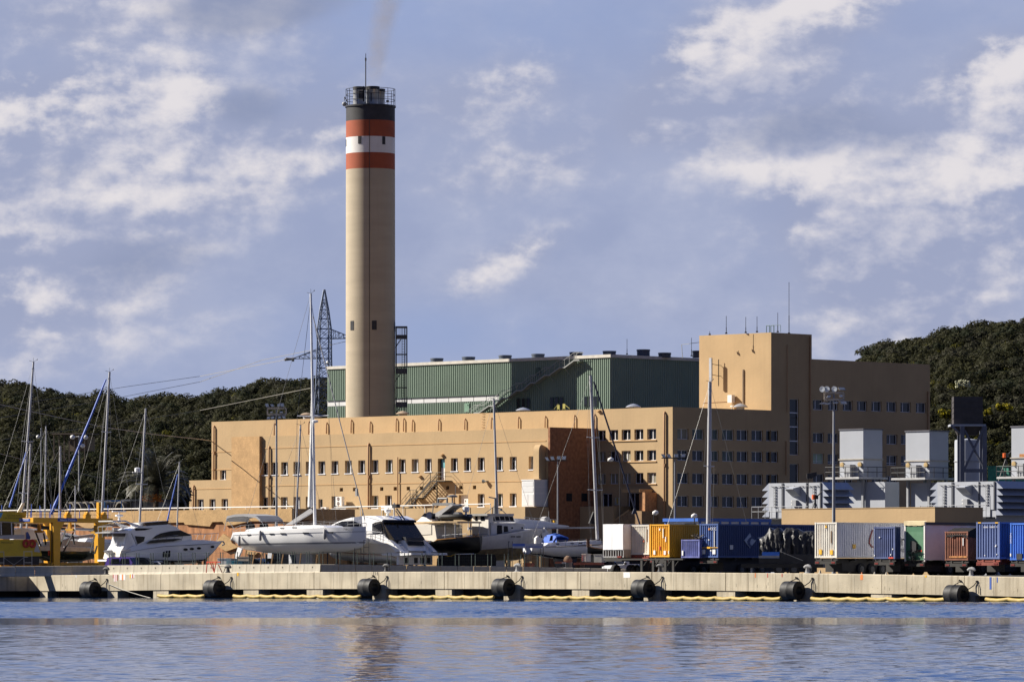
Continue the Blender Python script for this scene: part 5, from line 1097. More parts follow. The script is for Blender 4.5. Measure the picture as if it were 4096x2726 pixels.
def exhaust(zw,x0,xc,x1,y0,yb,ymid,v,lab,grp,rust_=False):
 a,z1=SITE.xz(zw(x0,y0),v);b=SITE.x(zw(xc,0)[0],v);dep=min(4.5,SITE.yz((zw(x1,0)[0],0),b)[0]-v);z0=SITE.xz(zw(x0,yb),v)[1];zm=SITE.xz(zw(x0,ymid),v)[1]
 t=Thing('exhaust_silencer',lab,'silencer',SITE,(a,v,GZ),grp)
 mb=MB();mb.box(a,b,v,v+dep,z0,z1);t.part('casing',mb,greyp);mb=MB();mb.box(a-.1,b+.1,v-.1,v+dep+.1,z1,z1+.14);t.part('lid',mb,mat('lid_dark_grey',(.10,.10,.12),.5))
 mb=MB();mb.box(a-.12,b+.12,v-.12,v+dep+.12,zm-.07,zm+.07);t.part('flange',mb,mat('flange_pale',(.36,.33,.28),.6))
 if rust_:mb=MB();mb.box(a+1.2,b,v-.012,v-.001,zm+.1,zm+.45);t.part('rust_stain',mb,mat('rust_orange',(.40,.17,.05),.8,var=.5,scale=4))
 mb=MB();zp_=z0;
 for u in(a+.2,b-.2):
  for y in(v+.2,v+dep-.2):mb.box(u-.15,u+.15,y-.15,y+.15,GZ,z0)
 t.part('leg',mb,steel);mb=MB();mb.box(a+.4,b+3.0,v+.5,v+dep-.4,GZ,z0-.6);t.part('duct',mb,greyp)
 mb=MB();mb.box(a-1.0,b+.6,v-1.5,v+dep+.3,z0-.25,z0);t.part('platform',mb,mat('platform_pale',(.42,.42,.42),.5,metal=.2))
 mb=MB()
 for h in(.6,1.2):
  mb.path([(a-1,v+dep,z0+h),(a-1,v-1.5,z0+h),(b+.6,v-1.5,z0+h),(b+.6,v+dep,z0+h)],.04,5)
 for i in range(6):u=a-1+(b-a+1.6)*i/5;mb.tube((u,v-1.5,z0),(u,v-1.5,z0+1.2),.045,5)
 for i in range(1,4):mb.tube((b+.6,v-1.5+(dep+1.5)*i/3,z0),(b+.6,v-1.5+(dep+1.5)*i/3,z0+1.2),.045,5)
 mb.tube((a-.6,v-1.5,z0+1.2),(a+.3,v-1.5,z0),.04,5);t.part('railing',mb,dark)
 u=(a+b)/2;mb=MB();mb.box(u-.4,u+.55,v-.9,v-.002,z0,z0+1.5);t.part('fan_box',mb,steel)
 for u in(a+.5,b-.4):mb=MB();mb.lathe([(0,-.12),(.3,-.1),(.3,.1),(0,.12)],(0,0,0),12);mb.v=[(u+q[0],v-.15+q[2],z0+1.5+q[1])for q in mb.v];t.part('valve_cap',mb,mat('cap_ochre',(.40,.28,.12),.6))
 return t
v2=600*(1+(3360-CX)/F)*math.sqrt(.5);g_='grey exhaust silencers on platforms'
exhaust(K,1408,1775,2075,862,1600,1322,v2,'grey exhaust silencer box right behind the tall floodlight mast',g_);exhaust(L,497,868,1165,888,1610,1345,v2+.5,'grey exhaust silencer box left of the dark ribbed stack',g_);exhaust(L,2155,2560,2900,815,1590,1297,v2+1,'rust streaked silencer box cut by the right edge',g_,True)
# dark ribbed stack on a frame
v=v2+6;a,z1=SITE.xz(L(1240,340),v);d_s=SITE.xz(L(1240,340),v);f_=at(L(1462,0)[0],640,0);c=lambda x,y:f_.xz(L(x,y))
xa,zt_=c(1238,340);xb,zb_=c(1692,768);r=(xb-xa)/2;t=Thing('ribbed_stack','dark ribbed hopper stack on a steel frame in front of the right hill','stack',f_,(0,0,GZ));sk=mat('stack_black_brown',(.048,.042,.042),.6,var=.2)
mb=MB();n=5;h=zt_-zb_
for i in range(n):z=zb_+h*i/n;mb.box(-r,r,-r*.8,r*.8,z+.04,z+h/n);mb.box(-r*1.03,r*1.03,-r*.83,r*.83,z-.04,z+.039)
t.part('drum',mb,sk);zh=c(0,940)[1];mb=MB();mb.loft([[(s*r*.95*k,q*r*.75*k,z)for s,q in((-1,-1),(1,-1),(1,1),(-1,1))]for k,z in((1,zb_-.3),(.7,zh))]);t.part('hopper',mb,sk)
x1,zf_=c(1180,772);x2=c(1735,0)[0];zlo=c(0,1568)[1];mb=MB();mb.box(x1,x2,-r,r,zb_-.3,zb_-.04);t.part('platform',mb,greyp);fr_=mat('frame_blue_grey',(.12,.13,.17),.5,metal=.2)
for x in(c(1362,0)[0],c(1712,0)[0]):
 for y in(-r,r):mb=MB();mb.box(x-.28,x+.28,y-.25,y+.25,GZ,zb_-.3);t.part('post',mb,fr_)
mb=MB();p0,p1=c(1400,870),c(1690,1440);q0,q1=c(1690,850),c(1395,1480);mb.tube((p0[0],-r,p0[1]),(p1[0],-r,p1[1]),.16,5);mb.tube((q0[0],-r-.2,q0[1]),(q1[0],-r-.2,q1[1]),.16,5);z=c(0,1495)[1];mb.box(c(1362,0)[0],c(1712,0)[0],-r-.2,-r+.1,z-.25,z+.2);t.part('bracing',mb,fr_)
p0,p1=c(1190,800),c(1345,930);mb=MB();mb.tube((p0[0],-r,p0[1]),(p1[0],-r,p1[1]),.14,5);t.part('strut',mb,fr_)
xa,zt_=c(1262,950);xb=c(1668,0)[0];f2_=at(L(1462,0)[0],652,0);t=Thing('storage_tank','pale grey tank standing behind the steel frame of the dark stack','tank',f2_,(0,0,GZ));mb=MB();mb.lathe([(0,GZ),((xb-xa)/2,GZ),((xb-xa)/2,zt_-.5),((xb-xa)/2-.05,zt_-.2),(0,zt_)],(0,0,0),32);t.part('shell',mb,greyp,smooth=40);mb=MB();zz_=c(0,1318)[1];mb.lathe([((xb-xa)/2+.08,zz_-.08),((xb-xa)/2+.08,zz_+.08)],(0,0,0),32);t.part('band',mb,steel)
# green cabin between stack and right silencer
f_=at(J(1900,0)[0],592,-45);a=f_.xz(J(1785,-20));b=f_.xz(J(2110,100));mb=MB();mb.box(a[0],b[0],0,4,GZ,a[1]+.8);mb.box(a[0]-.1,b[0]+.1,-.1,4.1,a[1]+.8,a[1]+.95);x,z=f_.xz(L(2145,1030));mb.box(x-.25,x+.1,.5,.9,a[1],z);single('green_cabin','green metal cabin and post beside the rust streaked silencer','cabin',mb,mat('cabin_green',(.03,.17,.12),.5),f_,(a[0],0,GZ))
for zw,x,y,lab,d in((I,1390,340,'orange life buoy case on a tripod stand before the first generator',548),(J,1780,330,'red topped tripod stand before the second generator',548),(L,2045,1255,'orange lamp on a thin pole at the far right',585)):
 p=pt(*zw(x,y),d);f_=Fr(p.x,p.y,0);t=Thing('tripod_light',lab,'work light',f_,(0,0,GZ));mb=MB();mb.lathe([(0,-.28),(.2,-.25),(.2,.25),(0,.28)],(0,0,p.z),10);t.part('lamp',mb,mat('lamp_orange',(.75,.13,.02),.5)if 'orange' in lab else red)
 mb=MB();mb.box(.16,.5,-.2,.2,p.z-.22,p.z+.22);mb.tube((.4,0,p.z+.1),(.95,0,p.z+.65),.07,5);t.part('bracket',mb,dark);mb=MB();mb.tube((.15,0,GZ),(.15,0,p.z-.2),.07,5)
 for q in(-1,1):mb.tube((.15,0,p.z-.4),(.15+q*1.0,.3*q,p.z-3.4),.05,5)
 t.part('tripod',mb,dark)
p=pt(*I(1305,20),545);f_=Fr(p.x,p.y,0);t=Thing('yard_lamp','dark yard lamp on a thin pole above the first generator','lamp post',f_,(0,0,GZ));mb=MB();mb.tube((0,0,GZ),(0,0,p.z),.06,6);t.part('pole',mb,dark);mb=MB();mb.box(-.15,.3,-.3,.3,p.z-.2,p.z+.35);mb.prism([(.3,p.z-.25),(.9,p.z+.1),(.9,p.z+.5),(.3,p.z+.4)],'y',-.3,.3);t.part('lamp_head',mb,dark)
# yard wall
vY=505*(1+(3126-CX)/F)*math.sqrt(.5);a,z1=SITE.xz(I(887,532),vY);b=SITE.x(J(955,0)[0],vY);ve=SITE.yz((J(1708,0)[0],0),b)[0]
mb=MB();mb.box(a,b,vY,vY+.4,GZ,z1);mb.box(b-.4,b,vY+.4,ve,GZ,z1);mb.box(a-.05,b+.05,vY-.05,vY+.45,z1,z1+.06);mb.box(b-.45,b+.05,vY+.45,ve,z1,z1+.06)
single('yard_wall','plain tan rendered yard wall with a dark flank behind the containers','wall',mb,tan,SITE,(a,vY,GZ))
# blue roofed kiosk
vK=520*(1+(2651-CX)/F)*math.sqrt(.5);a,z1=SITE.xz(H(983,675),vK);b=SITE.x(H(1535,0)[0],vK);z0=SITE.xz(H(983,725),vK)[1];ve=min(vK+30,SITE.yz((I(730,0)[0],0),b)[0])
t=Thing('blue_roofed_kiosk','low white building with a deep blue fascia behind the yellow and blue containers','building',SITE,(a,vK,GZ));mb=MB();mb.box(a,b,vK,ve,z0,z1);t.part('fascia',mb,mat('fascia_blue',(.045,.14,.50),.4))
mb=MB();mb.box(a+.3,b-.15,vK+.25,ve-.3,GZ,z0-.001);w=t.part('wall',mb,white)
mb=MB()
for i in range(8):u=a+.25;q=vK+.3+(ve-vK-.6)*i/7;mb.box(b-.14,b-.05,q,q+.25,GZ,z0-.002)
t.part('pilaster',mb,mat('fascia_blue'));mb=MB();mb.box(a+.1,a+.35,vK+.15,vK+.4,GZ,z0-.002);t.part('corner_post',mb,mat('fascia_blue'))
x0,zt_=SITE.xz(H(1325,760),vK+.2);mb=MB();mb.box(x0,x0+1.6,vK+.22,vK+.245,zt_-.12,zt_+.05);t.part('lettering',mb,dark)
# ================================================================== FLOODLIGHTS
lampm=mat('lamp_glass',(.62,.66,.68),.12,var=.05,spec=.8);lbody=mat('lamp_body_grey',(.30,.30,.29),.5,metal=.3)
def flood(px,py_top,pyb,d,heads,frame,lab,r0,r1,bar=None,zw=None,grp='floodlight masts'):
 p=pt(px,py_top,d);f_=at(px,d,0);t=Thing('floodlight_mast',lab,'floodlight',f_,(0,0,GZ),grp)
 mb=MB();mb.tube((0,0,GZ),(0,0,p.z),r0,12,r1);t.part('pole',mb,steel,smooth=40);fm=mat('frame_cream',(.52,.44,.34),.5,var=.15)
 if frame:
  (x0,y0),(x1,y1)=[f_.xz(zw(*q))for q in frame];mb=MB()
  for z in(y0,y1):mb.box(x0,x1,-.1,.1,z-.09,z+.09)
  for x in(x0,x1):mb.box(x-.07,x+.07,-.09,.09,y1,y0)
  t.part('head_frame',mb,fm)
 if bar:x0,z=f_.xz(zw(*bar[0]));x1,_=f_.xz(zw(*bar[1]));mb=MB();mb.box(x0,x1,-.06,.06,z-.05,z+.05);t.part('cross_bar',mb,dark)
 for(x,y,w,h,ax)in heads:
  c=f_.xz(zw(x,y));w_,h_=w/(zw(1,0)[0]-zw(0,0)[0]and 1),h;k=(zw(1,0)[0]-zw(0,0)[0])*d/F;w_=w*k;hh=h*k;mb=MB()
  q=ax
  mb.prism([(c[0]-w_/2-q,c[1]-hh/2),(c[0]+w_/2-q,c[1]-hh/2),(c[0]+w_/2+q,c[1]+hh/2),(c[0]-w_/2+q,c[1]+hh/2)],'y',-.35,.15);hd=t.part('lamp_head',mb,lbody)
  mb=MB();mb.prism([(c[0]-w_*.4-q*.8,c[1]-hh*.38),(c[0]+w_*.4-q*.8,c[1]-hh*.38),(c[0]+w_*.4+q*.8,c[1]+hh*.38),(c[0]-w_*.4+q*.8,c[1]+hh*.38)],'y',-.37,-.351);t.part('lens',mb,lampm,parent=hd)
flood(R(960,0)[0],R(0,118)[1],0,500,[(842,64,40,46,-.06),(907,66,38,36,-.06),(990,62,36,38,.03),(1032,60,46,48,-.04),(862,222,40,32,.05),(912,218,40,34,.04),(1000,214,36,30,.03),(1052,212,40,32,-.05),(898,152,30,18,0),(1020,150,40,22,0)],((846,100),(1080,178)),'grey floodlight mast in front of the stone panel at the left of the building',.14,.085,zw=R)
flood(K(1314,0)[0],K(0,270)[1],0,455,[(1235,335,55,42,.05),(1428,325,50,44,-.04),(1140,440,90,26,.12),(1215,448,90,24,.12),(1345,432,70,26,.08),(1465,430,100,52,-.06),(1440,212,100,44,-.06)],((1172,275),(1470,382)),'tall pale floodlight mast before the dark flank, its head in a cream frame',.19,.085,zw=K)
p=at(K(1314,0)[0],455,0)
tt=[o for o in bpy.data.objects if o.get('label','').startswith('tall pale floodlight')][0]
for x in(1155,1225,1342):
 c=p.xz(K(x,215));mb=MB();mb.lathe([(.05,.0),(.22,.12),(.26,.34),(.27,.36),(.24,.36),(.0,.33)],(0,0,0),14);mb.v=[tuple((Matrix.Rotation(math.radians(-25),3,'Z')@Matrix.Rotation(math.radians(95),3,'X')@Vector(q))+Vector((c[0],0,c[1])))for q in mb.v]
 o=link('round_lamp',mb,lampm,(0,0,GZ),40);o.parent=tt
flood(T(410,0)[0],T(0,765)[1],0,520,[(278,735,36,46,-.1),(344,726,44,48,-.05),(424,722,46,46,0),(490,722,50,48,.03)],None,'slim grey floodlight pole before the brick flank, four lamps on a bar',.10,.06,((262,755),(532,750)),T,'slim four-lamp floodlight poles')
flood(T(1878,0)[0],T(0,745)[1],0,520,[(1738,698,40,46,-.1),(1806,698,40,48,-.1),(1898,694,52,44,0),(1984,692,58,42,.03)],None,'slim grey floodlight pole at the sunlit building corner, four lamps on a bar',.10,.06,((1712,724),(2012,716)),T,'slim four-lamp floodlight poles')
def street(zw,x0,x1,y0,y1,xp_,yb,d,lab):
 f_=at(zw(xp_,0)[0],d,0);a=f_.xz(zw(x0,y0));b=f_.xz(zw(x1,y1));t=Thing('street_lamp',lab,'street lamp',f_,(0,0,GZ),'white headed street lamps');zc=(a[1]+b[1])/2
 mb=MB();mb.sweep([(a[0],0,zc-.1),(a[0]+.15*(b[0]-a[0]),0,zc),((a[0]+b[0])/2,0,zc+.08),(b[0]-.15*(b[0]-a[0]),0,zc+.05),(b[0],0,zc)],[.05,.2,.26,.2,.06],8);t.part('lamp_head',mb,white,smooth=50);mb=MB();mb.tube((0,0,GZ),(0,0,zc-.2),.06,6);mb.tube((0,0,zc-.25),((a[0]+b[0])/2,0,zc),.05,5);t.part('pole',mb,dark)
street(T,1602,1672,1405,1432,1613,0,500,'white headed street lamp above the yellow container, at the foot of the sunlit wall');street(T,2088,2160,1442,1472,2125,0,500,'white headed street lamp just above the blue kiosk roof');street(T,1040,1112,735,765,1190,0,560,'white headed street lamp before the shaded office windows')
p=at(X(708,0)[0],640,0);t=Thing('floodlight_mast','thin grey lamp mast with white spots on the dark hillside at left','floodlight',p,(0,0,GZ));mb=MB();mb.tube((0,0,GZ),(0,0,p.xz(X(708,765))[1]),.11,8);t.part('pole',mb,steel)
for x,y in((650,778),(768,780),(740,856)):c=p.xz(X(x,y));mb=MB();mb.ball((c[0],0,c[1]),.33,9,1,.8,.9);mb.tube((c[0],0,c[1]),(0,0,c[1]+.1),.05,5);t.part('lamp_head',mb,white,smooth=60)
p=at(X(367,0)[0],640,0);t=Thing('floodlight_mast','thin lamp post with one white spot left of the hillside shelter','floodlight',p,(0,0,GZ));z1=p.xz(X(367,695))[1];mb=MB();mb.tube((0,0,GZ),(0,0,z1),.07,6);c=p.xz(X(340,775));mb.tube((0,0,c[1]),(c[0],0,c[1]),.05,5);t.part('pole',mb,steel);mb=MB();mb.ball((c[0],0,c[1]),.24,8);t.part('lamp_head',mb,white,smooth=60)
# ================================================================== CONTAINERS, TRAILERS
cw=lambda k,c,**a:mat(k,c,.5,var=.12,scale=.7,streak=.2,**a)
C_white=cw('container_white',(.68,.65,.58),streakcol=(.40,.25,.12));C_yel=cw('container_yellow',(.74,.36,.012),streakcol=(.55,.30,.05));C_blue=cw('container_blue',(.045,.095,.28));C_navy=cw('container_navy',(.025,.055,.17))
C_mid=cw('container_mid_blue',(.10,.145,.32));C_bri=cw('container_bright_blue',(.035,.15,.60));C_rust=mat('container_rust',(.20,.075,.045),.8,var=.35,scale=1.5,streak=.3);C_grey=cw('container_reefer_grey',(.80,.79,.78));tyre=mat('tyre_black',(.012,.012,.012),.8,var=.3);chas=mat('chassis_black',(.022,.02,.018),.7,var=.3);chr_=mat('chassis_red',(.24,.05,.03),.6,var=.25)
mat('tail_red',(.16,.02,.015),.4);mat('rim_steel',(.10,.10,.10),.5,metal=.4);mat('number_brown',(.22,.14,.08),.6);mat('slat_grey',(.30,.30,.30),.6);mat('flap_cream',(.66,.55,.33),.6,var=.15);mat('black_plastic',(.022,.022,.024),.5,var=.3,spec=.4);mat('rust_orange',(.40,.17,.05),.8,var=.5,scale=4);mat('pale_rope',(.5,.48,.42),.8)
def container(name,lab,ztl,zbr,d,L_,m,zw,ribs=.26,group='shipping containers on trailers',side=None,smooth_side=False,endm=None,doors=False,open_top=False):
 """end face spans the photo rectangle; the long side runs inland for L_ metres"""
 x0=zw(*ztl)[0];v=d*(1+(x0-CX)/F)*math.sqrt(.5)
 a,z1=SITE.xz(zw(*ztl),v);b,z0=SITE.xz(zw(*zbr),v);z1=max(z1,SITE.xz((zw(*zbr)[0],zw(*ztl)[1]),v)[1])
 t=Thing(name,lab,'container',SITE,(a,v,z0),group);w=.09
 mb=MB()
 for u in(a,b-w*1.4):
  for y in(v,v+L_-w*1.4):mb.box(u,u+w*1.4,y,y+w*1.4,z0,z1)
 for z in(z0,z1-.13):
  for y in(v+.005,v+L_-.1):mb.box(a+w*1.4,b-w*1.4,y,y+.1,z,z+.13)
  for u in(a+.005,b-.105):mb.box(u,u+.1,v+w*1.4,v+L_-w*1.4,z,z+.13)
 t.part('frame',mb,m)
 mb=MB();mb.corr('x',a+.12,b-.12,z0+.13,z1-.13,v+.11,.06,ribs);t.part('end_panel',mb,endm or m)
 mb=MB()
 if smooth_side:mb.box(b-.06,b-.02,v+.12,v+L_-.12,z0+.13,z1-.13)
 else:mb.corr('y',v+.12,v+L_-.12,z0+.13,z1-.13,b-.10,.06,.28)
 mb.corr('y',v+.12,v+L_-.12,z0+.13,z1-.13,a+.04,.03,.28);mb.box(a+.1,b-.1,v+L_-.12,v+L_-.08,z0+.1,z1-.1);t.part('side_panel',mb,side or m)
 mb=MB();mb.box(a+.06,b-.06,v+.08,v+L_-.08,z0+.05,z0+.128)
 if not open_top:mb.box(a+.06,b-.06,v+.08,v+L_-.08,z1-.08,z1-.02)
 t.part('roof_and_floor',mb,m)
 for u in(a-.01,b-.17):
  for z in(z0-.01,z1-.11):mb=MB();mb.box(u,u+.18,v-.012,v+.17,z,z+.12);t.part('corner_casting',mb,m)
 t.dim=(a,b,v,z0,z1,L_);return t
def trailer(t,lab,wheels=3,red_=False,L_=None,legs=False):
 a,b,v,z0,z1,L0=t.dim;L_=L_ or L0;tr=Thing('semi_trailer',lab,'trailer',SITE,(a,v,GZ),'trailers carrying the containers')
 mb=MB();zc=z0-.02
 for u in(a+.55,b-.7):mb.box(u,u+.16,v+.05,v+L_-.1,zc-.42,zc-.02)
 for i in range(7):y=v+.1+(L_-.4)*i/6;mb.box(a+.02,b-.02,y,y+.18,zc-.2,zc-.022)
 tr.part('frame',mb,chr_ if red_ else chas)
 mb=MB();mb.box(a+.05,b-.05,v-.05,v+.04,zc-.5,zc-.24);tr.part('bumper',mb,chr_ if red_ else chas)
 for q in(.05,.78):mb=MB();w_=b-a;mb.box(a+w_*q,a+w_*(q+.16),v-.08,v-.051,zc-.44,zc-.30);tr.part('tail_light',mb,mat('tail_red',(.45,.02,.015),.3))
 for k in range(wheels):
  for s in(a+.03,b-.60):
   y=v+min(3.2,L_*.4)+1.32*k;r=.5;zz=GZ+r;ring=lambda x,rr:[(x,y+rr*math.cos(2*math.pi*j/20),zz+rr*math.sin(2*math.pi*j/20))for j in range(20)]
   mb=MB();mb.loft([ring(s+.02,.28),ring(s,.46),ring(s+.04,r),ring(s+.52,r),ring(s+.56,.46),ring(s+.54,.28)]);w_=tr.part('wheel',mb,tyre,smooth=50)
   mb=MB();mb.loft([ring(s+.52,.27),ring(s+.575,.25),ring(s+.575,.1),ring(s+.60,.09)]);tr.part('rim',mb,mat('rim_steel',(.10,.10,.10),.5,metal=.4),parent=w_,smooth=50)
 mb=MB();mb.box(a+.28,b-.28,v+1.0,v+L_-.2,GZ+.28,zc-.425);tr.part('under_shade_box',mb,chas)  # solid black box added under the frame to stop light showing through
 for s in(a+.5,b-.7):mb=MB();y=v+L_*.72;mb.box(s,s+.14,y,y+.14,GZ,zc-.42);mb.box(s-.1,s+.24,y-.1,y+.24,GZ,GZ+.05);tr.part('landing_leg',mb,steel)
 return tr
def decal(t,name,zw,pts,m,face='end',out=.02,parent=None,lab=None):
 a,b,v,z0,z1,L_=t.dim;mb=MB()
 if face=='end':P_=[SITE.xz(zw(*q),v)for q in pts];mb.prism(P_,'y',v-out,v+.045)
 else:P_=[SITE.yz(zw(*q),b)for q in pts];mb.prism(P_,'x',b-.04,b+out)
 return t.part(name,mb,m,parent=parent,label=lab)
rect=lambda x0,y0,x1,y1:[(x0,y0),(x1,y0),(x1,y1),(x0,y1)]
Wt=mat('lettering_white',(.78,.78,.76),.5,var=.04);Dk=mat('lettering_dark',(.02,.02,.022),.5,var=0);Yl=mat('label_yellow',(.75,.42,.02),.5,var=.1)
# 1 white curtain lorry
x0=H(50,0)[0];v=447*(1+(x0-CX)/F)*math.sqrt(.5);a,z1=SITE.xz(H(52,768),v);b,zt_=SITE.xz(H(365,1158),v);z0=SITE.xz(H(80,1285),v)[1]
t=Thing('curtain_lorry','white sheeted lorry body with rusty slatted sides, leftmost of the load row','lorry',SITE,(a,v,GZ))
mb=MB();r=random.Random(1);L_=6.5;mb.box(a,b,v,v+L_,zt_,z1);n=8;mb.loft([[(a+(b-a)*i/n,v-.02-.05*r.random(),zt_-.03),(a+(b-a)*i/n,v-.02-.03*r.random(),z1+.02)]for i in range(n+1)],closed=False);t.part('sheet',mb,mat('sheet_white',(.80,.80,.82),.55,var=.03))
mb=MB()
for i in range(9):u=a+(b-a)*i/8;mb.box(u-.04,u+.04,v,v+.08,z0,zt_)
for z in(z0,zt_-.1):mb.box(a,b,v+.01,v+.09,z,z+.1)
t.part('slatted_tailboard',mb,mat('slat_grey',(.30,.30,.30),.6));mb=MB();mb.box(a+.05,b-.05,v+.1,v+L_,z0,zt_-.001);t.part('body',mb,mat('rusty_load',(.16,.085,.05),.9,var=.5,scale=4));mb=MB();mb.box(b-.06,b,v+.1,v+L_,z0,zt_);t.part('side_board',mb,mat('slat_grey'))
mb=MB();mb.box(a+.2,b-.2,v,v+L_,z0-.35,z0-.01);t.part('frame',mb,chas);mb=MB();q=SITE.xz(H(275,1265),v);mb.box(q[0],q[0]+.5,v-.06,v-.01,q[1]-.14,q[1]+.02);t.part('tail_light',mb,mat('tail_red'))
for k in range(2):
 for s in(a+.05,b-.5):
  y=v+1.3+2.6*k;mb=MB();ring=lambda x,rr:[(x,y+rr*math.cos(2*math.pi*j/18),GZ+.48+rr*math.sin(2*math.pi*j/18))for j in range(18)];mb.loft([ring(s,.44),ring(s+.04,.48),ring(s+.4,.48),ring(s+.44,.44)]);w_=t.part('wheel',mb,tyre,smooth=50);mb=MB();mb.loft([ring(s+.43,.26),ring(s+.46,.24)]);t.part('rim',mb,mat('rim_steel'),parent=w_)
  # 2 white container
c1=container('shipping_container','white ribbed container end, second from the left in the load row',(466,778),(768,1240),446,6.1,C_white,H,.23);trailer(c1,'red tailed trailer under the second white container',2,True)
decal(c1,'container_number',H,rect(728,840,736,1035),mat('number_brown',(.22,.14,.08),.6));decal(c1,'rust_mark',H,rect(672,1018,690,1045),mat('rust_red',(.45,.10,.05),.8))
# 3 yellow container
c2=container('shipping_container','yellow ribbed container with a dark shaded flank',(782,768),(1088,1278),443,12.2,C_yel,H,.25);trailer(c2,'black trailer under the yellow container')
for x,y,w,h in((928,830,16,34),(838,1175,30,65),(1000,1180,32,62),(985,830,10,150),(1024,960,12,80),(1072,1180,10,50)):decal(c2,'worn_sticker',H,rect(x,y,x+w,y+h),Wt)
decal(c2,'worn_sticker',H,rect(932,1110,948,1165),mat('sticker_red',(.5,.05,.03),.6))
# 4 small open blue container with scrap
c3=container('open_container','small faded blue open container heaped with scrap',(1275,1006),(1560,1290),441,3.0,mat('container_faded_blue',(.10,.12,.34),.7,var=.3,scale=1.5,streak=.4,streakcol=(.2,.2,.3)),H,.25,open_top=True)
decal(c3,'pale_sticker',H,rect(1284,1178,1306,1255),Wt)
a,b,v,z0,z1,L_=c3.dim;mb=MB();r=random.Random(8)
for i in range(150):
 p=Vector((a+(b-a)*r.uniform(.35,.98),v+r.uniform(.3,2.6),z1+r.uniform(-.2,.35)));q=Vector((r.gauss(0,1),r.gauss(0,1),r.gauss(0,.8))).normalized()*r.uniform(.2,.5)
 mb.tube(p-q,p+q,r.uniform(.015,.05),4)
single('scrap_heap','tangle of scrap metal heaped in the small faded blue container','scrap metal',mb,mat('scrap',(.12,.10,.075),.6,metal=.3,var=.6,scale=5),SITE,(a,v,z1-.3))
# 5 blue container with emblem
c4=container('shipping_container','blue container with a pale diamond emblem on its dark flank',(1563,760),(1850,1285),440,13.6,C_blue,H,.25,side=C_navy);trailer(c4,'black trailer under the blue container with the diamond emblem')
decal(c4,'orange_drop',H,[(1700,855),(1708,815),(1718,835),(1716,856)],mat('logo_orange',(.8,.33,.02),.5))
a,b,v,z0,z1,L_=c4.dim
def endtext(t,zw,txt,x0,yb,x1,h,m,name='lettering',face='end'):
 a,b,v,z0,z1,L_=t.dim;mb=MB();f=SITE.xz if face=='end' else SITE.yz;p=f(zw(x0,yb),v if face=='end' else b);q=f(zw(x1,yb-h),v if face=='end' else b)
 if face=='end':mb.text(txt,(p[0],v-.022,p[1]),(1,0,0),(0,0,1),q[1]-p[1],q[0]-p[0])
 else:mb.text(txt,(b+.022,p[0],p[1]),(0,1,0),(0,0,1),q[1]-p[1],q[0]-p[0])
 return t.part(name,mb,m)
endtext(c4,H,'CCC.',1730,856,1832,42,Wt);decal(c4,'number_column',H,rect(1788,868,1797,1120),Wt)
for x,y,w,h in((1604,1160,44,72),(1764,1160,46,74),(1698,1000,14,18),(1730,1165,16,22)):decal(c4,'pale_sticker',H,rect(x,y,x+w,y+h),Wt)
decal(c4,'yellow_lock_bar',H,rect(1563,1125,1852,1135),Yl,out=.05);decal(c4,'yellow_lock_bar',H,[(1688,1118),(1735,1118),(1745,1130),(1735,1146),(1688,1146)],Yl,out=.09)
em=mat('emblem_pale',(.42,.48,.60),.5,var=.05)
e=decal(c4,'diamond_emblem',I,[(302,1018),(392,903),(482,1022),(392,1138)],em,'side')
decal(c4,'emblem_figure',I,[(395,908),(445,965),(470,1018),(430,990),(405,1000),(385,1050),(392,1080),(425,1100),(392,1128),(355,1080),(345,1030),(375,985),(410,960)],C_navy,'side',.035,e)
decal(c4,'emblem_wave',I,[(400,1040),(425,1005),(452,1012),(428,1030),(412,1070),(396,1066)],em,'side',.05,e)
endtext(c4,I,'T',510,1100,565,130,em,face='side');decal(c4,'pale_sticker',I,rect(80,1090,126,1160),Wt,'side')
# 6 black sheeted load on flat trailer
f_=at(I(880,0)[0],432,-8);t=Thing('sheeted_load','lumpy load under shiny creased black plastic sheeting','sheeted load',f_,(f_.xz(I(880,1290))[0],0,f_.xz(I(880,1290))[1]))
out=[I(*q)for q in((545,1270),(550,1100),(560,975),(640,930),(700,815),(760,850),(815,815),(860,830),(900,900),(960,815),(1060,820),(1120,830),(1220,880),(1290,865),(1400,870),(1410,1000),(1410,1300),(1240,1335),(880,1195),(870,1300),(620,1230))]
top=[f_.xz(q)for q in out[2:15]];zb=f_.xz(I(880,1300))[1];x0,x1=f_.xz(out[0])[0],f_.xz(out[15])[0];r=random.Random(21);mb=MB();nx,ny=44,12;rows=[]
for i in range(nx+1):
 x=x0+(x1-x0)*i/nx;zt_=lerp(top,x);col=[]
 for j in range(ny+1):
  q=j/ny;a_=q*math.pi*.5;s=1.25*(1-.25*q)
  y=-s*math.cos(a_*.9)+.0;z=zb+.35+(zt_-zb-.35)*math.sin(a_)**.8;f=(1-q)*.09+.04
  col.append((x+r.gauss(0,.04),y+.5+f*(math.sin(i*.62+2.4*math.sin(i*.21)+q*2.2)+.45*math.sin(i*1.7+q*3.1))+r.gauss(0,.06),z+r.gauss(0,.05)*(1-q)))
 for j in range(ny-1,-1,-1):p=col[j];col.append((p[0],2.6-(p[1]-.5)*1.0,p[2]))
 rows.append(col)
mb.loft(rows,closed=False);t.part('plastic_sheet',mb,mat('black_plastic',(.022,.022,.024),.5,var=.3,spec=.4),smooth=70)
mb=MB();a,z=f_.xz(I(600,1290));b=f_.xz(I(870,0))[0];mb.box(a,b,-1.1,1.5,z-.05,z+.5);t.part('blue_base',mb,C_bri);mb=MB();a,z=f_.xz(I(548,1268));mb.box(a,b,-1.3,-1.12,z-.15,z+.06);t.part('pale_rail',mb,steel)
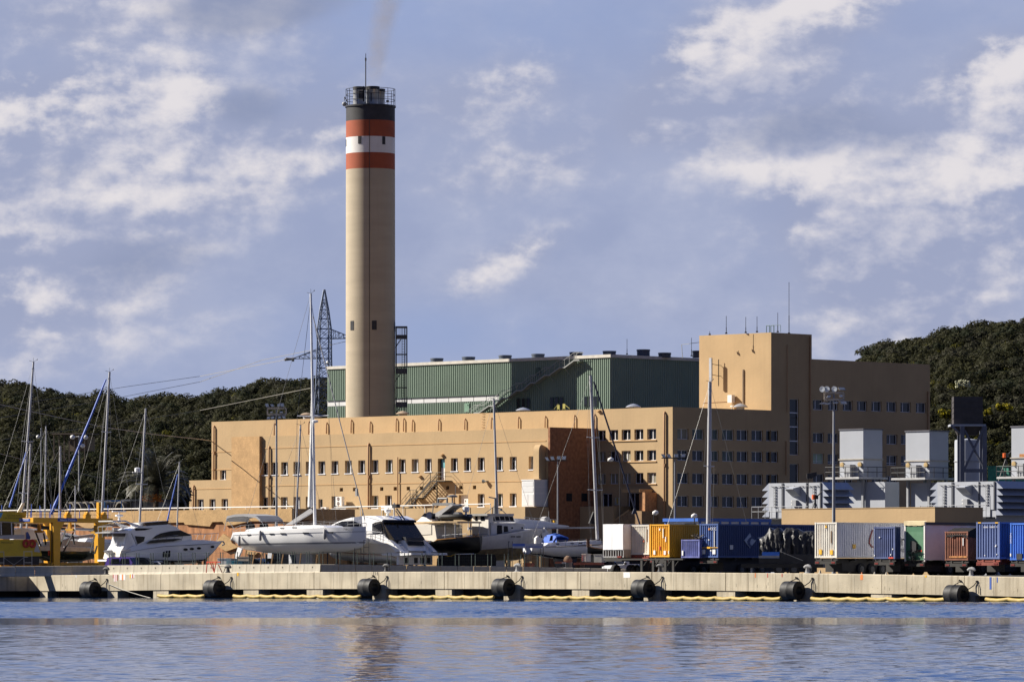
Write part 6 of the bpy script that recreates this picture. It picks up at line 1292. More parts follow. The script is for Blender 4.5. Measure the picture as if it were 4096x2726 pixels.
mb=MB();mb.box(x0,x1+.2,-1.0,3.2,zb-.45,zb+.36);t.part('load',mb,dark);mb=MB();p0,p1=f_.xz(I(890,1195)),f_.xz(I(1240,1335));mb.tube((p0[0],-1.1,p0[1]),(p1[0],-1.2,p1[1]),.025,4);t.part('tie_rope',mb,mat('pale_rope'))
def flatbed(f_,x0,x1,zt_,lab,n=3):
 tr=Thing('semi_trailer',lab,'trailer',f_,(x0,0,GZ),'trailers carrying the containers');mb=MB();mb.box(x0,x1,-1.2,1.3,zt_-.35,zt_-.01);tr.part('frame',mb,chas)
 for k in range(n):
  x=x1-1.2-1.3*k;mb=MB();ring=lambda y,rr:[(x+rr*math.cos(2*math.pi*j/20),y,GZ+.5+rr*math.sin(2*math.pi*j/20))for j in range(20)];mb.loft([ring(-1.15,.28),ring(-1.18,.46),ring(-1.12,.5),ring(-.7,.5),ring(-.66,.4)]);w_=tr.part('wheel',mb,tyre,smooth=50);mb=MB();mb.loft([ring(-1.185,.26),ring(-1.2,.2)]);tr.part('rim',mb,mat('rim_steel'),parent=w_)
 for x in(x0+.8,(x0+x1)/2):mb=MB();mb.box(x,x+.15,-1.1,-.95,GZ,zt_-.35);tr.part('landing_leg',mb,steel)
flatbed(f_,x0-1.5,x1+.8,zb-.46,'black flat trailer under the black sheeted load')
# 7 white reefer
c5=container('shipping_container','white container with a long pale flank and large dark letters',(1408,738),(1752,1290),411,13.6,C_white,I,.24,side=C_grey);trailer(c5,'black trailer with red rear beam under the white lettered container',3)
for x0,y0,x1,y1 in((1476,1163,1516,1238),(1648,1170,1688,1240)):decal(c5,'yellow_label',I,rect(x0,y0,x1,y1),Yl)
decal(c5,'warning_triangle',I,[(1568,820),(1585,778),(1600,820)],Yl);decal(c5,'yellow_label',I,rect(2004,1078,2048,1145),Yl,'side');decal(c5,'number_column',I,rect(1660,870,1669,1060),mat('number_brown'))
q=[(2310,850),(2278,940),(2262,1000),(2255,1055),(2285,1110),(2320,1135),(2330,1120),(2292,1090),(2270,1050),(2278,1000),(2292,945),(2322,855)];decal(c5,'red_outline_logo',I,q,mat('logo_red',(.25,.03,.03),.5),'side')
endtext(c5,J,'or',348,1095,478,105,Dk,face='side');endtext(c5,J,'Log',388,1205,470,78,Dk,face='side')
# 8 small navy container
c6=container('shipping_container','small navy container in front of the long white lettered one',(2,808),(330,1305),408,.7,mat('container_small_navy',(.055,.08,.20),.6,var=.2,streak=.2),J,.22);trailer(c6,'black trailer under the small navy container',2,L_=5.0)
for x,y in((0,1245),(288,1145),(255,1232),(80,962)):decal(c6,'pale_sticker',J,rect(x,y,x+14,y+20),Wt)
decal(c6,'red_label',J,rect(228,1280,305,1303),red)
# 9 tilt trailer with green end
x0=J(478,0)[0];v=407*(1+(x0-CX)/F)*math.sqrt(.5);a,z1=SITE.xz(J(478,722),v);b,z0=SITE.xz(J(800,1325),v);z1=max(z1,SITE.xz(J(800,722),v)[1]);L_=13.6
t=Thing('tilt_trailer','long pale curtain trailer with a green front wall and cream roof flap','trailer',SITE,(a,v,GZ));t.dim=(a,b,v,z0,z1,L_)
mb=MB();mb.box(a+.12,b-.12,v+.02,v+.1,z0,z1-.28);t.part('front_wall',mb,mat('front_green',(.055,.16,.085),.5,var=.15));mb=MB()
for u in(a,b-.13):mb.box(u,u+.13,v-.02,v+.12,z0-.1,z1-.05)
t.part('corner_post',mb,white);mb=MB();n=10;r=random.Random(2);mb.loft([[(a+(b-a)*i/n,v-.06,z1-.30-.06*r.random()),(a+(b-a)*i/n,v-.08,z1-.05+.06*r.random()),(a+(b-a)*i/n,v+.3,z1+.05)]for i in range(n+1)],closed=False);t.part('roof_flap',mb,mat('flap_cream',(.66,.55,.33),.6,var=.15))
mb=MB();n=30;rows=[[(b-.05+.03*math.sin(i*1.7)+(.0 if z else.02),v+.12+(L_-.2)*i/n,zz)for z,zz in enumerate((z0,z1-.3))]for i in range(n+1)];mb.loft(rows,closed=False);mb.box(a+.02,a+.06,v+.1,v+L_,z0,z1-.3);mb.box(a,b,v+L_-.1,v+L_,z0,z1-.1);t.part('curtain',mb,mat('curtain_pale_grey',(.82,.82,.84),.6,var=.04),smooth=60)
mb=MB();mb.box(a,b+.02,v+.12,v+L_,z1-.3,z1-.06);t.part('roof',mb,mat('roof_dark_sheet',(.05,.05,.055),.5));decal(t,'recessed_panel',J,rect(538,885,775,1290),mat('panel_green',(.08,.20,.11),.5),out=.005);decal(t,'dark_unit',J,[(600,1030),(650,1028),(690,1060),(690,1200),(600,1200)],dark,out=.25);decal(t,'red_label',J,rect(690,1168,755,1196),red,out=.03);decal(t,'pale_sticker',J,rect(546,1270,570,1300),Wt);decal(t,'cream_plate',J,rect(612,765,672,797),mat('flap_cream'),out=.02)
mb=MB();r=random.Random(5);q0=SITE.xz(J(570,1310),v);q1=SITE.xz(J(740,1160),v)
for i in range(26):x,z=r.uniform(q0[0],q1[0]),r.uniform(q0[1],q1[1]);mb.path([(x,v-.15,z),(x+r.uniform(-.2,.2),v-.3,z+r.uniform(-.3,.1)),(x+r.uniform(-.3,.3),v-.15,z+r.uniform(-.5,.1))],.03,4)
t.part('hoses',mb,rubber);trailer(t,'black running gear under the green fronted trailer',3)
# 10 rusty open container
c7=container('open_container','rusty brown open topped container with a dark torn cover',(1112,880),(1472,1328),404,5.0,C_rust,J,.25,open_top=True);trailer(c7,'black trailer under the rusty open container',2,L_=5.0)
decal(c7,'paint_flake',J,rect(1392,980,1404,1100),Wt);decal(c7,'orange_rust_edge',J,rect(1180,1262,1462,1290),mat('rust_orange'))
a,b,v,z0,z1,L_=c7.dim;mb=MB();mb.prism([(v-.01,z1-.4),(v+.2,z1+.05),(v+1.0,z1+.3),(v+3,z1+.12),(v+L_,z1-.1),(v+L_,z1-1)],'x',a+.15,b+.02);c7.part('cover',mb,mat('torn_cover',(.025,.024,.024),.9,spec=.1));mb=MB();p=SITE.xz(J(1180,935),v);mb.path([(p[0],v-.04,p[1]),(p[0]+.25,v-.05,p[1]-.2),(p[0]+.6,v-.05,p[1]),(p[0]+1.5,v-.05,p[1]),(p[0]+1.8,v-.05,p[1]-.25),(p[0]+2.0,v-.04,p[1])],.03,4);c7.part('chain',mb,dark)
# 11, 12 blue containers at the right
c8=container('shipping_container','dull blue container with a white number, second from the right edge',(1605,735),(1968,1308),401,9.0,C_mid,J,.255,side=C_navy);trailer(c8,'red tailed trailer under the dull blue numbered container',2,True)
endtext(c8,J,'GESU  103075  9',1720,822,1935,26,Wt);decal(c8,'paint_flake',J,[(1895,1115),(1915,1080),(1918,1105),(1905,1122)],Wt)
for x0 in(1632,1900):decal(c8,'hazard_stripe',J,rect(x0,733,x0+48,750),Yl,out=.025)
for x,y in((1732,1245),(1920,1230)):decal(c8,'pale_sticker',J,rect(x,y,x+12,y+16),Wt)
c9=container('shipping_container','bright blue container with upright white letters at the right edge',(2135,748),(2500,1325),398,6.1,C_bri,J,.25);trailer(c9,'black trailer under the bright blue container at the right edge',2)
a,b,v,z0,z1,L_=c9.dim;p0=SITE.xz(J(2138,1060),v);p1=SITE.xz(J(2156,905),v);mb=MB();mb.text('DICON',(p1[0],v-.03,p0[1]),(0,0,1),(-1,0,0),p1[0]-p0[0],p1[1]-p0[1]);c9.part('lettering',mb,Wt);decal(c9,'lettering_fragment',J,rect(2136,1222,2152,1268),Wt);decal(c9,'dark_hatch',J,rect(2236,1225,2320,1318),dark)
# steel rail deck joining the left loads
t=Thing('loading_ramp','dark steel deck on braced legs under the white and yellow containers','ramp',SITE,(SITE.x(H(60,0)[0],300),312,GZ));v=436*(1+(2560-CX)/F)*math.sqrt(.5)-.4;a,zt_=SITE.xz(H(40,1298),v);b,zb=SITE.xz(H(1300,1325),v);mb=MB();mb.box(a,b,v,v+.25,zb,zt_-.03);t.part('beam',mb,chas)
for x in(645,825,1018,1140):u=SITE.x(H(x,0)[0],v);mb=MB();mb.box(u-.12,u+.12,v+.03,v+.2,GZ,zb);mb.tube((u+.12,v+.1,zb-.6),(u+.7,v+.1,zb),.05,5);t.part('leg',mb,chas)
# ================================================================== BOATS
navyb=mat('hull_navy',(.018,.022,.045),.25,var=.1);tealg=mat('hull_green_black',(.012,.022,.020),.25,var=.2);blackh=mat('hull_black',(.012,.012,.013),.3,var=.3);antif=mat('antifouling_grey',(.42,.42,.41),.6,var=.08);greyline=mat('stripe_grey',(.20,.21,.24),.35)
tint=mat('tinted_window',(.010,.011,.016),.15,var=.2,spec=.10);brownt=mat('tinted_brown',(.04,.022,.015),.25,var=.2,spec=.2);teak=mat('varnished_teak',(.42,.20,.05),.35,var=.15);canv=mat('canvas_grey',(.30,.30,.31),.8,var=.08);canw=mat('canvas_offwhite',(.58,.54,.47),.8,var=.06);bcan=mat('canvas_blue',(.02,.09,.42),.7,var=.1);fishg=mat('worn_boat_paint',(.50,.49,.47),.6,var=.12,scale=1.2,streak=.3,streakcol=(.32,.29,.25));fend=mat('fender_grey',(.28,.28,.29),.6)
SAILSEC=[(0,0),(.20,.015),(.42,.07),(.62,.17),(.80,.33),(.91,.5),(.97,.68),(1,.85),(1,1)]
MOTSEC=[(0,0),(.35,.10),(.70,.22),(.88,.32),(.90,.36),(.94,.55),(.98,.8),(1,.96),(1,1)]
DEEPSEC=[(0,0),(.45,.05),(.80,.13),(.89,.20),(.92,.26),(.955,.5),(.985,.8),(1,.96),(1,1)]
ROUNDSEC=[(0,0),(.10,.02),(.35,.12),(.62,.28),(.82,.48),(.93,.66),(.98,.82),(1,.93),(1,1)]
def interp(tab,x):return lerp(sorted(tab),x)
def zline(f,tab):return[f.xz(p,y)for p,y in tab]
def hull(B,plan,sheer,keel,sec,n=26,x0=None,x1=None,f0=0,f1=1,off=1.0,cap=True):
 """closed hull: plan gives half-breadth share along x, sheer/keel heights along x; f0..f1 keeps only a strake of the side"""
 x0=min(p[0]for p in sheer)if x0 is None else x0;x1=max(p[0]for p in sheer)if x1 is None else x1
 mb=MB();rings=[];F0,F1=f0,f1
 def at_f(f):
  for(a,b),(c,d)in zip(sec,sec[1:]):
   if f<=d:return a+(c-a)*(f-b)/(d-b+1e-9)
  return 1
 for i in range(n+1):
  x=x0+(x1-x0)*i/n;hb=B/2*interp(plan,(x-x0)/(x1-x0))*off;zd,zk=interp(sheer,x),interp(keel,x)
  if isinstance(F0,list):f0,f1=[max(.02,min(.99,(interp(q,x)-zk)/(zd-zk+1e-6)))for q in(F0,F1)]
  if f0==0:s=[(a,f)for a,f in sec if f<=f1]
  else:s=[(at_f(f0),f0)]+[(a,f)for a,f in sec if f0<f<f1]+[(at_f(f1),f1)]
  if isinstance(F0,list):s=[(at_f(f0+(f1-f0)*q),f0+(f1-f0)*q)for q in(0,.5,1)]
  rings.append(([(x,-a*hb,zk+(zd-zk)*f)for a,f in s[::-1]],[(x,a*hb,zk+(zd-zk)*f)for a,f in s]))
 if f0==0:mb.loft([l+r[1:]for l,r in rings],True)
 else:
  mb.loft([l for l,r in rings],False);mb.loft([r for l,r in rings],False)
 return mb
def trace(fr,zw,pts,y=0):return[fr.xz(zw(*p),y)for p in pts]
def slab(fr,zw,pts,y0,y1,ref=None):
 mb=MB();return mb.prism(trace(fr,zw,pts,y0 if ref is None else ref),'y',y0,y1)
def line3(fr,zw,pts,y,r,n=5):mb=MB();return mb.path([(*[q for q in(p[0],)],y,p[1])for p in trace(fr,zw,pts,y)],r,n)
def ellipse(fr,zw,cx_,cy_,rx,ry,y0,y1,n=18):return slab(fr,zw,[(cx_+rx*math.cos(2*math.pi*k/n),cy_+ry*math.sin(2*math.pi*k/n))for k in range(n)],y0,y1)
def mast(t,fr,top,base,r0,r1,spreaders=(),stays=(),m=None,y=0,gear=True):
 a=fr.xz(base,y);b=fr.xz(top,y);mb=MB();p0,p1=Vector((a[0],y,a[1])),Vector((b[0],y,b[1]));mb.tube(p0,p1,r0,10,r1);ms=t.part('mast',mb,m or alum,smooth=50)
 for(q,w)in spreaders:
  mb=MB();c=p0.lerp(p1,q)
  for s in(-1,1):mb.tube(c,(c.x+s*w*.75,c.y+s*w*.35,c.z+.05),.05,5)
  t.part('spreader',mb,m or alum)
 mb=MB()
 for(dx,dy,z)in stays:mb.tube(p1-Vector((0,0,.15)),(a[0]+dx,dy,z),.013,4)
 for(q,w)in spreaders:
  for s in(-1,1):mb.tube(p1-Vector((0,0,.3)),(p0.lerp(p1,q).x+s*w*.75,y+s*w*.35,p0.lerp(p1,q).z+.05),.011,4);mb.tube((p0.lerp(p1,q).x+s*w*.75,y+s*w*.35,p0.lerp(p1,q).z+.05),(a[0]+s*w*.8,y+s*w*.5,max(a[1]-.2,GZ+1.5)),.011,4)
 if stays or spreaders:t.part('rigging',mb,wire)
 if gear:
  mb=MB();mb.tube(p1,p1+Vector((-.5,0,.12)),.02,4);mb.tube(p1,p1+Vector((.45,0,.25)),.015,4);mb.tube(p1,p1+Vector((0,0,.45)),.015,4);mb.ball((p1.x+.45,y,p1.z+.27),.06,5);t.part('wind_vane',mb,dark)
 return p0,p1
def props(fr,items,lab,zt_fn=None):
 for(zw,x0,y0,x1,y1,y,m,lb)in items:
  a=fr.xz(zw(x0,y0),y);b=fr.xz(zw(x1,y1+30),y);mb=MB();mb.tube((a[0],y,a[1]),(b[0],y-.1,GZ),.075,4);mb.box(b[0]-.12,b[0]+.12,y-.22,y+.02,GZ,GZ+.05);single('boat_prop',lb,'boat prop',mb,m,fr,(b[0],y,GZ),'props under the boats')
  # ------------------------------------------------ white sailing yacht in the middle
f=at(1190,473,-42);Bm=4.1;yn=-Bm/2
t=Thing('sailing_yacht','large white sailing yacht on props with grey stripes and tall white mast','sailing yacht',f,(f.x(1190),0,GZ))
sh=[f.xz(p,y)for p,y in((C(505,890),-1.55),(C(1000,865),-1.95),(C(1500,837),-2.05),(C(1950,817),-1.75),(D(700,808),-1.0),(D(1022,800),-.05))];x0,x1=sh[0][0]-.35,sh[-1][0]
sh=[(x0,sh[0][1]-.75),(x0+.5,sh[0][1])]+sh[1:]
kl=[(x0,f.xz(C(475,1010),yn)[1])]+[f.xz(p,yn*.15)for p in(C(490,1075),C(560,1122),C(700,1165),C(1000,1212),C(1400,1242),C(1750,1236),C(2000,1218),D(700,1197),D(850,1162),D(960,1118),D(1000,1090))]
kl.append((x1,kl[-1][1]+.12));plan=[(0,.72),(.05,.82),(.25,.97),(.45,1),(.65,.94),(.82,.70),(.93,.36),(1,.035)]
t.part('hull',hull(Bm,plan,sh,kl,SAILSEC,34,x0,x1),gel,smooth=40)
t.part('waterline_stripe',hull(Bm,plan,sh,kl,SAILSEC,34,x0,x1,zline(f,[(C(480,1100),-1.5),(C(1200,1085),-2.0),(C(2000,1072),-1.7),(D(980,1062),-.1)]),zline(f,[(C(480,1075),-1.5),(C(1200,1060),-2.0),(C(2000,1048),-1.7),(D(980,1040),-.1)]),1.008),greyline,smooth=40);t.part('topside_stripe',hull(Bm,plan,sh,kl,SAILSEC,34,x0,x1,zline(f,[(C(510,946),-1.5),(C(1200,920),-2.0),(C(2000,898),-1.7),(D(965,886),-.1)]),zline(f,[(C(510,936),-1.5),(C(1200,909),-2.0),(C(2000,887),-1.7),(D(965,877),-.1)]),1.008),greyline,smooth=40)
for xa,xb,z_,ya,yb in((740,806,C,921,940),(1092,1166,C,908,927),(1263,1340,C,902,921),(1615,1700,C,892,912),(1985,2083,C,884,904)):
 w_=interp(plan,(f.x(z_(xa,0)[0],yn)-x0)/(x1-x0));t.part('hull_window',slab(f,z_,rect(xa,ya,xb,yb),yn*w_*1.0-.05,yn*w_+.2,yn*w_),tint)
t.part('coachroof',slab(f,C,((700,878),(740,845),(960,812),(1200,795),(1500,782),(1850,778),(1930,790),(1990,818),(1500,850),(1000,868)),-1.25,1.25),gel)
for xa,xb,y_ in((1255,1320,822),(1440,1520,812)):t.part('coachroof_window',slab(f,C,rect(xa,y_,xb,y_+14),-1.28,-1.2),tint)
# bimini, wheels, rails
a=trace(f,C,((583,690),(600,640),(720,612),(860,606),(1050,632),(1120,692)));mb=MB();mb.prism(a+[(x,z-.22)for x,z in a[::-1]],'y',-1.5,1.5);t.part('bimini',mb,canv)
mb=MB()
for y in(-1.45,1.45):
 for p,q in(((590,690),(545,870)),((1118,692),(1168,790)),((600,690),(720,860))):a,b=f.xz(C(*p)),f.xz(C(*q));mb.tube((a[0],y,a[1]),(b[0],y,b[1]),.03,5)
t.part('bimini_frame',mb,steel)
for cx_,r in((765,52),(980,48)):t.part('steering_wheel_cover',ellipse(f,C,cx_,800,r,58,-.7 if cx_<900 else.2,-.3 if cx_<900 else.6),rubber)
mb=MB();n=13;pts=[(x0+.3+(x1-x0-.6)*i/n)for i in range(n+1)]
for i,x in enumerate(pts):hb=Bm/2*.93*interp(plan,(x-x0)/(x1-x0));z=interp(sh,x);mb.tube((x,-hb,z),(x,-hb,z+.62),.016,4);mb.tube((x,hb,z),(x,hb,z+.62),.016,4)
for h in(.33,.62):
 for s in(-1,1):mb.path([(x,s*Bm/2*.93*interp(plan,(x-x0)/(x1-x0)),interp(sh,x)+h)for x in pts],.012,4)
t.part('guard_rail',mb,steel)
p0,p1=mast(t,f,O(505,62),C(1802,780),.15,.10,((.47,1.9),),[(0,0,0)][:0],mat('mast_white',(.74,.74,.74),.3,var=.04))
mb=MB();q0=p0.lerp(p1,.29);q1=p0.lerp(p1,.72);mb.sweep([(p0.x-.55,0,f.xz(C(1745,495))[1]),(p0.x-.42,0,q0.z),(q1.x-.12,0,q1.z)],[.30,.24,.06],9);t.part('furled_mainsail',mb,mat('sail_white',(.80,.79,.76),.8),smooth=50)
mb=MB();a=f.xz(O(528,300));b=f.xz(D(1018,700));mb.tube((a[0],0,a[1]),(b[0],0,b[1]),.05,7);c_2=f.xz(D(890,240));mb.box(c_2[0]-.12,c_2[0]+.1,-.08,.08,c_2[1]-.5,c_2[1]+.2);t.part('furled_headsail',mb,canv)
mb=MB();b=(x0+.4,sh[1][1]+.3);mb.tube(p1,(b[0],0,b[1]),.014,4);
for s in(-1,1):
 sp=p0.lerp(p1,.47);e=(sp.x+s*1.43,s*.66,sp.z+.05);mb.tube(p1-Vector((0,0,.6)),e,.013,4);mb.tube(e,(p0.x+s*1.3,s*1.6,p0.z-.2),.013,4)
t.part('rigging',mb,wire)
t.part('boom',slab(f,C,((1335,778),(1440,768),(1772,565),(1745,505)),-.14,.14),canv);a=f.xz(R(1470,265));mb=MB();mb.lathe([(.05,-.12),(.3,-.1),(.32,.05),(.2,.12),(0,.14)],(a[0],-.3,a[1]),12);mb.box(a[0]-.3,a[0],-.3,-.2,a[1]-.16,a[1]-.1);t.part('radar',mb,gel,smooth=40)
t.part('rudder',slab(f,C,((592,1125),(655,1150),(640,1200),(566,1360),(545,1330),(548,1270)),-.09,.09),gel);a=f.xz(C(1510,1240));b=f.xz(C(1790,1240));mb=MB();mb.prism([(a[0],a[1]+.3),(b[0],b[1]+.3),(b[0]-.15,GZ+.25),(a[0]+.35,GZ+.25)],'y',-.2,.2);t.part('keel',mb,antif)
w_=interp(plan,.9);q=f.xz(D(672,862),yn*.55);q2=f.xz(D(842,835),yn*.3);xx=[q[0],q2[0]];hb=[Bm/2*interp(plan,(x-x0)/(x1-x0))for x in xx]
mb=MB();xd=Vector((xx[1]-xx[0],-hb[1]+hb[0],0));Lw=xd.length;xd.normalize();mb.text('7\u00aa MH-2-12-11',Vector((xx[0],-hb[0],q[1]))+Vector((xd.y,-xd.x,0))*.05,xd,(0,0,1),.20,Lw);t.part('registration_lettering',mb,Dk)
mb=MB();a=f.xz(D(1010,770));mb.path([(x1-.1,-.3,sh[-1][1]),(x1-.2,-.35,a[1]+.1),(x1+.05,0,a[1]+.15),(x1-.2,.35,a[1]+.1),(x1-.1,.3,sh[-1][1])],.025,5);t.part('pulpit',mb,steel)
for x,ya,yb,lb in((615,945,1110,'grey fender at the stern of the white sailing yacht'),(945,862,1025,'grey fender at the cockpit of the white sailing yacht'),(1955,838,1003,'grey fender near the bow of the white sailing yacht')):
 w_=Bm/2*interp(plan,(f.x(C(x,0)[0],yn)-x0)/(x1-x0));a=f.xz(C(x,ya),-w_-.15);b=f.xz(C(x,yb),-w_-.15);mb=MB();mb.sweep([(a[0],-w_-.15,a[1]),(a[0],-w_-.15,a[1]-.1),(a[0],-w_-.15,b[1]+.1),(b[0],-w_-.15,b[1])],[.03,.14,.14,.03],9);mb.tube((a[0],-w_-.15,a[1]),(a[0],-w_*.93,a[1]+.35),.012,4);single('boat_fender',lb,'boat fender',mb,fend,f,(b[0],-w_,b[1]),'fenders hung on the white sailing yacht',smooth=50)
props(f,[(C,730,1170,655,1392,-1.2,wood,'first timber prop beside the white rudder'),(C,860,1198,800,1390,-1.3,wood,'second timber prop from the white rudder'),(C,975,1215,932,1390,-1.3,wood,'third timber prop from the white rudder'),(C,1145,1235,1102,1388,-1.4,wood,'timber prop under the middle of the yacht coachroof'),(C,1305,1235,1262,1388,-1.4,wood,'timber prop just left of the yacht keel'),(C,1585,1218,1552,1383,-1.4,wood,'timber prop in front of the yacht keel'),(C,1842,1245,1808,1383,-1.1,wood,'timber prop just right of the yacht keel'),(C,1045,1232,1072,1390,.9,dark,'dark prop on the far side left of the yacht keel'),(C,1775,1215,1757,1383,.8,dark,'dark prop on the far side right of the yacht keel'),(C,2000,1215,2010,1383,-.6,dark,'dark prop under the front of the white sailing yacht'),(C,2160,1200,2150,1383,-.4,dark,'dark prop nearest the bow of the white sailing yacht'),(C,1185,1240,1205,1388,.9,dark,'dark prop behind the middle timber props')],'')
# ------------------------------------------------ motor yacht at the left
f=at(620,488,27);Wd=2.25;yn=-Wd
t=Thing('motor_yacht','large white motor yacht with clear stern tent and dark curved windows','motor yacht',f,(f.x(620),0,GZ))
sh=zline(f,[(B(x,y),q)for x,y,q in((400,1205,-2.0),(700,1150,-2.2),(1000,1105,-2.2),(1500,1078,-1.6),(1800,1062,-.7),(1905,1055,-.08))]);x0,x1=sh[0][0],sh[-1][0]
kl=[(x0,f.xz(B(400,1345),yn)[1])]+trace(f,B,((1000,1392),(1350,1395),(1560,1375),(1660,1310),(1780,1190),(1860,1105),(1900,1060)),yn*.1);kl[-1]=(x1,kl[-1][1])
plan=[(0,.93),(.3,1),(.55,.96),(.75,.76),(.9,.40),(1,.03)]
t.part('hull',hull(2*Wd,plan,sh,kl,DEEPSEC,30,x0,x1),gel,smooth=35);t.part('rub_rail',hull(2*Wd,plan,sh,kl,DEEPSEC,30,x0,x1,.955,.995,1.01),greyline);t.part('bottom_paint',hull(2*Wd,plan,sh,kl,DEEPSEC,30,x0,x1,.02,.20,1.006),navyb)
dk=zline(f,[(B(x,y),q)for x,y,q in((380,1200,-2),(470,1140,-2.1),(560,1095,-2.2),(740,1085,-2.2),(900,1060,-2.2),(1430,1010,-1.5),(1600,1010,-1.1),(1870,1035,-.3),(1905,1052,-.08))])
rings=[]
for i in range(25):
 x=x0+(x1-x0)*i/24;hb=Wd*.97*interp(plan,i/24);za,zb=interp(sh,x)-.05,max(interp(dk,x),interp(sh,x)+.02);rings.append([(x,-hb,za),(x,-hb*.94,zb),(x,hb*.94,zb),(x,hb,za)])
mb=MB();mb.loft(rings);t.part('deck',mb,gel,smooth=30)
w2_=Wd*.80
t.part('deckhouse',slab(f,B,((500,905),(560,880),(1080,815),(1245,852),(1340,895),(1440,945),(1440,1010),(900,1060),(740,1090),(590,1120)),-w2_,w2_),gel)
t.part('flybridge',slab(f,B,((160,905),(150,890),(480,862),(545,826),(690,795),(860,782),(1075,766),(1190,802),(1250,850),(1100,862),(820,890),(500,905)),-w2_*1.02,w2_*1.02),gel)
for pts,nm,mt_ in((((820,995),(870,950),(950,908),(1100,876),(1262,862),(1345,900),(1432,940),(1300,950),(1100,966)),'saloon_window',tint),(((740,1070),(800,1018),(1000,998),(1240,990),(1285,998),(1150,1030),(900,1053)),'lower_window',tint),(((550,950),(706,960),(690,1030),(590,1076)),'aft_window',tint),(((545,826),(832,828),(700,860),(560,866)),'flybridge_inset',tint)):
 yy=-w2_*1.03 if nm!='lower_window' else-Wd*.955
 t.part(nm,slab(f,B,pts,yy-.03,yy+.25),mt_)
mb=slab(f,B,((1262,862),(1345,900),(1436,942),(1400,948),(1240,870)),-w2_*.9,w2_*.9);mb.v=[(v[0]+.03,v[1],v[2]+.03)for v in mb.v];t.part('windscreen',mb,tint)
t.part('flybridge_screen',slab(f,B,((690,742),(1082,710),(1062,766),(720,797)),-w2_*.95,w2_*.95),brownt)
t.part('helm_cover',slab(f,B,((620,745),(760,735),(980,718),(985,740),(720,770),(640,790)),-w2_*.7,w2_*.7),white)
t.part('radar_arch',slab(f,B,((195,706),(405,704),(470,735),(690,800),(560,815),(420,730),(330,722),(200,722)),-w2_,-w2_+.22),gel);t.part('radar_arch',slab(f,B,((195,706),(405,704),(470,735),(690,800),(560,815),(420,730),(330,722),(200,722)),w2_-.22,w2_,-w2_),gel);t.part('arch_top',slab(f,B,((190,704),(405,702),(412,722),(200,724)),-w2_+.22,w2_-.22,-w2_),gel)
for cx_,cy_,rx,ry in((1342,1160,36,20),(1440,1151,36,20),(1553,1141,34,19),(1768,1118,26,19)):
 xq=f.x(B(cx_,0)[0],yn*.9);w_=Wd*interp(plan,(xq-x0)/(x1-x0))*.985;t.part('porthole',ellipse(f,B,cx_,cy_,rx,ry,-w_-.05,-w_+.4),tint)
for xa in(985,1030,1072):t.part('slot_window',slab(f,B,((xa,1185),(xa+6,1176),(xa+26,1174),(xa+32,1185),(xa+28,1270),(xa+22,1280),(xa+6,1282),(xa,1272)),-Wd*.955-.02,-Wd*.955+.06),tint)
tent=mat('clear_plastic_tent',(.66,.68,.72),.12,var=.25,scale=1.2,aniso=(2,2,.5),spec=.9)
mb=MB();T0=trace(f,B,((485,900),(575,1110),(470,1165),(330,1190),(395,1080),(440,905)),-w2_);n=8;rows=[];r=random.Random(9)
for i in range(n+1):y=-w2_+2*w2_*i/n;rows.append([(x-(.10*math.sin(i*1.9)+.05*r.random())*(1 if j in(3,4,5)else 0),y,z)for j,(x,z)in enumerate(T0)])
mb.loft(rows);t.part('stern_tent',mb,tent)
t.part('transom',slab(f,B,((330,1180),(480,1150),(480,1330),(390,1340),(300,1300)),-Wd*.9,Wd*.9),gel2);t.part('bathing_platform',slab(f,B,((225,1318),(430,1318),(430,1348),(225,1345)),-Wd*.95,Wd*.95),gel);t.part('stern_gangway',slab(f,B,((215,1180),(300,1165),(375,1300),(330,1305)),-.5,.4,-Wd),mat('gangway_grey',(.33,.33,.34),.5))
mb=MB();rl=trace(f,B,((900,985),(1200,935),(1500,912),(1750,916),(1935,905)),yn*.7)
bw=lambda x:Wd*.86*interp(plan,min(1,max(0,(x-x0)/(x1-x0))))
for s in(-1,1):
 mb.path([(x,s*max(.1,bw(x)),z)for x,z in rl],.028,5)
 for i in range(9):q=i/8;x=rl[0][0]+(rl[-1][0]-rl[0][0])*q;mb.tube((x-.25,s*max(.1,bw(x-.25)),interp(dk,x-.25)),(x,s*max(.1,bw(x)),interp(rl,x)),.02,4)
t.part('bow_rail',mb,steel);mb=MB();a=f.xz(B(1905,1040),0);mb.path([(x1-.3,0,sh[-1][1]+.1),(x1+.25,0,sh[-1][1]+.12),(x1+.35,0,sh[-1][1]-.15),(x1+.1,0,sh[-1][1]-.25)],.07,6);t.part('anchor',mb,steel);a=f.xz(B(300,690),0);mb=MB();mb.tube((a[0],0,a[1]-.3),(a[0],0,a[1]+.3),.12,8);mb.lathe([(.05,.25),(.4,.3),(.4,.45),(0,.5)],(a[0],0,a[1]),12);mb.box(a[0]-.7,a[0]+.7,-.1,.1,a[1]+.72,a[1]+.84);mb.tube((a[0],0,a[1]+.4),(a[0],0,a[1]+.75),.05,5);t.part('radar',mb,gel)
mb=MB()
for y in(-w2_,-w2_*.3,w2_*.4,w2_):p=f.xz(B(330,800),-w2_);mb.path([(p[0]-.9,y,p[1]-1.05),(p[0]-.9,y,p[1]+.0),(p[0]+.6,y,p[1]+.35)],.03,4)
p=f.xz(B(330,800),-w2_);mb.tube((p[0]-.9,-w2_,p[1]),(p[0]-.9,w2_,p[1]),.03,4);t.part('flybridge_rail',mb,steel);mb=MB();mb.box(p[0]-.6,p[0]+.9,-w2_*.8,w2_*.8,p[1]-.95,p[1]-.35);t.part('flybridge_seat',mb,mat('seat_dark',(.07,.06,.05),.6))
mb=MB()
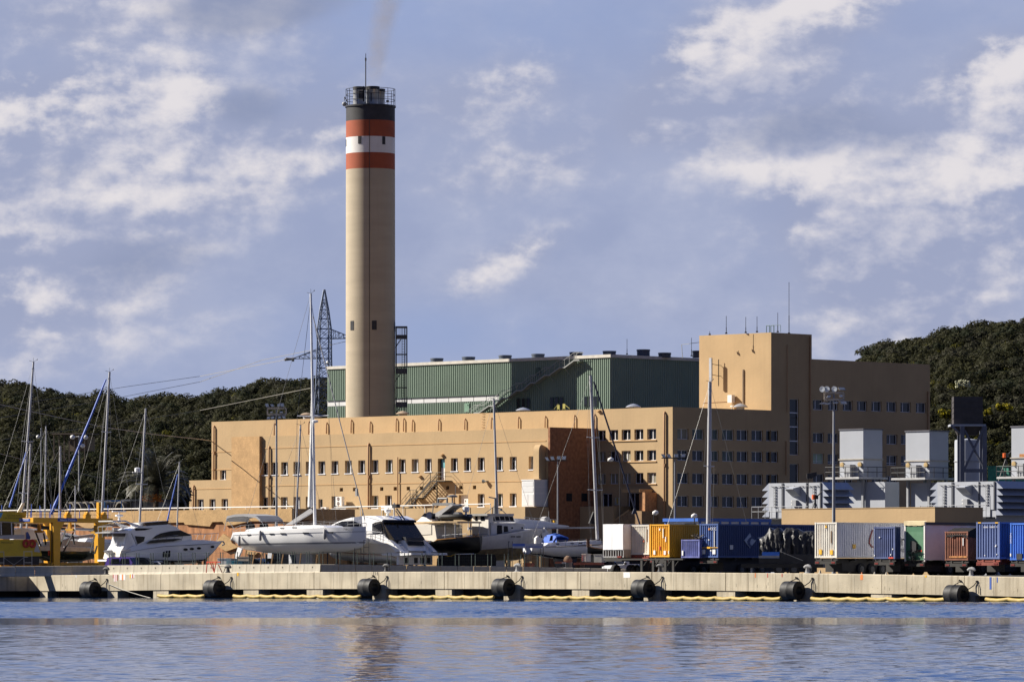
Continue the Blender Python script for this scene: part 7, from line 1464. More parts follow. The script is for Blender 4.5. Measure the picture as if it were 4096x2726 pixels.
for x in(x0+1.5,x0+5.5,x0+9):
 for s in(-.7,.7):mb=MB();mb.box(x-.15,x+.15,s-.15,s+.15,GZ,interp(kl,x)+.35);t.part('keel_block',mb,wood)
 # ------------------------------------------------ motor yacht seen from its stern
f=at(1585,470,-45);Wd=2.35;yn=-Wd
t=Thing('motor_yacht','white motor yacht seen from its stern with a dark sloping cockpit screen','motor yacht',f,(f.x(1585),0,GZ))
sh=[(f.x(1235,yn),f.xz(D(460,990),yn)[1]+.1)]+trace(f,D,((700,1010),(1000,1035),(1380,1062),(1500,1180)),yn);x0,x1=sh[0][0],sh[-1][0]
kl=[(x0,sh[0][1]-.3)]+trace(f,D,((230,1250),(420,1300),(700,1350),(1100,1378),(1500,1385)),yn*.4);kl[-1]=(x1,kl[-1][1])
plan=[(0,.03),(.12,.42),(.3,.78),(.5,.96),(.7,1),(1,.98)]
mbh=hull(2*Wd,plan,sh,kl,DEEPSEC,28,x0,x1);t.part('hull',mbh,gel2,smooth=35);t.part('boot_stripe',hull(2*Wd,plan,sh,kl,DEEPSEC,28,x0,x1,.40,.44,1.006),mat('stripe_brown',(.28,.12,.06),.5));t.part('rub_rail',hull(2*Wd,plan,sh,kl,DEEPSEC,28,x0,x1,.93,.99,1.012),white);t.part('bottom_paint',hull(2*Wd,plan,sh,kl,DEEPSEC,28,x0,x1,.02,.30,1.005),mat('bottom_white',(.62,.62,.60),.5))
w2_=Wd*.86
roof=((440,812),(520,760),(600,722),(700,688),(800,662),(1000,632),(1180,640),(1290,690),(1300,712),(1180,735),(1130,760),(1130,930),(1380,1000),(1380,1060),(1000,1040),(700,1010),(500,960))
t.part('superstructure',slab(f,D,roof,-w2_,w2_),gel);t.part('side_window',slab(f,D,((490,805),(570,755),(660,720),(820,708),(950,760),(965,800)),-w2_-.03,-w2_+.2),tint);t.part('side_window',slab(f,D,((1140,790),(1270,745),(1290,860),(1250,870)),-w2_-.03,-w2_+.1),tint)
t.part('hardtop',slab(f,D,((985,632),(1180,632),(1300,690),(1290,728),(1240,700),(1100,665)),-w2_*1.03,w2_*1.03),gel);t.part('hardtop_edge',slab(f,D,((1285,705),(1318,700),(1322,735),(1285,738)),-w2_*1.03,w2_*1.03),tint)
mb=slab(f,D,((1270,735),(1300,735),(1480,1012),(1380,1012)),-w2_,w2_);t.part('cockpit_screen',mb,mat('screen_dark_brown',(.035,.028,.02),.12,var=.5,scale=.7,aniso=(1,1,.6)))
p=trace(f,D,((1270,800),(1420,1015)),-w2_);t.part('screen_panel',slab(f,D,((1285,745),(1310,745),(1330,830),(1400,1012),(1360,1012)),-w2_-.02,-w2_+.02),tint)
t.part('cockpit_side',slab(f,D,((1130,930),(1290,920),(1380,1000),(1380,1062),(1130,1050)),-w2_*1.05,-w2_*.9),gel)
t.part('transom_pod',slab(f,D,((1380,1020),(1480,1015),(1560,1180),(1480,1190),(1380,1190)),-Wd*.45,Wd*.5,-Wd),gel);t.part('transom_window',slab(f,D,((1500,1030),(1515,1028),(1545,1095),(1530,1100)),-Wd*.40,Wd*.45,-Wd),tint);t.part('grill_bar',slab(f,D,((1440,960),(1500,965),(1510,1015),(1440,1012)),-Wd*.45,Wd*.5,-Wd),dark)
t.part('quarter_coaming',slab(f,D,((1340,1020),(1400,1010),(1590,1200),(1500,1200)),-Wd,-Wd*.8),gel);t.part('quarter_coaming',slab(f,D,((1340,1020),(1400,1010),(1590,1200),(1500,1200)),Wd*.8,Wd,-Wd),gel)
mb=MB()
for k in range(4):a=f.xz(D(1420+35*k,1060+36*k),-Wd);mb.box(a[0]-.3,a[0]+.2,-Wd*.79,-Wd*.46,a[1]-.3,a[1]-.05);mb.box(a[0]-.3,a[0]+.2,Wd*.51,Wd*.79,a[1]-.3,a[1]-.05)
t.part('stern_steps',mb,gel);t.part('bathing_platform',slab(f,D,((1270,1238),(1400,1212),(1740,1215),(1745,1245),(1500,1262),(1290,1250)),-Wd,Wd,-Wd),gel)
a=f.xz(D(1655,1262),-Wd);b=f.xz(D(1655,1400),-Wd);mb=MB();mb.box(x1-.05,x1+.25,-Wd*.93,Wd*.93,b[1],a[1]);t.part('lower_transom',mb,gel)
for q in(-.55,.0,.35,.7):mb=MB();mb.box(x1+.251,x1+.30,Wd*q-.2,Wd*q+.22,b[1]+.15,a[1]-.15);t.part('trim_tab_recess',mb,dark)
mb=MB();y=.3
for(xa,ya),(xb,yb)in(((1475,430),(1475,670)),((1280,535),(1475,520))):p,q=f.xz(D(xa,ya),y),f.xz(D(xb,yb),y);mb.tube((p[0],y,p[1]),(q[0],y,q[1]),.07,6)
t.part('radar_pole',mb,white);a=f.xz(D(1375,560),y);mb=MB();mb.lathe([(.16,-.9),(.12,-.2),(.3,-.1),(.3,.15),(.1,.3)],(a[0],y,a[1]),10);mb.box(a[0]-.8,a[0]+.8,y-.1,y+.1,a[1]+.32,a[1]+.5);t.part('radar',mb,white)
mb=MB();p,q=f.xz(D(1515,520),y),f.xz(D(1640,690),y);mb.tube((p[0],y,p[1]),(q[0],y,q[1]),.07,5);p=f.xz(D(1500,600),y);mb.tube((p[0],y,p[1]+.3),(q[0]-.4,y,q[1]),.05,5);mb.box(p[0]-.3,p[0]+.4,y-.2,y+.2,p[1]+.55,p[1]+.9);t.part('aerial_arch',mb,dark)
mb=MB();rl=trace(f,D,((700,890),(1040,872),(1290,895)),-Wd*.96);mb.path([(x,-Wd*.96,z)for x,z in rl],.03,5)
for x,z in((rl[1][0],rl[1][1]),(rl[2][0]-.2,rl[2][1]),(rl[1][0]+.9,rl[1][1])):mb.tube((x,-Wd*.96,z),(x-.05,-Wd*.96,z-.75),.02,4)
t.part('side_rail',mb,steel);mb=MB()
for x in(x0+4,x0+7.5,x1-1.2):
 for s in(-.8,.8):mb=MB();mb.box(x-.15,x+.15,s-.15,s+.15,GZ,interp(kl,x)+.4);t.part('keel_block',mb,wood)
 # ------------------------------------------------ black trawler yacht
f=at(1735,475,-45);Wd=2.1;
t=Thing('trawler_yacht','black hulled trawler yacht with cream wheelhouse and teak trim','motor boat',f,(f.x(1735),0,GZ));yn=-1.75
sh=[(f.x(1560,-Wd),f.xz(E(-100,985),-Wd)[1])]+trace(f,E,((380,1015),(520,1040)),-Wd)+trace(f,E,((800,1005),(1140,965),(1268,950)),0);x0,x1=sh[0][0],sh[-1][0]
kl=[(x0,sh[0][1]-2.2)]+trace(f,E,((520,1215),(680,1262),(900,1255),(1180,1235),(1262,1180)),0);kl[-1]=(x1,kl[-1][1]);plan=[(0,.55),(.2,.9),(.45,1),(.7,.9),(.86,.66),(.95,.36),(1,.08)]
t.part('hull',hull(2*Wd,plan,sh,kl,ROUNDSEC,26,x0,x1),blackh,smooth=40);t.part('teak_rail',hull(2*Wd,plan,sh,kl,ROUNDSEC,26,x0,x1,.955,1.0,1.02),teak)
t.part('wheelhouse',slab(f,E,((170,765),(540,760),(580,1035),(300,1025),(130,960)),-1.75,1.75),gel2)
t.part('side_cloth',slab(f,E,((205,775),(490,768),(492,922),(300,935),(170,880)),-1.80,-1.76),canw);mb=MB();p=f.xz(E(540,765),yn);q=f.xz(E(575,1020),yn);mb.box(p[0],p[0]+.06,-1.5,1.5,q[1],p[1]);t.part('aft_panel',mb,mat('aft_panel_cream',(.50,.46,.38),.6));mb=MB();mb.box(p[0]+.061,p[0]+.1,-.55,.25,q[1]+.1,p[1]-.25);t.part('door',mb,gel2)
rf=trace(f,E,((175,735),(560,718),(800,712),(800,738),(560,752),(180,752)),yn);L2=(f.x(E(1278,0)[0],1.6))
mb=MB();zr=rf[2][1];mb.loft([[(x,-w_,z),(x,w_,z),(x,w_,z+.16),(x,-w_,z+.16)]for x,w_,z in((rf[0][0],1.5,rf[0][1]-.12),(rf[1][0],2.0,rf[1][1]-.16),(L2-1.2,1.95,zr-.18),(L2,1.6,zr-.22))]);t.part('roof',mb,mat('roof_cream_teak',(.52,.38,.22),.5));mb=MB()
for y in(-1.6,1.6):x=L2-.3;mb.tube((x,y,interp(sh,x)),(x,y,zr-.2),.05,6)
x=p[0]+1.4
for y in(-1.7,1.7):mb.tube((x,y,interp(sh,x)),(x,y,zr-.2),.05,6)
t.part('roof_post',mb,alum);mb=MB();x=p[0]+.5
for y in(1.0,1.4):mb.tube((x,y,q[1]),(x,y,zr-.2),.03,5)
for k in range(7):z=q[1]+.3*k+.2;mb.tube((x,1.0,z),(x,1.4,z),.025,5)
t.part('ladder',mb,alum)
t.part('flybridge_console',slab(f,E,((250,728),(345,645),(500,690),(500,728)),-1.2,1.2),gel);t.part('flybridge_screen',slab(f,E,((330,645),(385,590),(500,600),(510,690)),-1.0,1.0),tint);t.part('helm_cover',slab(f,E,((548,712),(555,590),(680,520),(800,448),(830,470),(660,600),(640,712)),-.8,.5),canv);mb=ellipse(f,E,455,628,44,58,-1.3,-1.15);t.part('navy_disc',mb,navyb)
c=[f.xz(E(x,y),0)for x,y in((700,680),(760,650),(900,643),(1020,645),(1080,680))];single_d=MB();single_d.sweep([(c[0][0],-.7,c[0][1]),(c[1][0],-.75,c[1][1]),(c[3][0],-.75,c[3][1]),(c[4][0],0,c[4][1]),(c[3][0],.75,c[3][1]),(c[1][0],.75,c[1][1]),(c[0][0],.7,c[0][1])],.24,9);single_d.box(c[0][0],c[3][0],-.6,.6,c[0][1]-.1,c[0][1]+.05)
single('inflatable_dinghy','black inflatable dinghy lying on the trawler yacht roof','dinghy',single_d,rubber,f,(c[0][0],0,c[0][1]-.2),smooth=50)
a=f.xz(E(1035,570),.4);b=f.xz(E(1035,485),.4);r_=(f.x(E(1075,0)[0],.4)-f.x(E(995,0)[0],.4))/2;mb=MB();mb.lathe([(r_*.3,a[1]-.75),(r_*.3,a[1]-.05),(r_*.8,a[1]),(r_,a[1]+.25),(r_*.9,(a[1]+b[1])/2+.2),(r_*.45,b[1]-.05),(0,b[1])],(a[0],.4,0),16);t.part('satellite_dome',mb,gel,smooth=40)
a=f.xz(E(820,560),0);mb=MB();z1=f.xz(E(820,345),0)[1];mb.tube((a[0],0,zr),(a[0],0,z1),.12,7,.06);zz_=f.xz(E(820,445),0)[1];xa=f.x(E(525,0)[0]);mb.box(xa,a[0]+.3,-.15,.15,zz_-.12,zz_+.1);mb.lathe([(.1,z1),(.5,z1+.02),(.5,z1+.16),(.1,z1+.25)],(a[0],0,0),14);xb=f.x(E(600,0)[0]);mb.path([(xb,0,zz_+.1),(xb,0,zz_+.5),(xb+1.2,0,zz_+.5),(xb+1.2,0,zz_+.1)],.1,5);mb.tube((a[0]+.3,0,zz_),(a[0]+.6,0,zr+.2),.04,5);mb.tube((xa,0,zz_),(xa-.2,0,zr+.2),.05,5);mb.tube((a[0]+.45,0,z1),(a[0]+.45,0,z1+1.1),.03,5);t.part('mast_arch',mb,mat('mast_grey_paint',(.16,.16,.16),.5))
t.part('outboard_motor',slab(f,E,((828,640),(830,575),(900,572),(930,600),(930,635)),-.5,0),mat('outboard_grey',(.14,.14,.15),.4));t.part('hull_plate',slab(f,E,((385,1035),(480,1022),(472,1055),(400,1062)),-Wd-.05,-Wd+.1),white)
t.part('rudder',slab(f,E,((1200,1040),(1262,1040),(1262,1180),(1205,1180)),-.08,.08),blackh);mb=MB();p=f.xz(E(1155,930));q=f.xz(E(1205,1000));mb.tube((p[0],0,p[1]),(q[0],0,q[1]-.3),.14,6);p,q=f.xz(E(1100,1020)),f.xz(E(1275,920));mb.tube((p[0],-.3,p[1]),(q[0],-.3,q[1]),.05,5);t.part('tiller',mb,wood);mb=MB();rl=trace(f,E,((520,970),(800,930),(1060,915),(1085,950)),-1.2);mb.path([(x,-1.4,z)for x,z in rl],.025,5);mb.path([(x,1.4,z)for x,z in rl],.025,5);t.part('stern_rail',mb,steel)
mb=MB()
for x in(x0+2,x0+5,x1-2.5):
 for s in(-1,1):mb=MB();mb.tube((x,s*.7,GZ),(x,s*.3,interp(kl,x)+.5),.12,5);t.part('cradle',mb,dark)
 # ------------------------------------------------ grey fishing boat
f=at(1925,474,45);Wd=1.7;yn=-Wd
t=Thing('fishing_boat','worn grey white wooden fishing boat with a small wheelhouse','fishing boat',f,(f.x(1925),0,GZ))
sh=trace(f,E,((1250,985),(1500,935),(1900,872),(2100,842)),yn)+[f.xz(E(2235,850),-.1)];x0,x1=sh[0][0],sh[-1][0];kl=trace(f,E,((1250,1330),(1500,1345),(1900,1330),(2050,1290),(2130,1150)),yn*.4);kl=[(x0,kl[0][1])]+kl[1:]+[(x1,sh[-1][1]-.4)]
plan=[(0,.80),(.2,.96),(.45,1),(.7,.82),(.88,.45),(1,.04)]
t.part('hull',hull(2*Wd,plan,sh,kl,ROUNDSEC,26,x0,x1),fishg,smooth=40);t.part('gunwale',hull(2*Wd,plan,sh,kl,ROUNDSEC,26,x0,x1,.95,1,1.03),mat('gunwale_pale',(.55,.53,.50),.6));t.part('bottom_paint',hull(2*Wd,plan,sh,kl,ROUNDSEC,26,x0,x1,.03,.46,1.008),mat('worn_ochre_bottom',(.22,.17,.09),.8,var=.4,scale=1.5,streak=.4));t.part('rubbing_strake',hull(2*Wd,plan,sh,kl,ROUNDSEC,26,x0,x1,.74,.77,1.03),fishg)
w_=1.05
t.part('wheelhouse',slab(f,E,((1390,612),(1770,625),(1800,735),(1440,735),(1410,975),(1380,975)),-w_,w_),fishg);mb=slab(f,E,((1425,740),(1800,740),(1950,765),(1950,850),(1700,890),(1430,940)),-w_*1.15,w_*1.15);t.part('cabin',mb,fishg);a=f.xz(E(1385,975),-w_);mb=MB();mb.box(a[0]-.05,a[0]+.6,-w_*1.05,w_*1.05,a[1]-.1,f.xz(E(1390,612),-w_)[1]-.02);t.part('aft_bulkhead',mb,mat('bulkhead_cream',(.66,.63,.56),.6,var=.1,streak=.2))
t.part('roof',slab(f,E,((1365,600),(1785,600),(1790,632),(1370,632)),-w_*1.2,w_*1.2),mat('roof_weathered',(.42,.42,.41),.7));
for pts in(((1405,655),(1475,652),(1490,712),(1418,712)),((1497,645),(1552,645),(1566,706),(1508,706)),((1565,642),(1632,642),(1645,704),(1580,706)),((1645,642),(1700,642),(1718,708),(1660,708)),((1715,648),(1765,648),(1788,712),(1735,712))):t.part('wheelhouse_window',slab(f,E,pts,-w_-.03,-w_+.1),tint)
for pts,nm in((((1525,785),(1540,778),(1600,782),(1605,905),(1522,925)),'doorway'),(((1630,800),(1645,793),(1690,797),(1698,880),(1630,890)),'cabin_window')):t.part(nm,slab(f,E,pts,-w_*1.15-.03,-w_*1.15+.1),tint)
t.part('door',slab(f,E,((1432,778),(1505,776),(1500,925),(1428,940)),-w_*1.15-.06,-w_*1.15-.005),mat('door_pale',(.52,.52,.52),.6));t.part('porthole',ellipse(f,E,1760,823,12,14,-w_*1.15-.03,-w_*1.15+.1),tint);t.part('porthole',ellipse(f,E,1917,823,12,14,-w_*1.15-.03,-w_*1.15+.1),tint)
a=f.xz(E(1320,685),-w_);mb=MB();
for y0_,y1_ in((-.6,-.1),(.35,.65)):mb=MB();zz_=f.xz(E(1320,700),0)[1];mb.box(f.xz(E(1385,0),-w_)[0]-.09,f.xz(E(1385,0),-w_)[0]-.051,y0_,y1_,zz_-.05,zz_+.5);t.part('aft_window',mb,tint)
mb=MB();a=f.xz(E(1495,600),0);z1=f.xz(E(1490,355),0)[1];mb.tube((a[0],0,a[1]-.1),(a[0],0,z1),.22,8,.12);mb.tube((a[0]-.9,0,z1+.08),(a[0]+.15,0,z1-.05),.06,5);mb.tube((a[0]-.05,0,z1-.9),(a[0]+.9,0,z1-1.05),.05,5);mb.tube((a[0]+.75,0,z1-1.05),(a[0]+1.4,0,a[1]),.04,5);mb.tube((a[0]+.5,0,z1-1.05),(a[0]+.5,0,a[1]),.04,5);mb.tube((a[0],0,z1-.7),(a[0]-1.4,0,a[1]),.03,5);mb.ball((a[0]+.75,0,z1-1.1),.14,7);t.part('stub_mast',mb,mat('mast_grey_paint'))
mb=MB();p=f.xz(E(2180,850),0);t.part('stem_post',slab(f,E,((2195,855),(2235,850),(2170,1150),(2130,1150)),-.1,.1),fishg);mb=MB();q=SITE;x=interp(sh,0)
mb=MB();xa=f.x(E(1735,0)[0],yn);xb=f.x(E(1910,0)[0],yn);zz_=f.xz(E(1735,972),yn)[1];h1,h2=[Wd*interp(plan,(x-x0)/(x1-x0))*1.0 for x in(xa,xb)];xd=Vector((xb-xa,-h2+h1,0));L_=xd.length;xd.normalize()
for k in range(11):
 if k!=5:c=Vector((xa,-h1-.03,zz_))+xd*(L_*k/11);mb.add([c,c+xd*.10,c+xd*.10+Vector((0,0,.16)),c+Vector((0,0,.16))],[(0,1,2,3)])
t.part('faded_lettering',mb,mat('faded_black_letters'));mb=MB()
for x in(x0+1.5,x0+4,x0+6.5):
 for s in(-1,1):mb=MB();mb.tube((x,s*1.5,GZ),(x,s*.9,interp(kl,x)+.9),.07,4);t.part('shore',mb,wood)
 # ------------------------------------------------ big white catamaran behind
f=at(2160,514,28);t=Thing('catamaran','big white catamaran behind the fishing boat and blue sprayhood','catamaran',f,(f.x(2160),0,GZ))
t.part('top_deck',slab(f,G,((218,672),(500,690),(760,725),(905,755),(905,785),(600,800),(230,740)),-2.2,2.2),gel);t.part('flybridge_deck',slab(f,G,((200,740),(500,762),(900,772),(1035,790),(1040,806),(700,828),(200,830)),-2.8,2.6,-2.2),gel)
hy=-3.0;t.part('hull',slab(f,G,((180,830),(560,835),(720,835),(770,905),(800,1060),(560,1080),(180,1080)),-3.3,-2.2,-3.3),gel);t.part('hull',slab(f,G,((180,830),(560,835),(720,835),(770,905),(800,1060),(560,1080),(180,1080)),2.0,3.2,-3.3),gel);t.part('bridge_deck',slab(f,G,((180,826),(700,826),(720,990),(180,1000)),-2.19,1.99,-3.3),gel2)
t.part('arched_window',slab(f,G,((572,980),(580,920),(596,872),(612,855),(635,880),(655,930),(668,978)),-3.34,-3.2),tint);mb=ellipse(f,G,685,868,23,23,-3.34,-3.31);t.part('round_logo',mb,greyline);mb=ellipse(f,G,685,868,18,18,-3.36,-3.341);t.part('round_logo_centre',mb,gel);t.part('round_logo_mark',slab(f,G,((672,862),(684,868),(698,858),(690,874),(684,884),(680,874)),-3.38,-3.361),greyline)
t.part('bulkhead_panel',slab(f,G,((730,838),(805,840),(805,905),(770,920)),-2.3,-2.2,-2.2),gel2);t.part('dark_opening',slab(f,G,((862,850),(910,848),(910,912),(858,905)),-1.9,-1.2,-2.2),dark);mb=MB();rl=trace(f,G,((380,655),(600,672),(880,695)),-2.0)
mb.path([(x,-2.0,z)for x,z in rl],.03,5)
for i in range(7):x=rl[0][0]+(rl[-1][0]-rl[0][0])*i/6;mb.tube((x,-2,interp(rl,x)),(x,-2,interp(rl,x)-.75),.025,4)
t.part('deck_rail',mb,steel);t.part('covered_console',slab(f,G,((695,710),(700,665),(735,645),(775,652),(785,722)),-.5,.4),canv);mb=slab(f,G,((838,735),(840,705),(862,708),(860,738)),-2.05,-1.95);t.part('yellow_horseshoe',mb,Yl);p=f.xz(G(765,560));q=f.xz(G(765,650));mb=MB();mb.tube((p[0],0,p[1]),(q[0],0,q[1]-.4),.03,4);t.part('aerial',mb,wire);mb=MB()
a=f.x(2080);
for x in(a,a+4,a+7):
 for y in(-2.7,2.6):mb=MB();mb.box(x-.2,x+.2,y-.2,y+.2,GZ,f.xz(G(400,1075),-3.3)[1]);t.part('keel_block',mb,wood)
 # ------------------------------------------------ sailing yacht with blue sprayhood
f=at(2290,474,28);Wd=1.75;yn=-Wd
t=Thing('sailing_yacht','pale sailing yacht with a bright blue sprayhood and grey mast','sailing yacht',f,(f.x(2290),0,GZ))
sh=trace(f,G,((560,1120),(700,1128),(1000,1115),(1400,1098),(1640,1085)),yn);x0,x1=sh[0][0],sh[-1][0]+.8;sh[-1]=(x1,sh[-1][1]);kl=[(x0,sh[0][1]-.7)]+trace(f,G,((640,1250),(800,1290),(1000,1310),(1300,1300),(1550,1240)),yn*.5)+[(x1,sh[-1][1]-.5)];plan=[(0,.6),(.2,.9),(.45,1),(.7,.85),(.88,.5),(1,.04)]
t.part('hull',hull(2*Wd,plan,sh,kl,SAILSEC,26,x0,x1),gel,smooth=40);t.part('bottom_paint',hull(2*Wd,plan,sh,kl,SAILSEC,26,x0,x1,.005,.16,1.006),navyb);t.part('toe_rail',hull(2*Wd,plan,sh,kl,SAILSEC,26,x0,x1,.955,1,1.015),greyline)
t.part('coachroof',slab(f,G,((690,1112),(760,1062),(1000,1048),(1300,1032),(1560,1018),(1640,1050),(1640,1075),(1000,1100)),-1.25,1.25),gel)
for xa in(880,1108,1240,1588):t.part('cabin_window',slab(f,G,rect(xa,1066-(xa-880)*.03,xa+50,1080-(xa-880)*.03),-1.28,-1.2),tint)
a=trace(f,G,((745,1052),(790,925),(870,908),(985,952),(955,1040)));mb=MB();n=8;mb.loft([[(x,-1.2*math.cos(math.pi*j/n)if True else 0,zz_+(z-zz_)*(.55+.45*math.sin(math.pi*j/n)))for j in range(n+1)]for x,z in(a[0],a[1],a[2],a[3],a[4])for zz_ in(a[4][1],)],closed=False);t.part('sprayhood',mb,bcan,smooth=50);t.part('sprayhood_window',slab(f,G,((775,1030),(800,940),(830,945),(826,1020)),-1.05,-.98),tint)
p0,p1=mast(t,f,Q(545,506),G(1528,1005),.16,.13,((.30,1.4),(.62,1.2)),[(-7,0,sh[0][1]+.8)])
mb=MB();a,b=f.xz(Q(590,592)),f.xz(H(625,768));mb.tube((a[0],0,a[1]),(b[0],0,b[1]),.085,7);c=f.xz(H(535,570));mb.prism([(c[0]-.25,c[1]-.2),(c[0]+.35,c[1]-.2),(c[0]+.05,c[1]+.45)],'y',-.05,.05);t.part('furled_headsail',mb,mat('sail_navy',(.015,.02,.05),.7))
t.part('boom',slab(f,G,((700,815),(1480,802),(1480,830),(700,838)),-.12,.12),canv);t.part('sail_bag',slab(f,G,((1400,750),(1470,565),(1478,762)),-.1,.1),rubber);mb=MB();a=f.xz(G(600,1050),-1.0);mb.box(a[0]-.35,a[0]+.2,-1.2,-.8,a[1]-.1,a[1]+.45);mb.tube((a[0]-.1,-1,a[1]-.6),(a[0]-.1,-1,a[1]),.07,6);mb.ball((a[0]-.1,-1,a[1]+.4),.22,8);t.part('outboard_motor',mb,white);mb=MB();n=10
for i in range(n+1):x=x0+.3+(x1-x0-.8)*i/n;hb=Wd*.93*interp(plan,(x-x0)/(x1-x0));mb.tube((x,-hb,interp(sh,x)),(x,-hb,interp(sh,x)+.6),.016,4)
mb.path([(x0+.3+(x1-x0-.8)*i/n,-Wd*.93*interp(plan,(.3+(x1-x0-.8)*i/n)/(x1-x0)),interp(sh,x0+.3+(x1-x0-.8)*i/n)+.6)for i in range(n+1)],.012,4);t.part('guard_rail',mb,steel);mb=MB();xm=(x0+x1)/2;mb.prism([(xm-1.3,interp(kl,xm)+.2),(xm+1.3,interp(kl,xm)+.2),(xm+.8,GZ+.15),(xm-.9,GZ+.15)],'y',-.12,.12);t.part('keel',mb,navyb)
# black bow of a small wooden boat
f=at(2350,466,20);t=Thing('wooden_boat','small black wooden boat with a brown stem post beside the white lorry','boat',f,(f.x(2350),0,GZ));Wd=1.1
sh=trace(f,G,((1372,1105),(1450,1130),(1560,1148),(1760,1150)),0);x0,x1=sh[0][0],sh[-1][0];kl=trace(f,G,((1380,1225),(1500,1240),(1760,1240)),0);kl[0]=(x0,kl[0][1]);plan=[(0,.04),(.2,.5),(.5,.9),(1,1)]
t.part('hull',hull(2*Wd,plan,sh,kl,ROUNDSEC,16,x0,x1+.01),blackh,smooth=40);t.part('rail',hull(2*Wd,plan,sh,kl,ROUNDSEC,16,x0,x1,.9,1,1.03),teak);t.part('stem_post',slab(f,G,((1370,990),(1405,1000),(1410,1110),(1372,1125)),-.12,.12),mat('stem_brown',(.10,.05,.03),.8));mb=MB();mb.box(x0+.5,x0+.8,-.3,.3,GZ,kl[1][1]+.05);t.part('keel_block',mb,wood);mb=MB();mb.box(x1-.8,x1-.5,-.3,.3,GZ,kl[1][1]+.05);t.part('keel_block',mb,wood)
# ------------------------------------------------ plain masts of boats hidden behind others
def HC_pix(z,d):return(z-HC)*F/d
def back_boat(px,py_base,top,d,a,lab,L_=9,B_=2.8,r=.1,spr=((.5,1.2),),blue=None,col=gel,deck=None,stay=True):
 f=at(px,d,a);t=Thing('sailing_yacht',lab,'sailing yacht',f,(0,0,GZ));zd=HC+(YH-(deck or 2168))*d/F
 sh=[(-L_*.55,zd),(0,zd-.12),(L_*.3,zd),(L_*.5,zd+.2)];kl=[(-L_*.55,zd-.7),(-L_*.3,zd-1.3),(L_*.2,zd-1.4),(L_*.5,zd-.4)];plan=[(0,.65),(.3,.98),(.5,1),(.75,.75),(1,.04)]
 t.part('hull',hull(B_,plan,sh,kl,SAILSEC,18),col,smooth=40);mb=MB();mb.prism([(-L_*.3,zd-.1),(-L_*.25,zd+.4),(L_*.15,zd+.32),(L_*.25,zd-.05)],'y',-B_*.3,B_*.3);t.part('coachroof',mb,gel);mb=MB();mb.prism([(-1,zd-1.0),(1,zd-1.0),(.7,GZ+.2),(-.7,GZ+.2)],'y',-.1,.1);t.part('keel',mb,antif)
 mb=MB()
 for x in(-L_*.25,L_*.2):
  for s in(-1,1):mb=MB();mb.tube((x,s*1.2,GZ),(x,s*.8,zd-.7),.06,4);t.part('shore',mb,dark)
 q_=(YH-HC_pix(zd+.3,d));kk=(q_-py_base)/(top[1]-py_base);p0,p1=mast(t,f,top,(px+(top[0]-px)*kk,q_),r,r*.8,spr,[(-L_*.5,0,zd+.2),(L_*.48,0,zd+.3)]if stay else())
 if blue:
  a,b=[f.xz(q)for q in blue[:2]];mb=MB();n=14;mb.sweep([(a[0]+(b[0]-a[0])*i/n,0,a[1]+(b[1]-a[1])*i/n)for i in range(n+1)],[.04+blue[2]*(.6+.4*math.sin(i*2.3)**2)*(.45+.55*i/n)for i in range(n+1)],7);t.part('furled_headsail',mb,blue[3])
 mb=MB();mb.tube((p0.x,0,p0.z+1.0),(p0.x-L_*.35,0,p0.z+1.1),.14,7);t.part('boom',mb,canv)
 return t
bl=mat('sail_blue',(.02,.10,.50),.6,var=.15)
back_boat(X(206,0)[0],X(0,1350)[1],X(300,105),522,35,'sailing yacht with the leftmost tall pale mast',spr=((.26,1.1),(.55,1.2)),r=.13,blue=(X(245,880),X(85,1405),.07,bl));back_boat(X(915,0)[0],X(0,1460)[1],X(982,195),524,35,'sailing yacht whose tall mast carries a long bright blue furled sail',spr=((.23,1.8),(.64,1.0)),r=.14,blue=(X(950,260),X(460,1468),.14,bl),stay=True);back_boat(X(248,0)[0],X(0,1420)[1],X(274,835),512,40,'sailing yacht with a short mast just right of the leftmost tall mast',spr=((.2,.9),),r=.1);back_boat(X(402,0)[0],X(0,1420)[1],X(412,680),526,30,'sailing yacht with a stepped grey mast left of the blue sail',spr=((.25,1.6),),r=.09)
back_boat(X(1252,0)[0],X(0,1540)[1],X(1306,520),528,35,'sailing yacht whose tall mast rises behind the motor yacht with a small white radar',spr=((.42,1.3),),r=.12);back_boat(X(1588,0)[0],X(0,1560)[1],X(1608,1000),530,40,'sailing yacht with the short mast and thin blue sail beside the tan annexe',spr=(),r=.08,blue=(X(1592,1110),X(1500,1525),.06,bl),L_=7);back_boat(X(672,0)[0],X(0,1560)[1],X(674,1210),532,30,'small sailing yacht with a very short mast behind the boat lift',spr=(),r=.07,L_=6.5)
a=at(X(1252,0)[0],528,35);q=a.xz(X(1232,1072));mb=MB();mb.lathe([(.3,-.2),(.32,0),(.3,.2),(.15,.26)],(q[0],0,q[1]),12);mb.box(q[0]-.6,q[0]+.6,-.06,.06,q[1]-.28,q[1]-.2);par=[o for o in bpy.data.objects if 'small white radar' in o.get('label','')][0];o=link('radar',mb,gel,(0,0,GZ),40);o.parent=par
back_boat(C(1505,0)[0],C(0,760)[1],R(1262,310),500,30,'sailing yacht with a thin grey mast just left of the tall white mast',spr=((.55,.7),),r=.1,L_=8);back_boat(S(1535,0)[0],E(0,640)[1],P(1262,820),505,30,'sailing yacht whose grey mast rises behind the fishing boat',spr=(),r=.13,L_=10);back_boat(W(732,0)[0],W(0,1560)[1],M(548,1085),478,40,'sailing yacht whose thick grey mast rises behind the blue container',spr=((.48,1.5),),r=.22,L_=12,deck=2190)
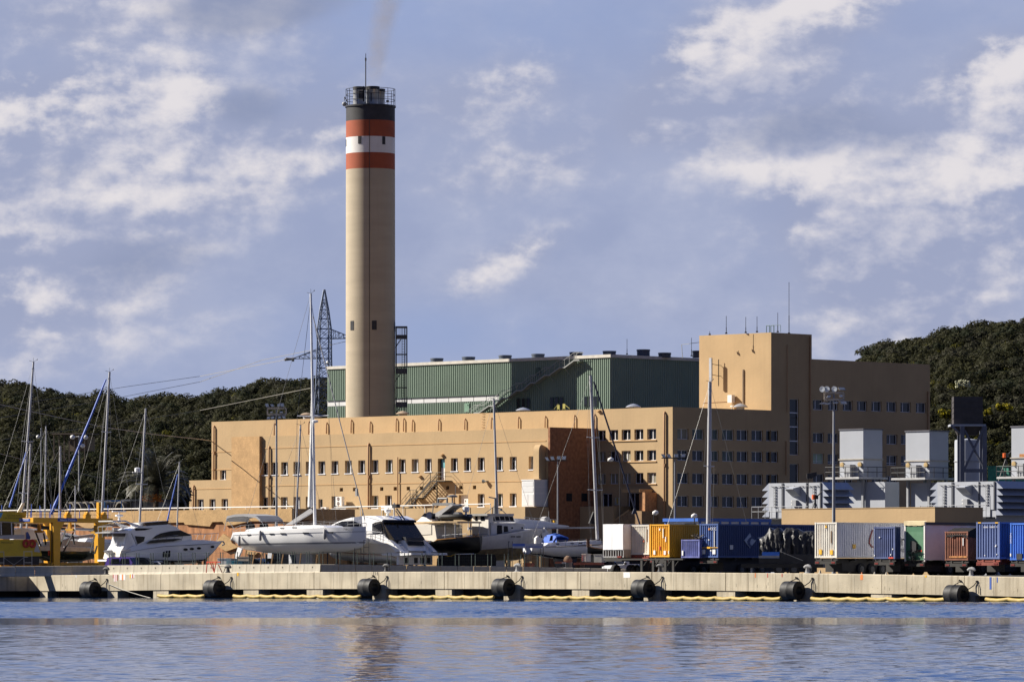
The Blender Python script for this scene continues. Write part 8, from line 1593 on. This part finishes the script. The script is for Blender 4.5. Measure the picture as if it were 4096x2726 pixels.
f=at(E(1100,0)[0],470,10);t=Thing('covered_boat','low boat under black covers in the deep shade below the trawler and fishing boat','boat',f,(0,0,GZ));q=((640,1420),(648,1300),(720,1252),(900,1238),(1140,1226),(1480,1242),(1512,1300),(1505,1420))
t.part('cover',slab(f,E,q,-.9,1.6),mat('torn_cover',(.025,.024,.024),.9,spec=.1));t.part('pale_gunwale',slab(f,E,((890,1228),(1160,1222),(1160,1232),(890,1238)),-.95,-.9),gel);mb=MB();p=trace(f,E,((650,1225),(740,1262),(800,1262),(880,1225)),-1);mb.path([(x,-1.0,z)for x,z in p],.03,5);t.part('yellow_line',mb,Yl)
# ================================================================== LEFT END: TOUR BOAT, BOAT LIFT, GREEN YACHT, CARS, SMALL THINGS
boaty=mat('tour_boat_yellow',(.55,.38,.02),.4,var=.08);liftd=yellow
f=at(60,500,14);t=Thing('tour_boat','yellow glass bottom tour boat with a lettered yellow roof board and red life rings','tour boat',f,(f.x(60),0,GZ));yn=-2.4
zc=lambda x,y:(x,y)
t.part('hull',slab(f,A,((-500,1003),(575,1003),(600,1060),(655,1238),(655,1262),(0,1280),(-500,1285)),-2.4,2.4),boaty);t.part('keel_box',slab(f,A,((-500,1285),(0,1280),(630,1264),(620,1400),(-500,1405)),-2.0,2.0,-2.4),blackh)
t.part('roof_board',slab(f,A,((-500,560),(0,562),(422,580),(385,738),(0,716),(-500,705)),-2.5,2.5),boaty);t.part('roof_edge',slab(f,A,((-500,706),(0,717),(385,739),(380,748),(0,728),(-500,716)),-2.46,2.46),mat('edge_grey',(.33,.33,.35),.5))
t.part('roof_fin',slab(f,A,((275,572),(350,432),(385,428),(384,450),(335,577)),-.35,.1),white);t.part('seat_bank',slab(f,A,((-300,950),(60,938),(390,925),(390,995),(-300,1000)),-2.2,-1.5),mat('seat_pale',(.45,.45,.47),.6))
for xa in(0,165,320):mb=slab(f,A,((xa+10,718),(xa+22,720),(xa+28,930),(xa+16,930)),-2.3,-2.2);t.part('cabin_post',mb,gel)
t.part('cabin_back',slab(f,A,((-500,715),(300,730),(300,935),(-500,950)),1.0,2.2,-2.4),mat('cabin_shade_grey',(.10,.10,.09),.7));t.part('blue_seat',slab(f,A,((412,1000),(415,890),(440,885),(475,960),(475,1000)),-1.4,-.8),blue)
def ftext(t,f,zw,txt,x0,yb,x1,yt,y,m,name='lettering'):
 a=f.xz(zw(x0,yb),y);b=f.xz(zw(x1,yt),y);mb=MB();mb.text(txt,(a[0],y,a[1]),(1,0,(f.xz(zw(x1,yb),y)[1]-a[1])/(b[0]-a[0])),(0,0,1),b[1]-a[1],b[0]-a[0]);return t.part(name,mb,m)
dkb=mat('lettering_brown_black',(.04,.025,.01),.6)
ftext(t,f,A,'VUELTA AL PUERTO',105,640,348,616,-2.52,dkb);ftext(t,f,A,'CON VISI\u00d3N SUBMARINA',50,680,370,652,-2.52,dkb);ftext(t,f,A,'MENORQUI',20,1070,208,1040,-2.42,dkb);t.part('blue_emblem',slab(f,A,((-60,585),(48,582),(20,650),(-10,690),(-60,695)),-2.53,-2.49),mat('emblem_sky',(.10,.32,.55),.5));t.part('pale_bow_flash',slab(f,A,((535,1195),(578,1035),(632,1205)),-2.43,-2.38),mat('seat_pale'))
for cx_ in(408,508):
 n=16;mb=MB();rr=(f.x(A(50,0)[0])-f.x(A(0,0)[0]));c=f.xz(A(cx_,1067),-2.45);mb.sweep([(c[0]+rr*.78*math.cos(2*math.pi*k/n),-2.5,c[1]+rr*.95*math.sin(2*math.pi*k/n))for k in range(n+1)],.14,7);single('life_ring','red life ring on the yellow tour boat, '+('left of the two' if cx_<450 else 'right of the two, near the bow flash'),'life ring',mb,mat('ring_red',(.42,.04,.02),.5),f,(c[0],-2.5,c[1]),'life rings on the tour boat',smooth=50)
 # ------------------------------------------------ boat lift
f=SITE;vL=498*(1+(A(850,0)[0]-CX)/F)*math.sqrt(.5);
def lp(x,y,v=vL):return SITE.xz(A(x,y),v)
uC,zt_=lp(850,664);zb_=lp(850,738)[1];vF=SITE.yz((A(1768,0)[0],0),uC)[0];v2l=SITE.yz((A(1545,0)[0],0),uC)[0];uW=uC-8.5;wl_=.85
t=Thing('boat_lift','big yellow travelling boat lift gantry with blue name boards and black slings','boat lift',SITE,(uC,vL,GZ));
mb=MB();mb.box(uC-.55,uC,vL-2.7,vF,zb_,zt_);t.part('top_beam',mb,liftd);mb=MB();mb.box(uW,uW+.55,vL-2.7,vF,zb_,zt_);t.part('top_beam',mb,liftd);mb=MB();mb.box(uW+.551,uC-.551,vL-.2,vL+.4,zb_+.05,zt_-.05);mb2=mb;t.part('cross_beam',mb,liftd)
for u in(uC,uW+.55):
 for v in(vL,v2l):
  zt2=zb_-.001;mb=MB();mb.prism([(v-.1,zt2),(v+wl_+.5,zt2),(v+wl_,zt2-.7),(v+wl_-.1,GZ+.9),(v,GZ+.9)],'x',u-.62,u-.02);t.part('leg',mb,liftd)
 mb=MB();mb.box(u-.5,u-.08,vL-.3,v2l+1.2,GZ+.55,GZ+1.25);t.part('wheel_beam',mb,mat('lift_yellow_dark',(.40,.20,.012),.6,var=.3,scale=2))  # wheel beams in a darker, mottled yellow
 for v in(vL+.2,vL+1.5,v2l-.4,v2l+.8):
  ring=lambda x,rr:[(x,v+rr*math.cos(2*math.pi*j/18),GZ+.52+rr*math.sin(2*math.pi*j/18))for j in range(18)];mb=MB();mb.loft([ring(u-.55,.45),ring(u-.5,.52),ring(u-.1,.52),ring(u-.05,.45)]);w_=t.part('wheel',mb,tyre,smooth=50);mb=MB();mb.loft([ring(u-.06,.25),ring(u-.03,.22)]);t.part('rim',mb,liftd,parent=w_)
def side_text(txt,x0,x1,yb,yt,u,mt,out):
 p=SITE.yz(A(x0,yb),u);q=SITE.yz(A(x1,yt),u);mb=MB();mb.text(txt,(u+out,p[0],p[1]),(0,1,0),(0,0,1),q[1]-p[1],q[0]-p[0]);return mb
p,q=SITE.yz(A(905,720),uC),SITE.yz(A(1205,672),uC);mb=MB();mb.box(uC+.001,uC+.03,p[0],q[0],p[1],q[1]);sg=t.part('name_board',mb,blue);t.part('lettering',side_text('Nautic Center',940,1185,712,684,uC,Wt,.035),Wt,parent=sg)
# front face board on the lit beam end
uE=SITE.x(A(385,0)[0],vL-2.71);mb=MB();p,q=SITE.xz(A(735,738),vL-2.7),SITE.xz(A(390,655),vL-2.7);mb.box(uW+.551,uC-.56,vL-2.7,vL-2.2,zb_+.02,zt_-.02);t.part('end_beam',mb,liftd)
p,q=SITE.xz(A(370,722),vL-2.72),SITE.xz(A(467,674),vL-2.72);mb=MB();mb.box(q[0]-2.4,q[0],vL-2.74,vL-2.701,p[1],q[1]);sg=t.part('name_board',mb,blue);mb=MB();mb.text('Nautic Center',(q[0]-2.25,vL-2.75,p[1]+.12),(1,0,0),(0,0,1),(q[1]-p[1])*.62,2.1);t.part('lettering',mb,Wt,parent=sg)
sling=mat('sling_black',(.02,.02,.022),.8)
for(xa,ya,xb,yb)in((1025,860,905,1200),(1152,885,990,1200),(1482,930,1415,1210),(560,900,640,1110),(682,905,715,1090),(1140,940,1165,1085),(1520,1100,1480,1230)):
 a,b=pt(*A(xa,ya),501),pt(*A(xb,yb),501);c=lambda w:((w.x-w.y)*math.sqrt(.5),(w.x+w.y)*math.sqrt(.5),w.z);a,b=c(a),c(b);mb=MB();mb.add([(a[0]-.11,a[1],a[2]),(a[0]+.11,a[1],a[2]),(b[0]+.11,b[1],b[2]),(b[0]-.11,b[1],b[2]),(a[0]-.11,a[1]+.04,a[2]),(a[0]+.11,a[1]+.04,a[2]),(b[0]+.11,b[1]+.04,b[2]),(b[0]-.11,b[1]+.04,b[2])],[(0,1,2,3),(4,5,6,7),(0,1,5,4),(1,2,6,5),(2,3,7,6),(3,0,4,7)]);t.part('sling',mb,sling)
for(x,y)in((1095,860),(615,885),(1500,900)):
 w=pt(*A(x,y),501);a=c(w);mb=MB();mb.box(a[0]-.6,a[0]+.6,a[1]-.12,a[1]+.12,a[2]-.08,a[2]+.16);mb.prism([(a[0]-.22,a[2]+.161),(a[0]+.22,a[2]+.161),(a[0]+.14,a[2]+.75),(a[0]-.14,a[2]+.75)],'y',a[1]-.1,a[1]+.1);mb.tube((a[0],a[1],a[2]+.75),(a[0]+.15,a[1],zb_),.03,4);t.part('hook_block',mb,mat('hook_yellow',(.42,.22,.012),.5))
mb=MB();
for u in(uC-.5,uW+.3):
 for i in range(9):v=vL-2.5+(vF-vL+2.3)*i/8;mb=MB();mb.box(u-.03,u+.03,v-.03,v+.03,zt_,zt_+(1.35 if i%2==0 else.7));t.part('railing_post',mb,mat('rail_blue',(.02,.08,.42),.5))
 mb=MB()
 for h in(.35,.7):mb.tube((u,vL-2.6,zt_+h),(u,vF,zt_+h),.022,4)
 t.part('railing',mb,dark)
mb=MB();mb.box(uC-.45,uC-.1,v2l+.1,v2l+.4,zt_,zt_+1.6);t.part('jib_post',mb,liftd)
for v in(vL+2.0,vL+4.5,v2l+.9):mb=MB();mb.box(uC-.5,uC-.1,v-.35,v+.35,zt_,zt_+.38);mb.tube((uC-.5,v,zt_+.45),(uC-.1,v,zt_+.45),.2,8);t.part('winch',mb,liftd)
p=SITE.xz(A(793,1215),vL-.1);mb=MB();mb.box(uC-.72,uC-.6,vL-.2,vL-.01,p[1]-.25,p[1]+.25);t.part('red_lamp',mb,red);mb=MB();mb.path([(uC-.3,vL-.1,zb_),(uC-.2,vL-.12,zb_-1.5),(uC-.25,vL-.1,GZ+1)],.06,5);t.part('hose',mb,rubber)
# ------------------------------------------------ dark green yacht in the lift
f=at(A(1000,0)[0],506,22);Wd=1.9;yn=-Wd;t=Thing('sailing_yacht','dark green hulled sailing yacht resting behind the slings of the yellow boat lift','sailing yacht',f,(f.x(A(1000,0)[0]),0,GZ))
sh=trace(f,A,((560,1180),(900,1185),(1300,1195),(1640,1175)),yn);x0,x1=sh[0][0],sh[-1][0];kl=[(x0,sh[0][1]-.5)]+trace(f,A,((750,1340),(1000,1365),(1300,1350),(1550,1290)),yn*.4)+[(x1,sh[-1][1]-.3)];plan=[(0,.6),(.25,.95),(.5,1),(.75,.8),(1,.05)]
t.part('hull',hull(2*Wd,plan,sh,kl,SAILSEC,22,x0,x1),tealg,smooth=40);t.part('deck_band',slab(f,A,((560,1178),(640,1110),(900,1120),(1300,1130),(1640,1170),(1300,1192),(900,1183)),-Wd*.93,Wd*.93),mat('deck_grey_white',(.45,.46,.47),.5,var=.15,scale=3));t.part('coachroof',slab(f,A,((700,1110),(760,1040),(1000,1010),(1250,1035),(1500,1050),(1600,1120)),-1.2,1.2),mat('coachroof_grey',(.34,.35,.36),.5,var=.2,scale=3));t.part('cover',slab(f,A,((1000,1010),(1080,985),(1150,960),(1480,915),(1520,930),(1500,960),(1200,985),(1060,1020)),-.3,.3),canv);t.part('white_tarp',slab(f,A,((210,930),(240,840),(300,825),(560,850),(700,870),(760,1000),(300,990)),-1.2,1.4),gel);t.part('black_boom_cover',slab(f,A,((490,760),(700,790),(1030,820),(1030,845),(700,850),(480,800)),.6,1.0),rubber)
p0,p1=mast(t,f,X(540,858),A(940,960),.13,.10,((.30,1.2),),[(5,0,sh[-1][1]+.2),(-5,0,sh[0][1]+.4)]);a=f.xz(A(940,900));mb=MB();mb.sweep([(p0.x-.05,-.2,p0.z-.9),(p0.x,-.2,p0.z),(p0.x+.05,-.15,p0.z+.5)],[.22,.3,.15],8);t.part('wrapped_sail',mb,mat('sail_white',(.80,.79,.76),.8))
mb=MB();n=8
for i in range(n+1):x=x0+(x1-x0)*i/n;mb.tube((x,-Wd*.8,interp(sh,x)),(x,-Wd*.8,interp(sh,x)+.75),.016,4)
mb.path([(x0+(x1-x0)*i/n,-Wd*.8,interp(sh,x0+(x1-x0)*i/n)+.75)for i in range(n+1)],.012,4);t.part('guard_rail',mb,steel)
# white hull between tour boat and lift, far row
f=at(A(450,0)[0],526,10);t=Thing('motor_boat','white boat hull with a dark sheer stripe far behind the boat lift legs','boat',f,(0,0,GZ));sh=trace(f,A,((480,835),(800,850),(1500,990),(1690,1000)),-1.4);kl=[(q[0],q[1]-2.2)for q in sh];kl[0]=(kl[0][0],kl[0][1]+.6);t.part('hull',hull(2.8,[(0,.8),(.5,1),(1,.3)],sh,kl,MOTSEC,16),gel);t.part('sheer_stripe',hull(2.8,[(0,.8),(.5,1),(1,.3)],sh,kl,MOTSEC,16,None,None,.8,.9,1.02),navyb);mb=MB();mb.box(-1,-.6,-.3,.3,GZ,kl[1][1]+.4);t.part('keel_block',mb,wood);mb=MB();mb.box(3,3.4,-.3,.3,GZ,kl[2][1]+.4);t.part('keel_block',mb,wood)
# scaffold frames
pipe=mat('scaffold_pipe',(.34,.34,.35),.5,metal=.4);pdark=mat('scaffold_dark',(.05,.05,.055),.6,metal=.3)
def scaffold(zw,frames,d,lab,m,braces=True,name='scaffold'):
 f=at(zw(frames[0][0],0)[0],d,6);t=Thing(name,lab,'scaffold',f,(0,0,GZ),None)
 for xa,xb,yt,yb in frames:
  a,zt_=f.xz(zw(xa,yt));b=f.x(zw(xb,0)[0]);mb=MB()
  for x in(a,b):mb.tube((x,0,GZ),(x,0,zt_),.03,5)
  n=max(3,int((zt_-GZ)/.55))
  for i in range(n+1):z=GZ+.15+(zt_-GZ-.2)*i/n;mb.tube((a,0,z),(b if i%2==0 else(a+b)/2,0,z),.025,5)
  t.part('end_frame',mb,m)
 if braces:
  mb=MB()
  for(q,r_)in zip(frames,frames[1:]):
   b,zt_=f.xz(zw(q[1],q[2]));a2,_=f.xz(zw(r_[0],r_[2]));mb.tube((b,0,GZ+.3),(a2,0,zt_-.6),.02,4);mb.tube((b,.1,zt_-.6),(a2,.1,GZ+.3),.02,4);mb.tube((b,0,zt_-.5),(a2,0,zt_-.5),.025,4)
  t.part('brace',mb,m)
 return t,f
scaffold(A,[(-120,60,1190,1420),(375,500,1185,1420)],491,'pale pipe scaffold frames in front of the yellow tour boat',pipe)
t_,f_=scaffold(D,[(855,955,1140,1390),(1000,1080,1010,1390)],463,'dark pipe scaffold tower between the two white yachts',pdark)
t_,f_=scaffold(E,[(1700,1760,1030,1430),(1985,2050,1220,1430),(2200,2248,1060,1440)],462,'dark scaffold with a blue lettered banner beside the fishing boat bow',pdark)
a=f_.xz(E(1765,1068));b=f_.xz(E(2245,1140));mb=MB();mb.box(a[0],b[0],-.06,-.04,b[1],a[1]);bn=single('banner','pale scaffold banner with blue lettering below the fishing boat bow','banner',mb,mat('banner_pale_blue',(.34,.38,.48),.6),f_,(a[0],0,b[1]));mb=MB();h=a[1]-b[1];mb.box(a[0],a[0]+(b[0]-a[0])*.40,-.075,-.061,b[1]+h*.42,a[1]);o=link('banner_blue_field',mb,mat('banner_blue',(.06,.13,.50),.6),(a[0],0,b[1]));o.parent=bn
mb=MB()
for k in range(13):x=a[0]+(b[0]-a[0])*(.45+.04*k);mb.box(x,x+(b[0]-a[0])*.025,-.075,-.061,b[1]+h*.2,b[1]+h*.42)
o=link('lettering',mb,mat('banner_blue'),(a[0],0,b[1]));o.parent=bn
# red trestle
rt=at(B(1750,0)[0],460.5,-40);t=Thing('trestle','bright red steel trestle standing on the quay edge','trestle',rt,(0,0,GZ));q=lambda x,y:rt.xz(B(x,y));zb=q(1700,1522)[1]
mb=MB();a,b=q(1672,1350),q(1832,1350)
for y in(-.0,.5):mb.box(a[0],b[0],y-.04,y+.04,a[1]-.08,a[1])
t.part('top_bar',mb,red)
for xa,ya,xb,yb,y in((1682,1350,1666,1522,0),(1705,1350,1735,1522,.5),(1722,1352,1790,1510,0),(1822,1352,1790,1520,0),(1800,1400,1858,1522,.5)):a,b=q(xa,ya),q(xb,yb);mb=MB();mb.tube((a[0],y,a[1]),(b[0],y,b[1]-.02),.045,5);t.part('leg',mb,red)
mb=MB();a,b=q(1860,1425),q(1990,1425);mb.box(a[0],b[0],.1,.16,a[1]-.04,a[1]);mb.path([(b[0]-.3,.13,a[1]-.04),(b[0]-.5,.13,a[1]-.5),(b[0]-.8,.13,a[1]-.8),(b[0]-1.1,.13,a[1]-.75)],.035,5);single('davit_bar','dark steel bar and hook beside the red trestle','steel bar',mb,dark,rt,(a[0],.13,a[1]))
# ------------------------------------------------ cars
def car(px,d,ang,col,lab,L_=4.3,H_=1.75,suv=True,glassm=tint,cat='car'):
 f=at(px,d,ang);t=Thing('parked_car',lab,cat,f,(0,0,GZ));w_=.87;g=GZ
 body=[(-L_/2,g+.35),(-L_/2,g+.95),(-L_/2+.1,g+1.0),(L_*.16,g+1.0),(L_*.44,g+.9),(L_/2,g+.75),(L_/2,g+.35)]
 cab=[(-L_/2+.12,g+1.0),(-L_/2+.3,g+H_-.06),(-L_/2+.55,g+H_),(L_*.04,g+H_),(L_*.10,g+H_-.05),(L_*.24,g+.98)]
 mb=MB();mb.prism(body,'y',-w_,w_);t.part('body',mb,col);mb=MB();n=len(cab);ins=[.02 if p[1]<g+1.1 else.14 for p in cab]
 mb.add([(p[0],-w_+i,p[1])for p,i in zip(cab,ins)]+[(p[0],w_-i,p[1])for p,i in zip(cab,ins)],[tuple(range(n)),tuple(range(2*n-1,n-1,-1))]+[(k,(k+1)%n,n+(k+1)%n,n+k)for k in range(n)]);t.part('cabin',mb,col)
 for xa,xb in((-L_*.34,-L_*.14),(-L_*.11,L_*.10)):
  for s in(-1,1):mb=MB();y0_,y1_=s*(w_-.02),s*(w_-.115);mb.add([(xa-.03,y0_*1.0+s*.012,g+1.06),(xb+.10,y0_+s*.012,g+1.06),(xb,y1_+s*.012,g+H_-.16),(xa+.05,y1_+s*.012,g+H_-.16)],[(0,1,2,3)]);t.part('side_window',mb,glassm)
 mb=MB();mb.add([(L_*.245,-w_+.12,g+1.02),(L_*.245,w_-.12,g+1.02),(L_*.12,w_-.2,g+H_-.1),(L_*.12,-w_+.2,g+H_-.1)],[(0,1,2,3)]);t.part('windscreen',mb,glassm)
 for x in(-L_*.3,L_*.3):
  for s in(-1,1):
   ring=lambda y,rr:[(x+rr*math.cos(2*math.pi*j/16),y,g+.34+rr*math.sin(2*math.pi*j/16))for j in range(16)];mb=MB();mb.loft([ring(s*(w_-.2),.3),ring(s*(w_-.18),.34),ring(s*(w_+.0),.34),ring(s*(w_+.02),.3)]);wh=t.part('wheel',mb,tyre,smooth=50);mb=MB();mb.loft([ring(s*(w_+.021),.2),ring(s*(w_+.03),.1)]);t.part('rim',mb,steel,parent=wh)
 for s in(-1,1):mb=MB();mb.box(L_/2-.02,L_/2+.03,s*w_*.78-.15,s*w_*.78+.15,g+.62,g+.8);t.part('headlight',mb,lampm);mb=MB();mb.box(-L_/2-.03,-L_/2+.02,s*w_*.85-.08,s*w_*.85+.08,g+.6,g+.95);t.part('tail_light',mb,mat('tail_red'));mb=MB();mb.box(L_*.2,L_*.24,s*(w_+.02),s*(w_+.17),g+1.0,g+1.16);t.part('mirror',mb,dark)
 return t
purple=mat('car_purple',(.13,.08,.36),.25,var=.05);carblk=mat('car_black',(.015,.015,.017),.2);carblue=mat('car_slate_blue',(.06,.085,.13),.25);carwh=mat('car_white',(.62,.63,.66),.3)
car(B(440,0)[0],480,-20,purple,'purple off-road car parked below the motor yacht stern');car(B(665,0)[0],482,-10,carblk,'black car parked just right of the purple one',4.5,1.72);car(B(880,0)[0],484,-15,carwh,'pale car half hidden under the motor yacht slot windows',4.2,1.4);car(C(905,0)[0],477,-20,carblue,'slate blue car behind the timber props of the sailing yacht',4.4,1.62);car(C(1100,0)[0],479,-10,carblk,'dark car between the timber props and the white pickup',4.4,1.62);car(C(1400,0)[0],480,-35,carwh,'white van behind the keel of the sailing yacht',4.6,2.3,cat='van');car(H(470,0)[0],464,-150,carwh,'white van parked under the white lorry and container',5.0,2.15,cat='van');car(H(860,0)[0],467,-10,carwh,'white van half hidden behind the legs of the steel deck',5.2,2.2,cat='van');car(H(150,0)[0],466,-20,carblk,'dark car in the shade below the white lorry',4.3,1.5)
# boxes and gear on the yard
def crate(zw,x0,y0,x1,y1,d,m,lab,cat,name,ang=-45,lid=None,dep=1.4):
 f=at(zw(x0,0)[0],d,ang);a,zt_=f.xz(zw(x0,y0));b,zb=f.xz(zw(x1,y1));t=Thing(name,lab,cat,f,(a,0,zb));b=max(b,a+.3);mb=MB();zb=min(zb,GZ)if zb<2.6 else zb;mb.box(a,b,0,dep,zb,zt_-.08);t.part('body',mb,m);mb=MB();mb.box(a-.03,b+.03,-.03,dep+.03,zt_-.08,zt_);t.part('lid',mb,lid or m);return t
crate(C,275,1297,410,1398,469,white,'white tank left of the white rudder','tank','storage_box',-20);crate(C,412,1303,492,1398,470,mat('box_grey_blue',(.30,.34,.38),.6),'grey box right of the white tank','box','storage_box',-20);crate(C,494,1338,570,1398,468,mat('box_teal',(.05,.28,.36),.5),'teal box beside the white rudder foot','box','storage_box',-20);crate(C,575,1340,690,1398,471,mat('box_dark_teal',(.03,.10,.13),.5),'dark teal box right of the white rudder foot','box','storage_box',-20);crate(C,575,1270,760,1390,476,mat('rubble_beige',(.50,.44,.35),.9,var=.2),'beige block behind the first timber props','block','stone_block',-20)
tk=crate(G,1282,1228,1345,1352,461,mat('tank_cream',(.58,.54,.46),.6),'cream tank with red stripes on a red low trailer','tank','striped_tank',-20);f=at(G(1282,0)[0],461,-20)
for k in range(4):mb=MB();p=f.xz(G(1283,1240+30*k));q=f.xz(G(1303,1225+30*k));r_=f.xz(G(1303,1240+30*k));s_=f.xz(G(1283,1255+30*k));mb.prism([p,q,r_,s_],'y',-.02,-.002);tk.part('red_stripe',mb,mat('stripe_red',(.45,.05,.04),.6))
crate(G,1350,1235,1470,1370,465,mat('box_near_black',(.02,.022,.025),.6),'dark box between the striped tank and the pale block','box','storage_box',-20);crate(G,1472,1235,1590,1362,464,mat('block_pale',(.40,.39,.36),.8,var=.15),'pale block with a dark middle below the black boat','block','stone_block',-20,mat('block_pale'))
def lowtrailer(x0,x1,y0,y1,d,lab):
 f=at(G(x0,0)[0],d,-12);a,zt_=f.xz(G(x0,y0));b,zb=f.xz(G(x1,y1));t=Thing('low_trailer',lab,'trailer',f,(a,0,GZ),'red low trailers');mb=MB();mb.box(a,b,-.8,.8,zb,zt_);t.part('bed',mb,mat('bed_red_brown',(.28,.085,.05),.7,var=.2))
 for x in(a+.5,b-.5):
  for s in(-.7,.7):ring=lambda y,rr:[(x+rr*math.cos(2*math.pi*j/14),y,GZ+.25+rr*math.sin(2*math.pi*j/14))for j in range(14)];mb=MB();mb.loft([ring(s-.09,.25),ring(s+.09,.25)]);w_=t.part('wheel',mb,tyre,smooth=50);mb=MB();mb.loft([ring(s-.10,.12),ring(s-.12,.1)]);t.part('hub',mb,steel,parent=w_)
lowtrailer(888,1108,1350,1380,460,'red low trailer with a sack on it, right of the scaffold');lowtrailer(1180,1605,1365,1402,459.5,'long red low trailer under the striped tank')
f=at(G(1065,0)[0],459.5,-12);p=f.xz(G(1065,1352));mb=MB();mb.loft([[(p[0]+r_*math.cos(2*math.pi*k/12)*(1+.15*math.sin(3*k)),.6*r_*math.sin(2*math.pi*k/12),p[1]+z)for k in range(12)]for r_,z in((.35,0),(.42,.15),(.3,.4),(.12,.55))]);single('sack','brown sack lying on the short red low trailer','sack',mb,mat('sack_brown',(.22,.14,.09),.9,var=.2),f,(p[0],0,p[1]),smooth=60)
for x0,x1,m,lab in((975,1025,'stripe_pale','small black and white striped barrier board by the short red trailer'),):t=crate(G,x0,1362,x1,1450,458.5,white,lab,'board','barrier_board',-12,dep=.15);f=at(G(x0,0)[0],458.5,-12);
for k in range(3):p=f.xz(G(x0,1380+25*k));q=f.xz(G(x1,1365+25*k));mb=MB();mb.prism([(p[0],p[1]-.1),(q[0],q[1]-.1),(q[0],q[1]+.03),(p[0],p[1]+.03)],'y',-.02,-.002);t.part('black_stripe',mb,dark)
crate(G,1028,1362,1085,1450,459,mat('crate_grey',(.16,.16,.15),.7),'grey crate beside the striped barrier board','crate','storage_box',-12);crate(G,365,1370,490,1430,466,mat('orange_gear',(.40,.10,.04),.7,var=.2),'orange red crate in the shade under the fishing boat','crate','storage_box',-12)
def cone(zw,x,y,d,lab,m):
 f=at(zw(x,0)[0],d,0);z=f.xz(zw(x,y))[1];t=Thing('traffic_cone',lab,'traffic cone',f,(0,0,z-.45),'cones on the quay edge');mb=MB();mb.lathe([(.16,z-.42),(.03,z),(0,z)],(0,0,0),12);t.part('cone',mb,m,smooth=40);mb=MB();mb.box(-.22,.22,-.22,.22,z-.46,z-.421);t.part('foot',mb,m)
orc=mat('cone_orange',(.70,.18,.04),.5);gyc=mat('cone_pale',(.50,.46,.38),.6)
cone(I,2148,1515,405,'orange cone in front of the white lettered container wheels',orc);cone(I,1490,1480,411,'pale cone left of the white lettered container trailer',gyc);cone(J,10,1510,404,'pale cone below the small navy container',gyc);cone(J,195,1512,403,'pale grey cone right of the small navy container',gyc)
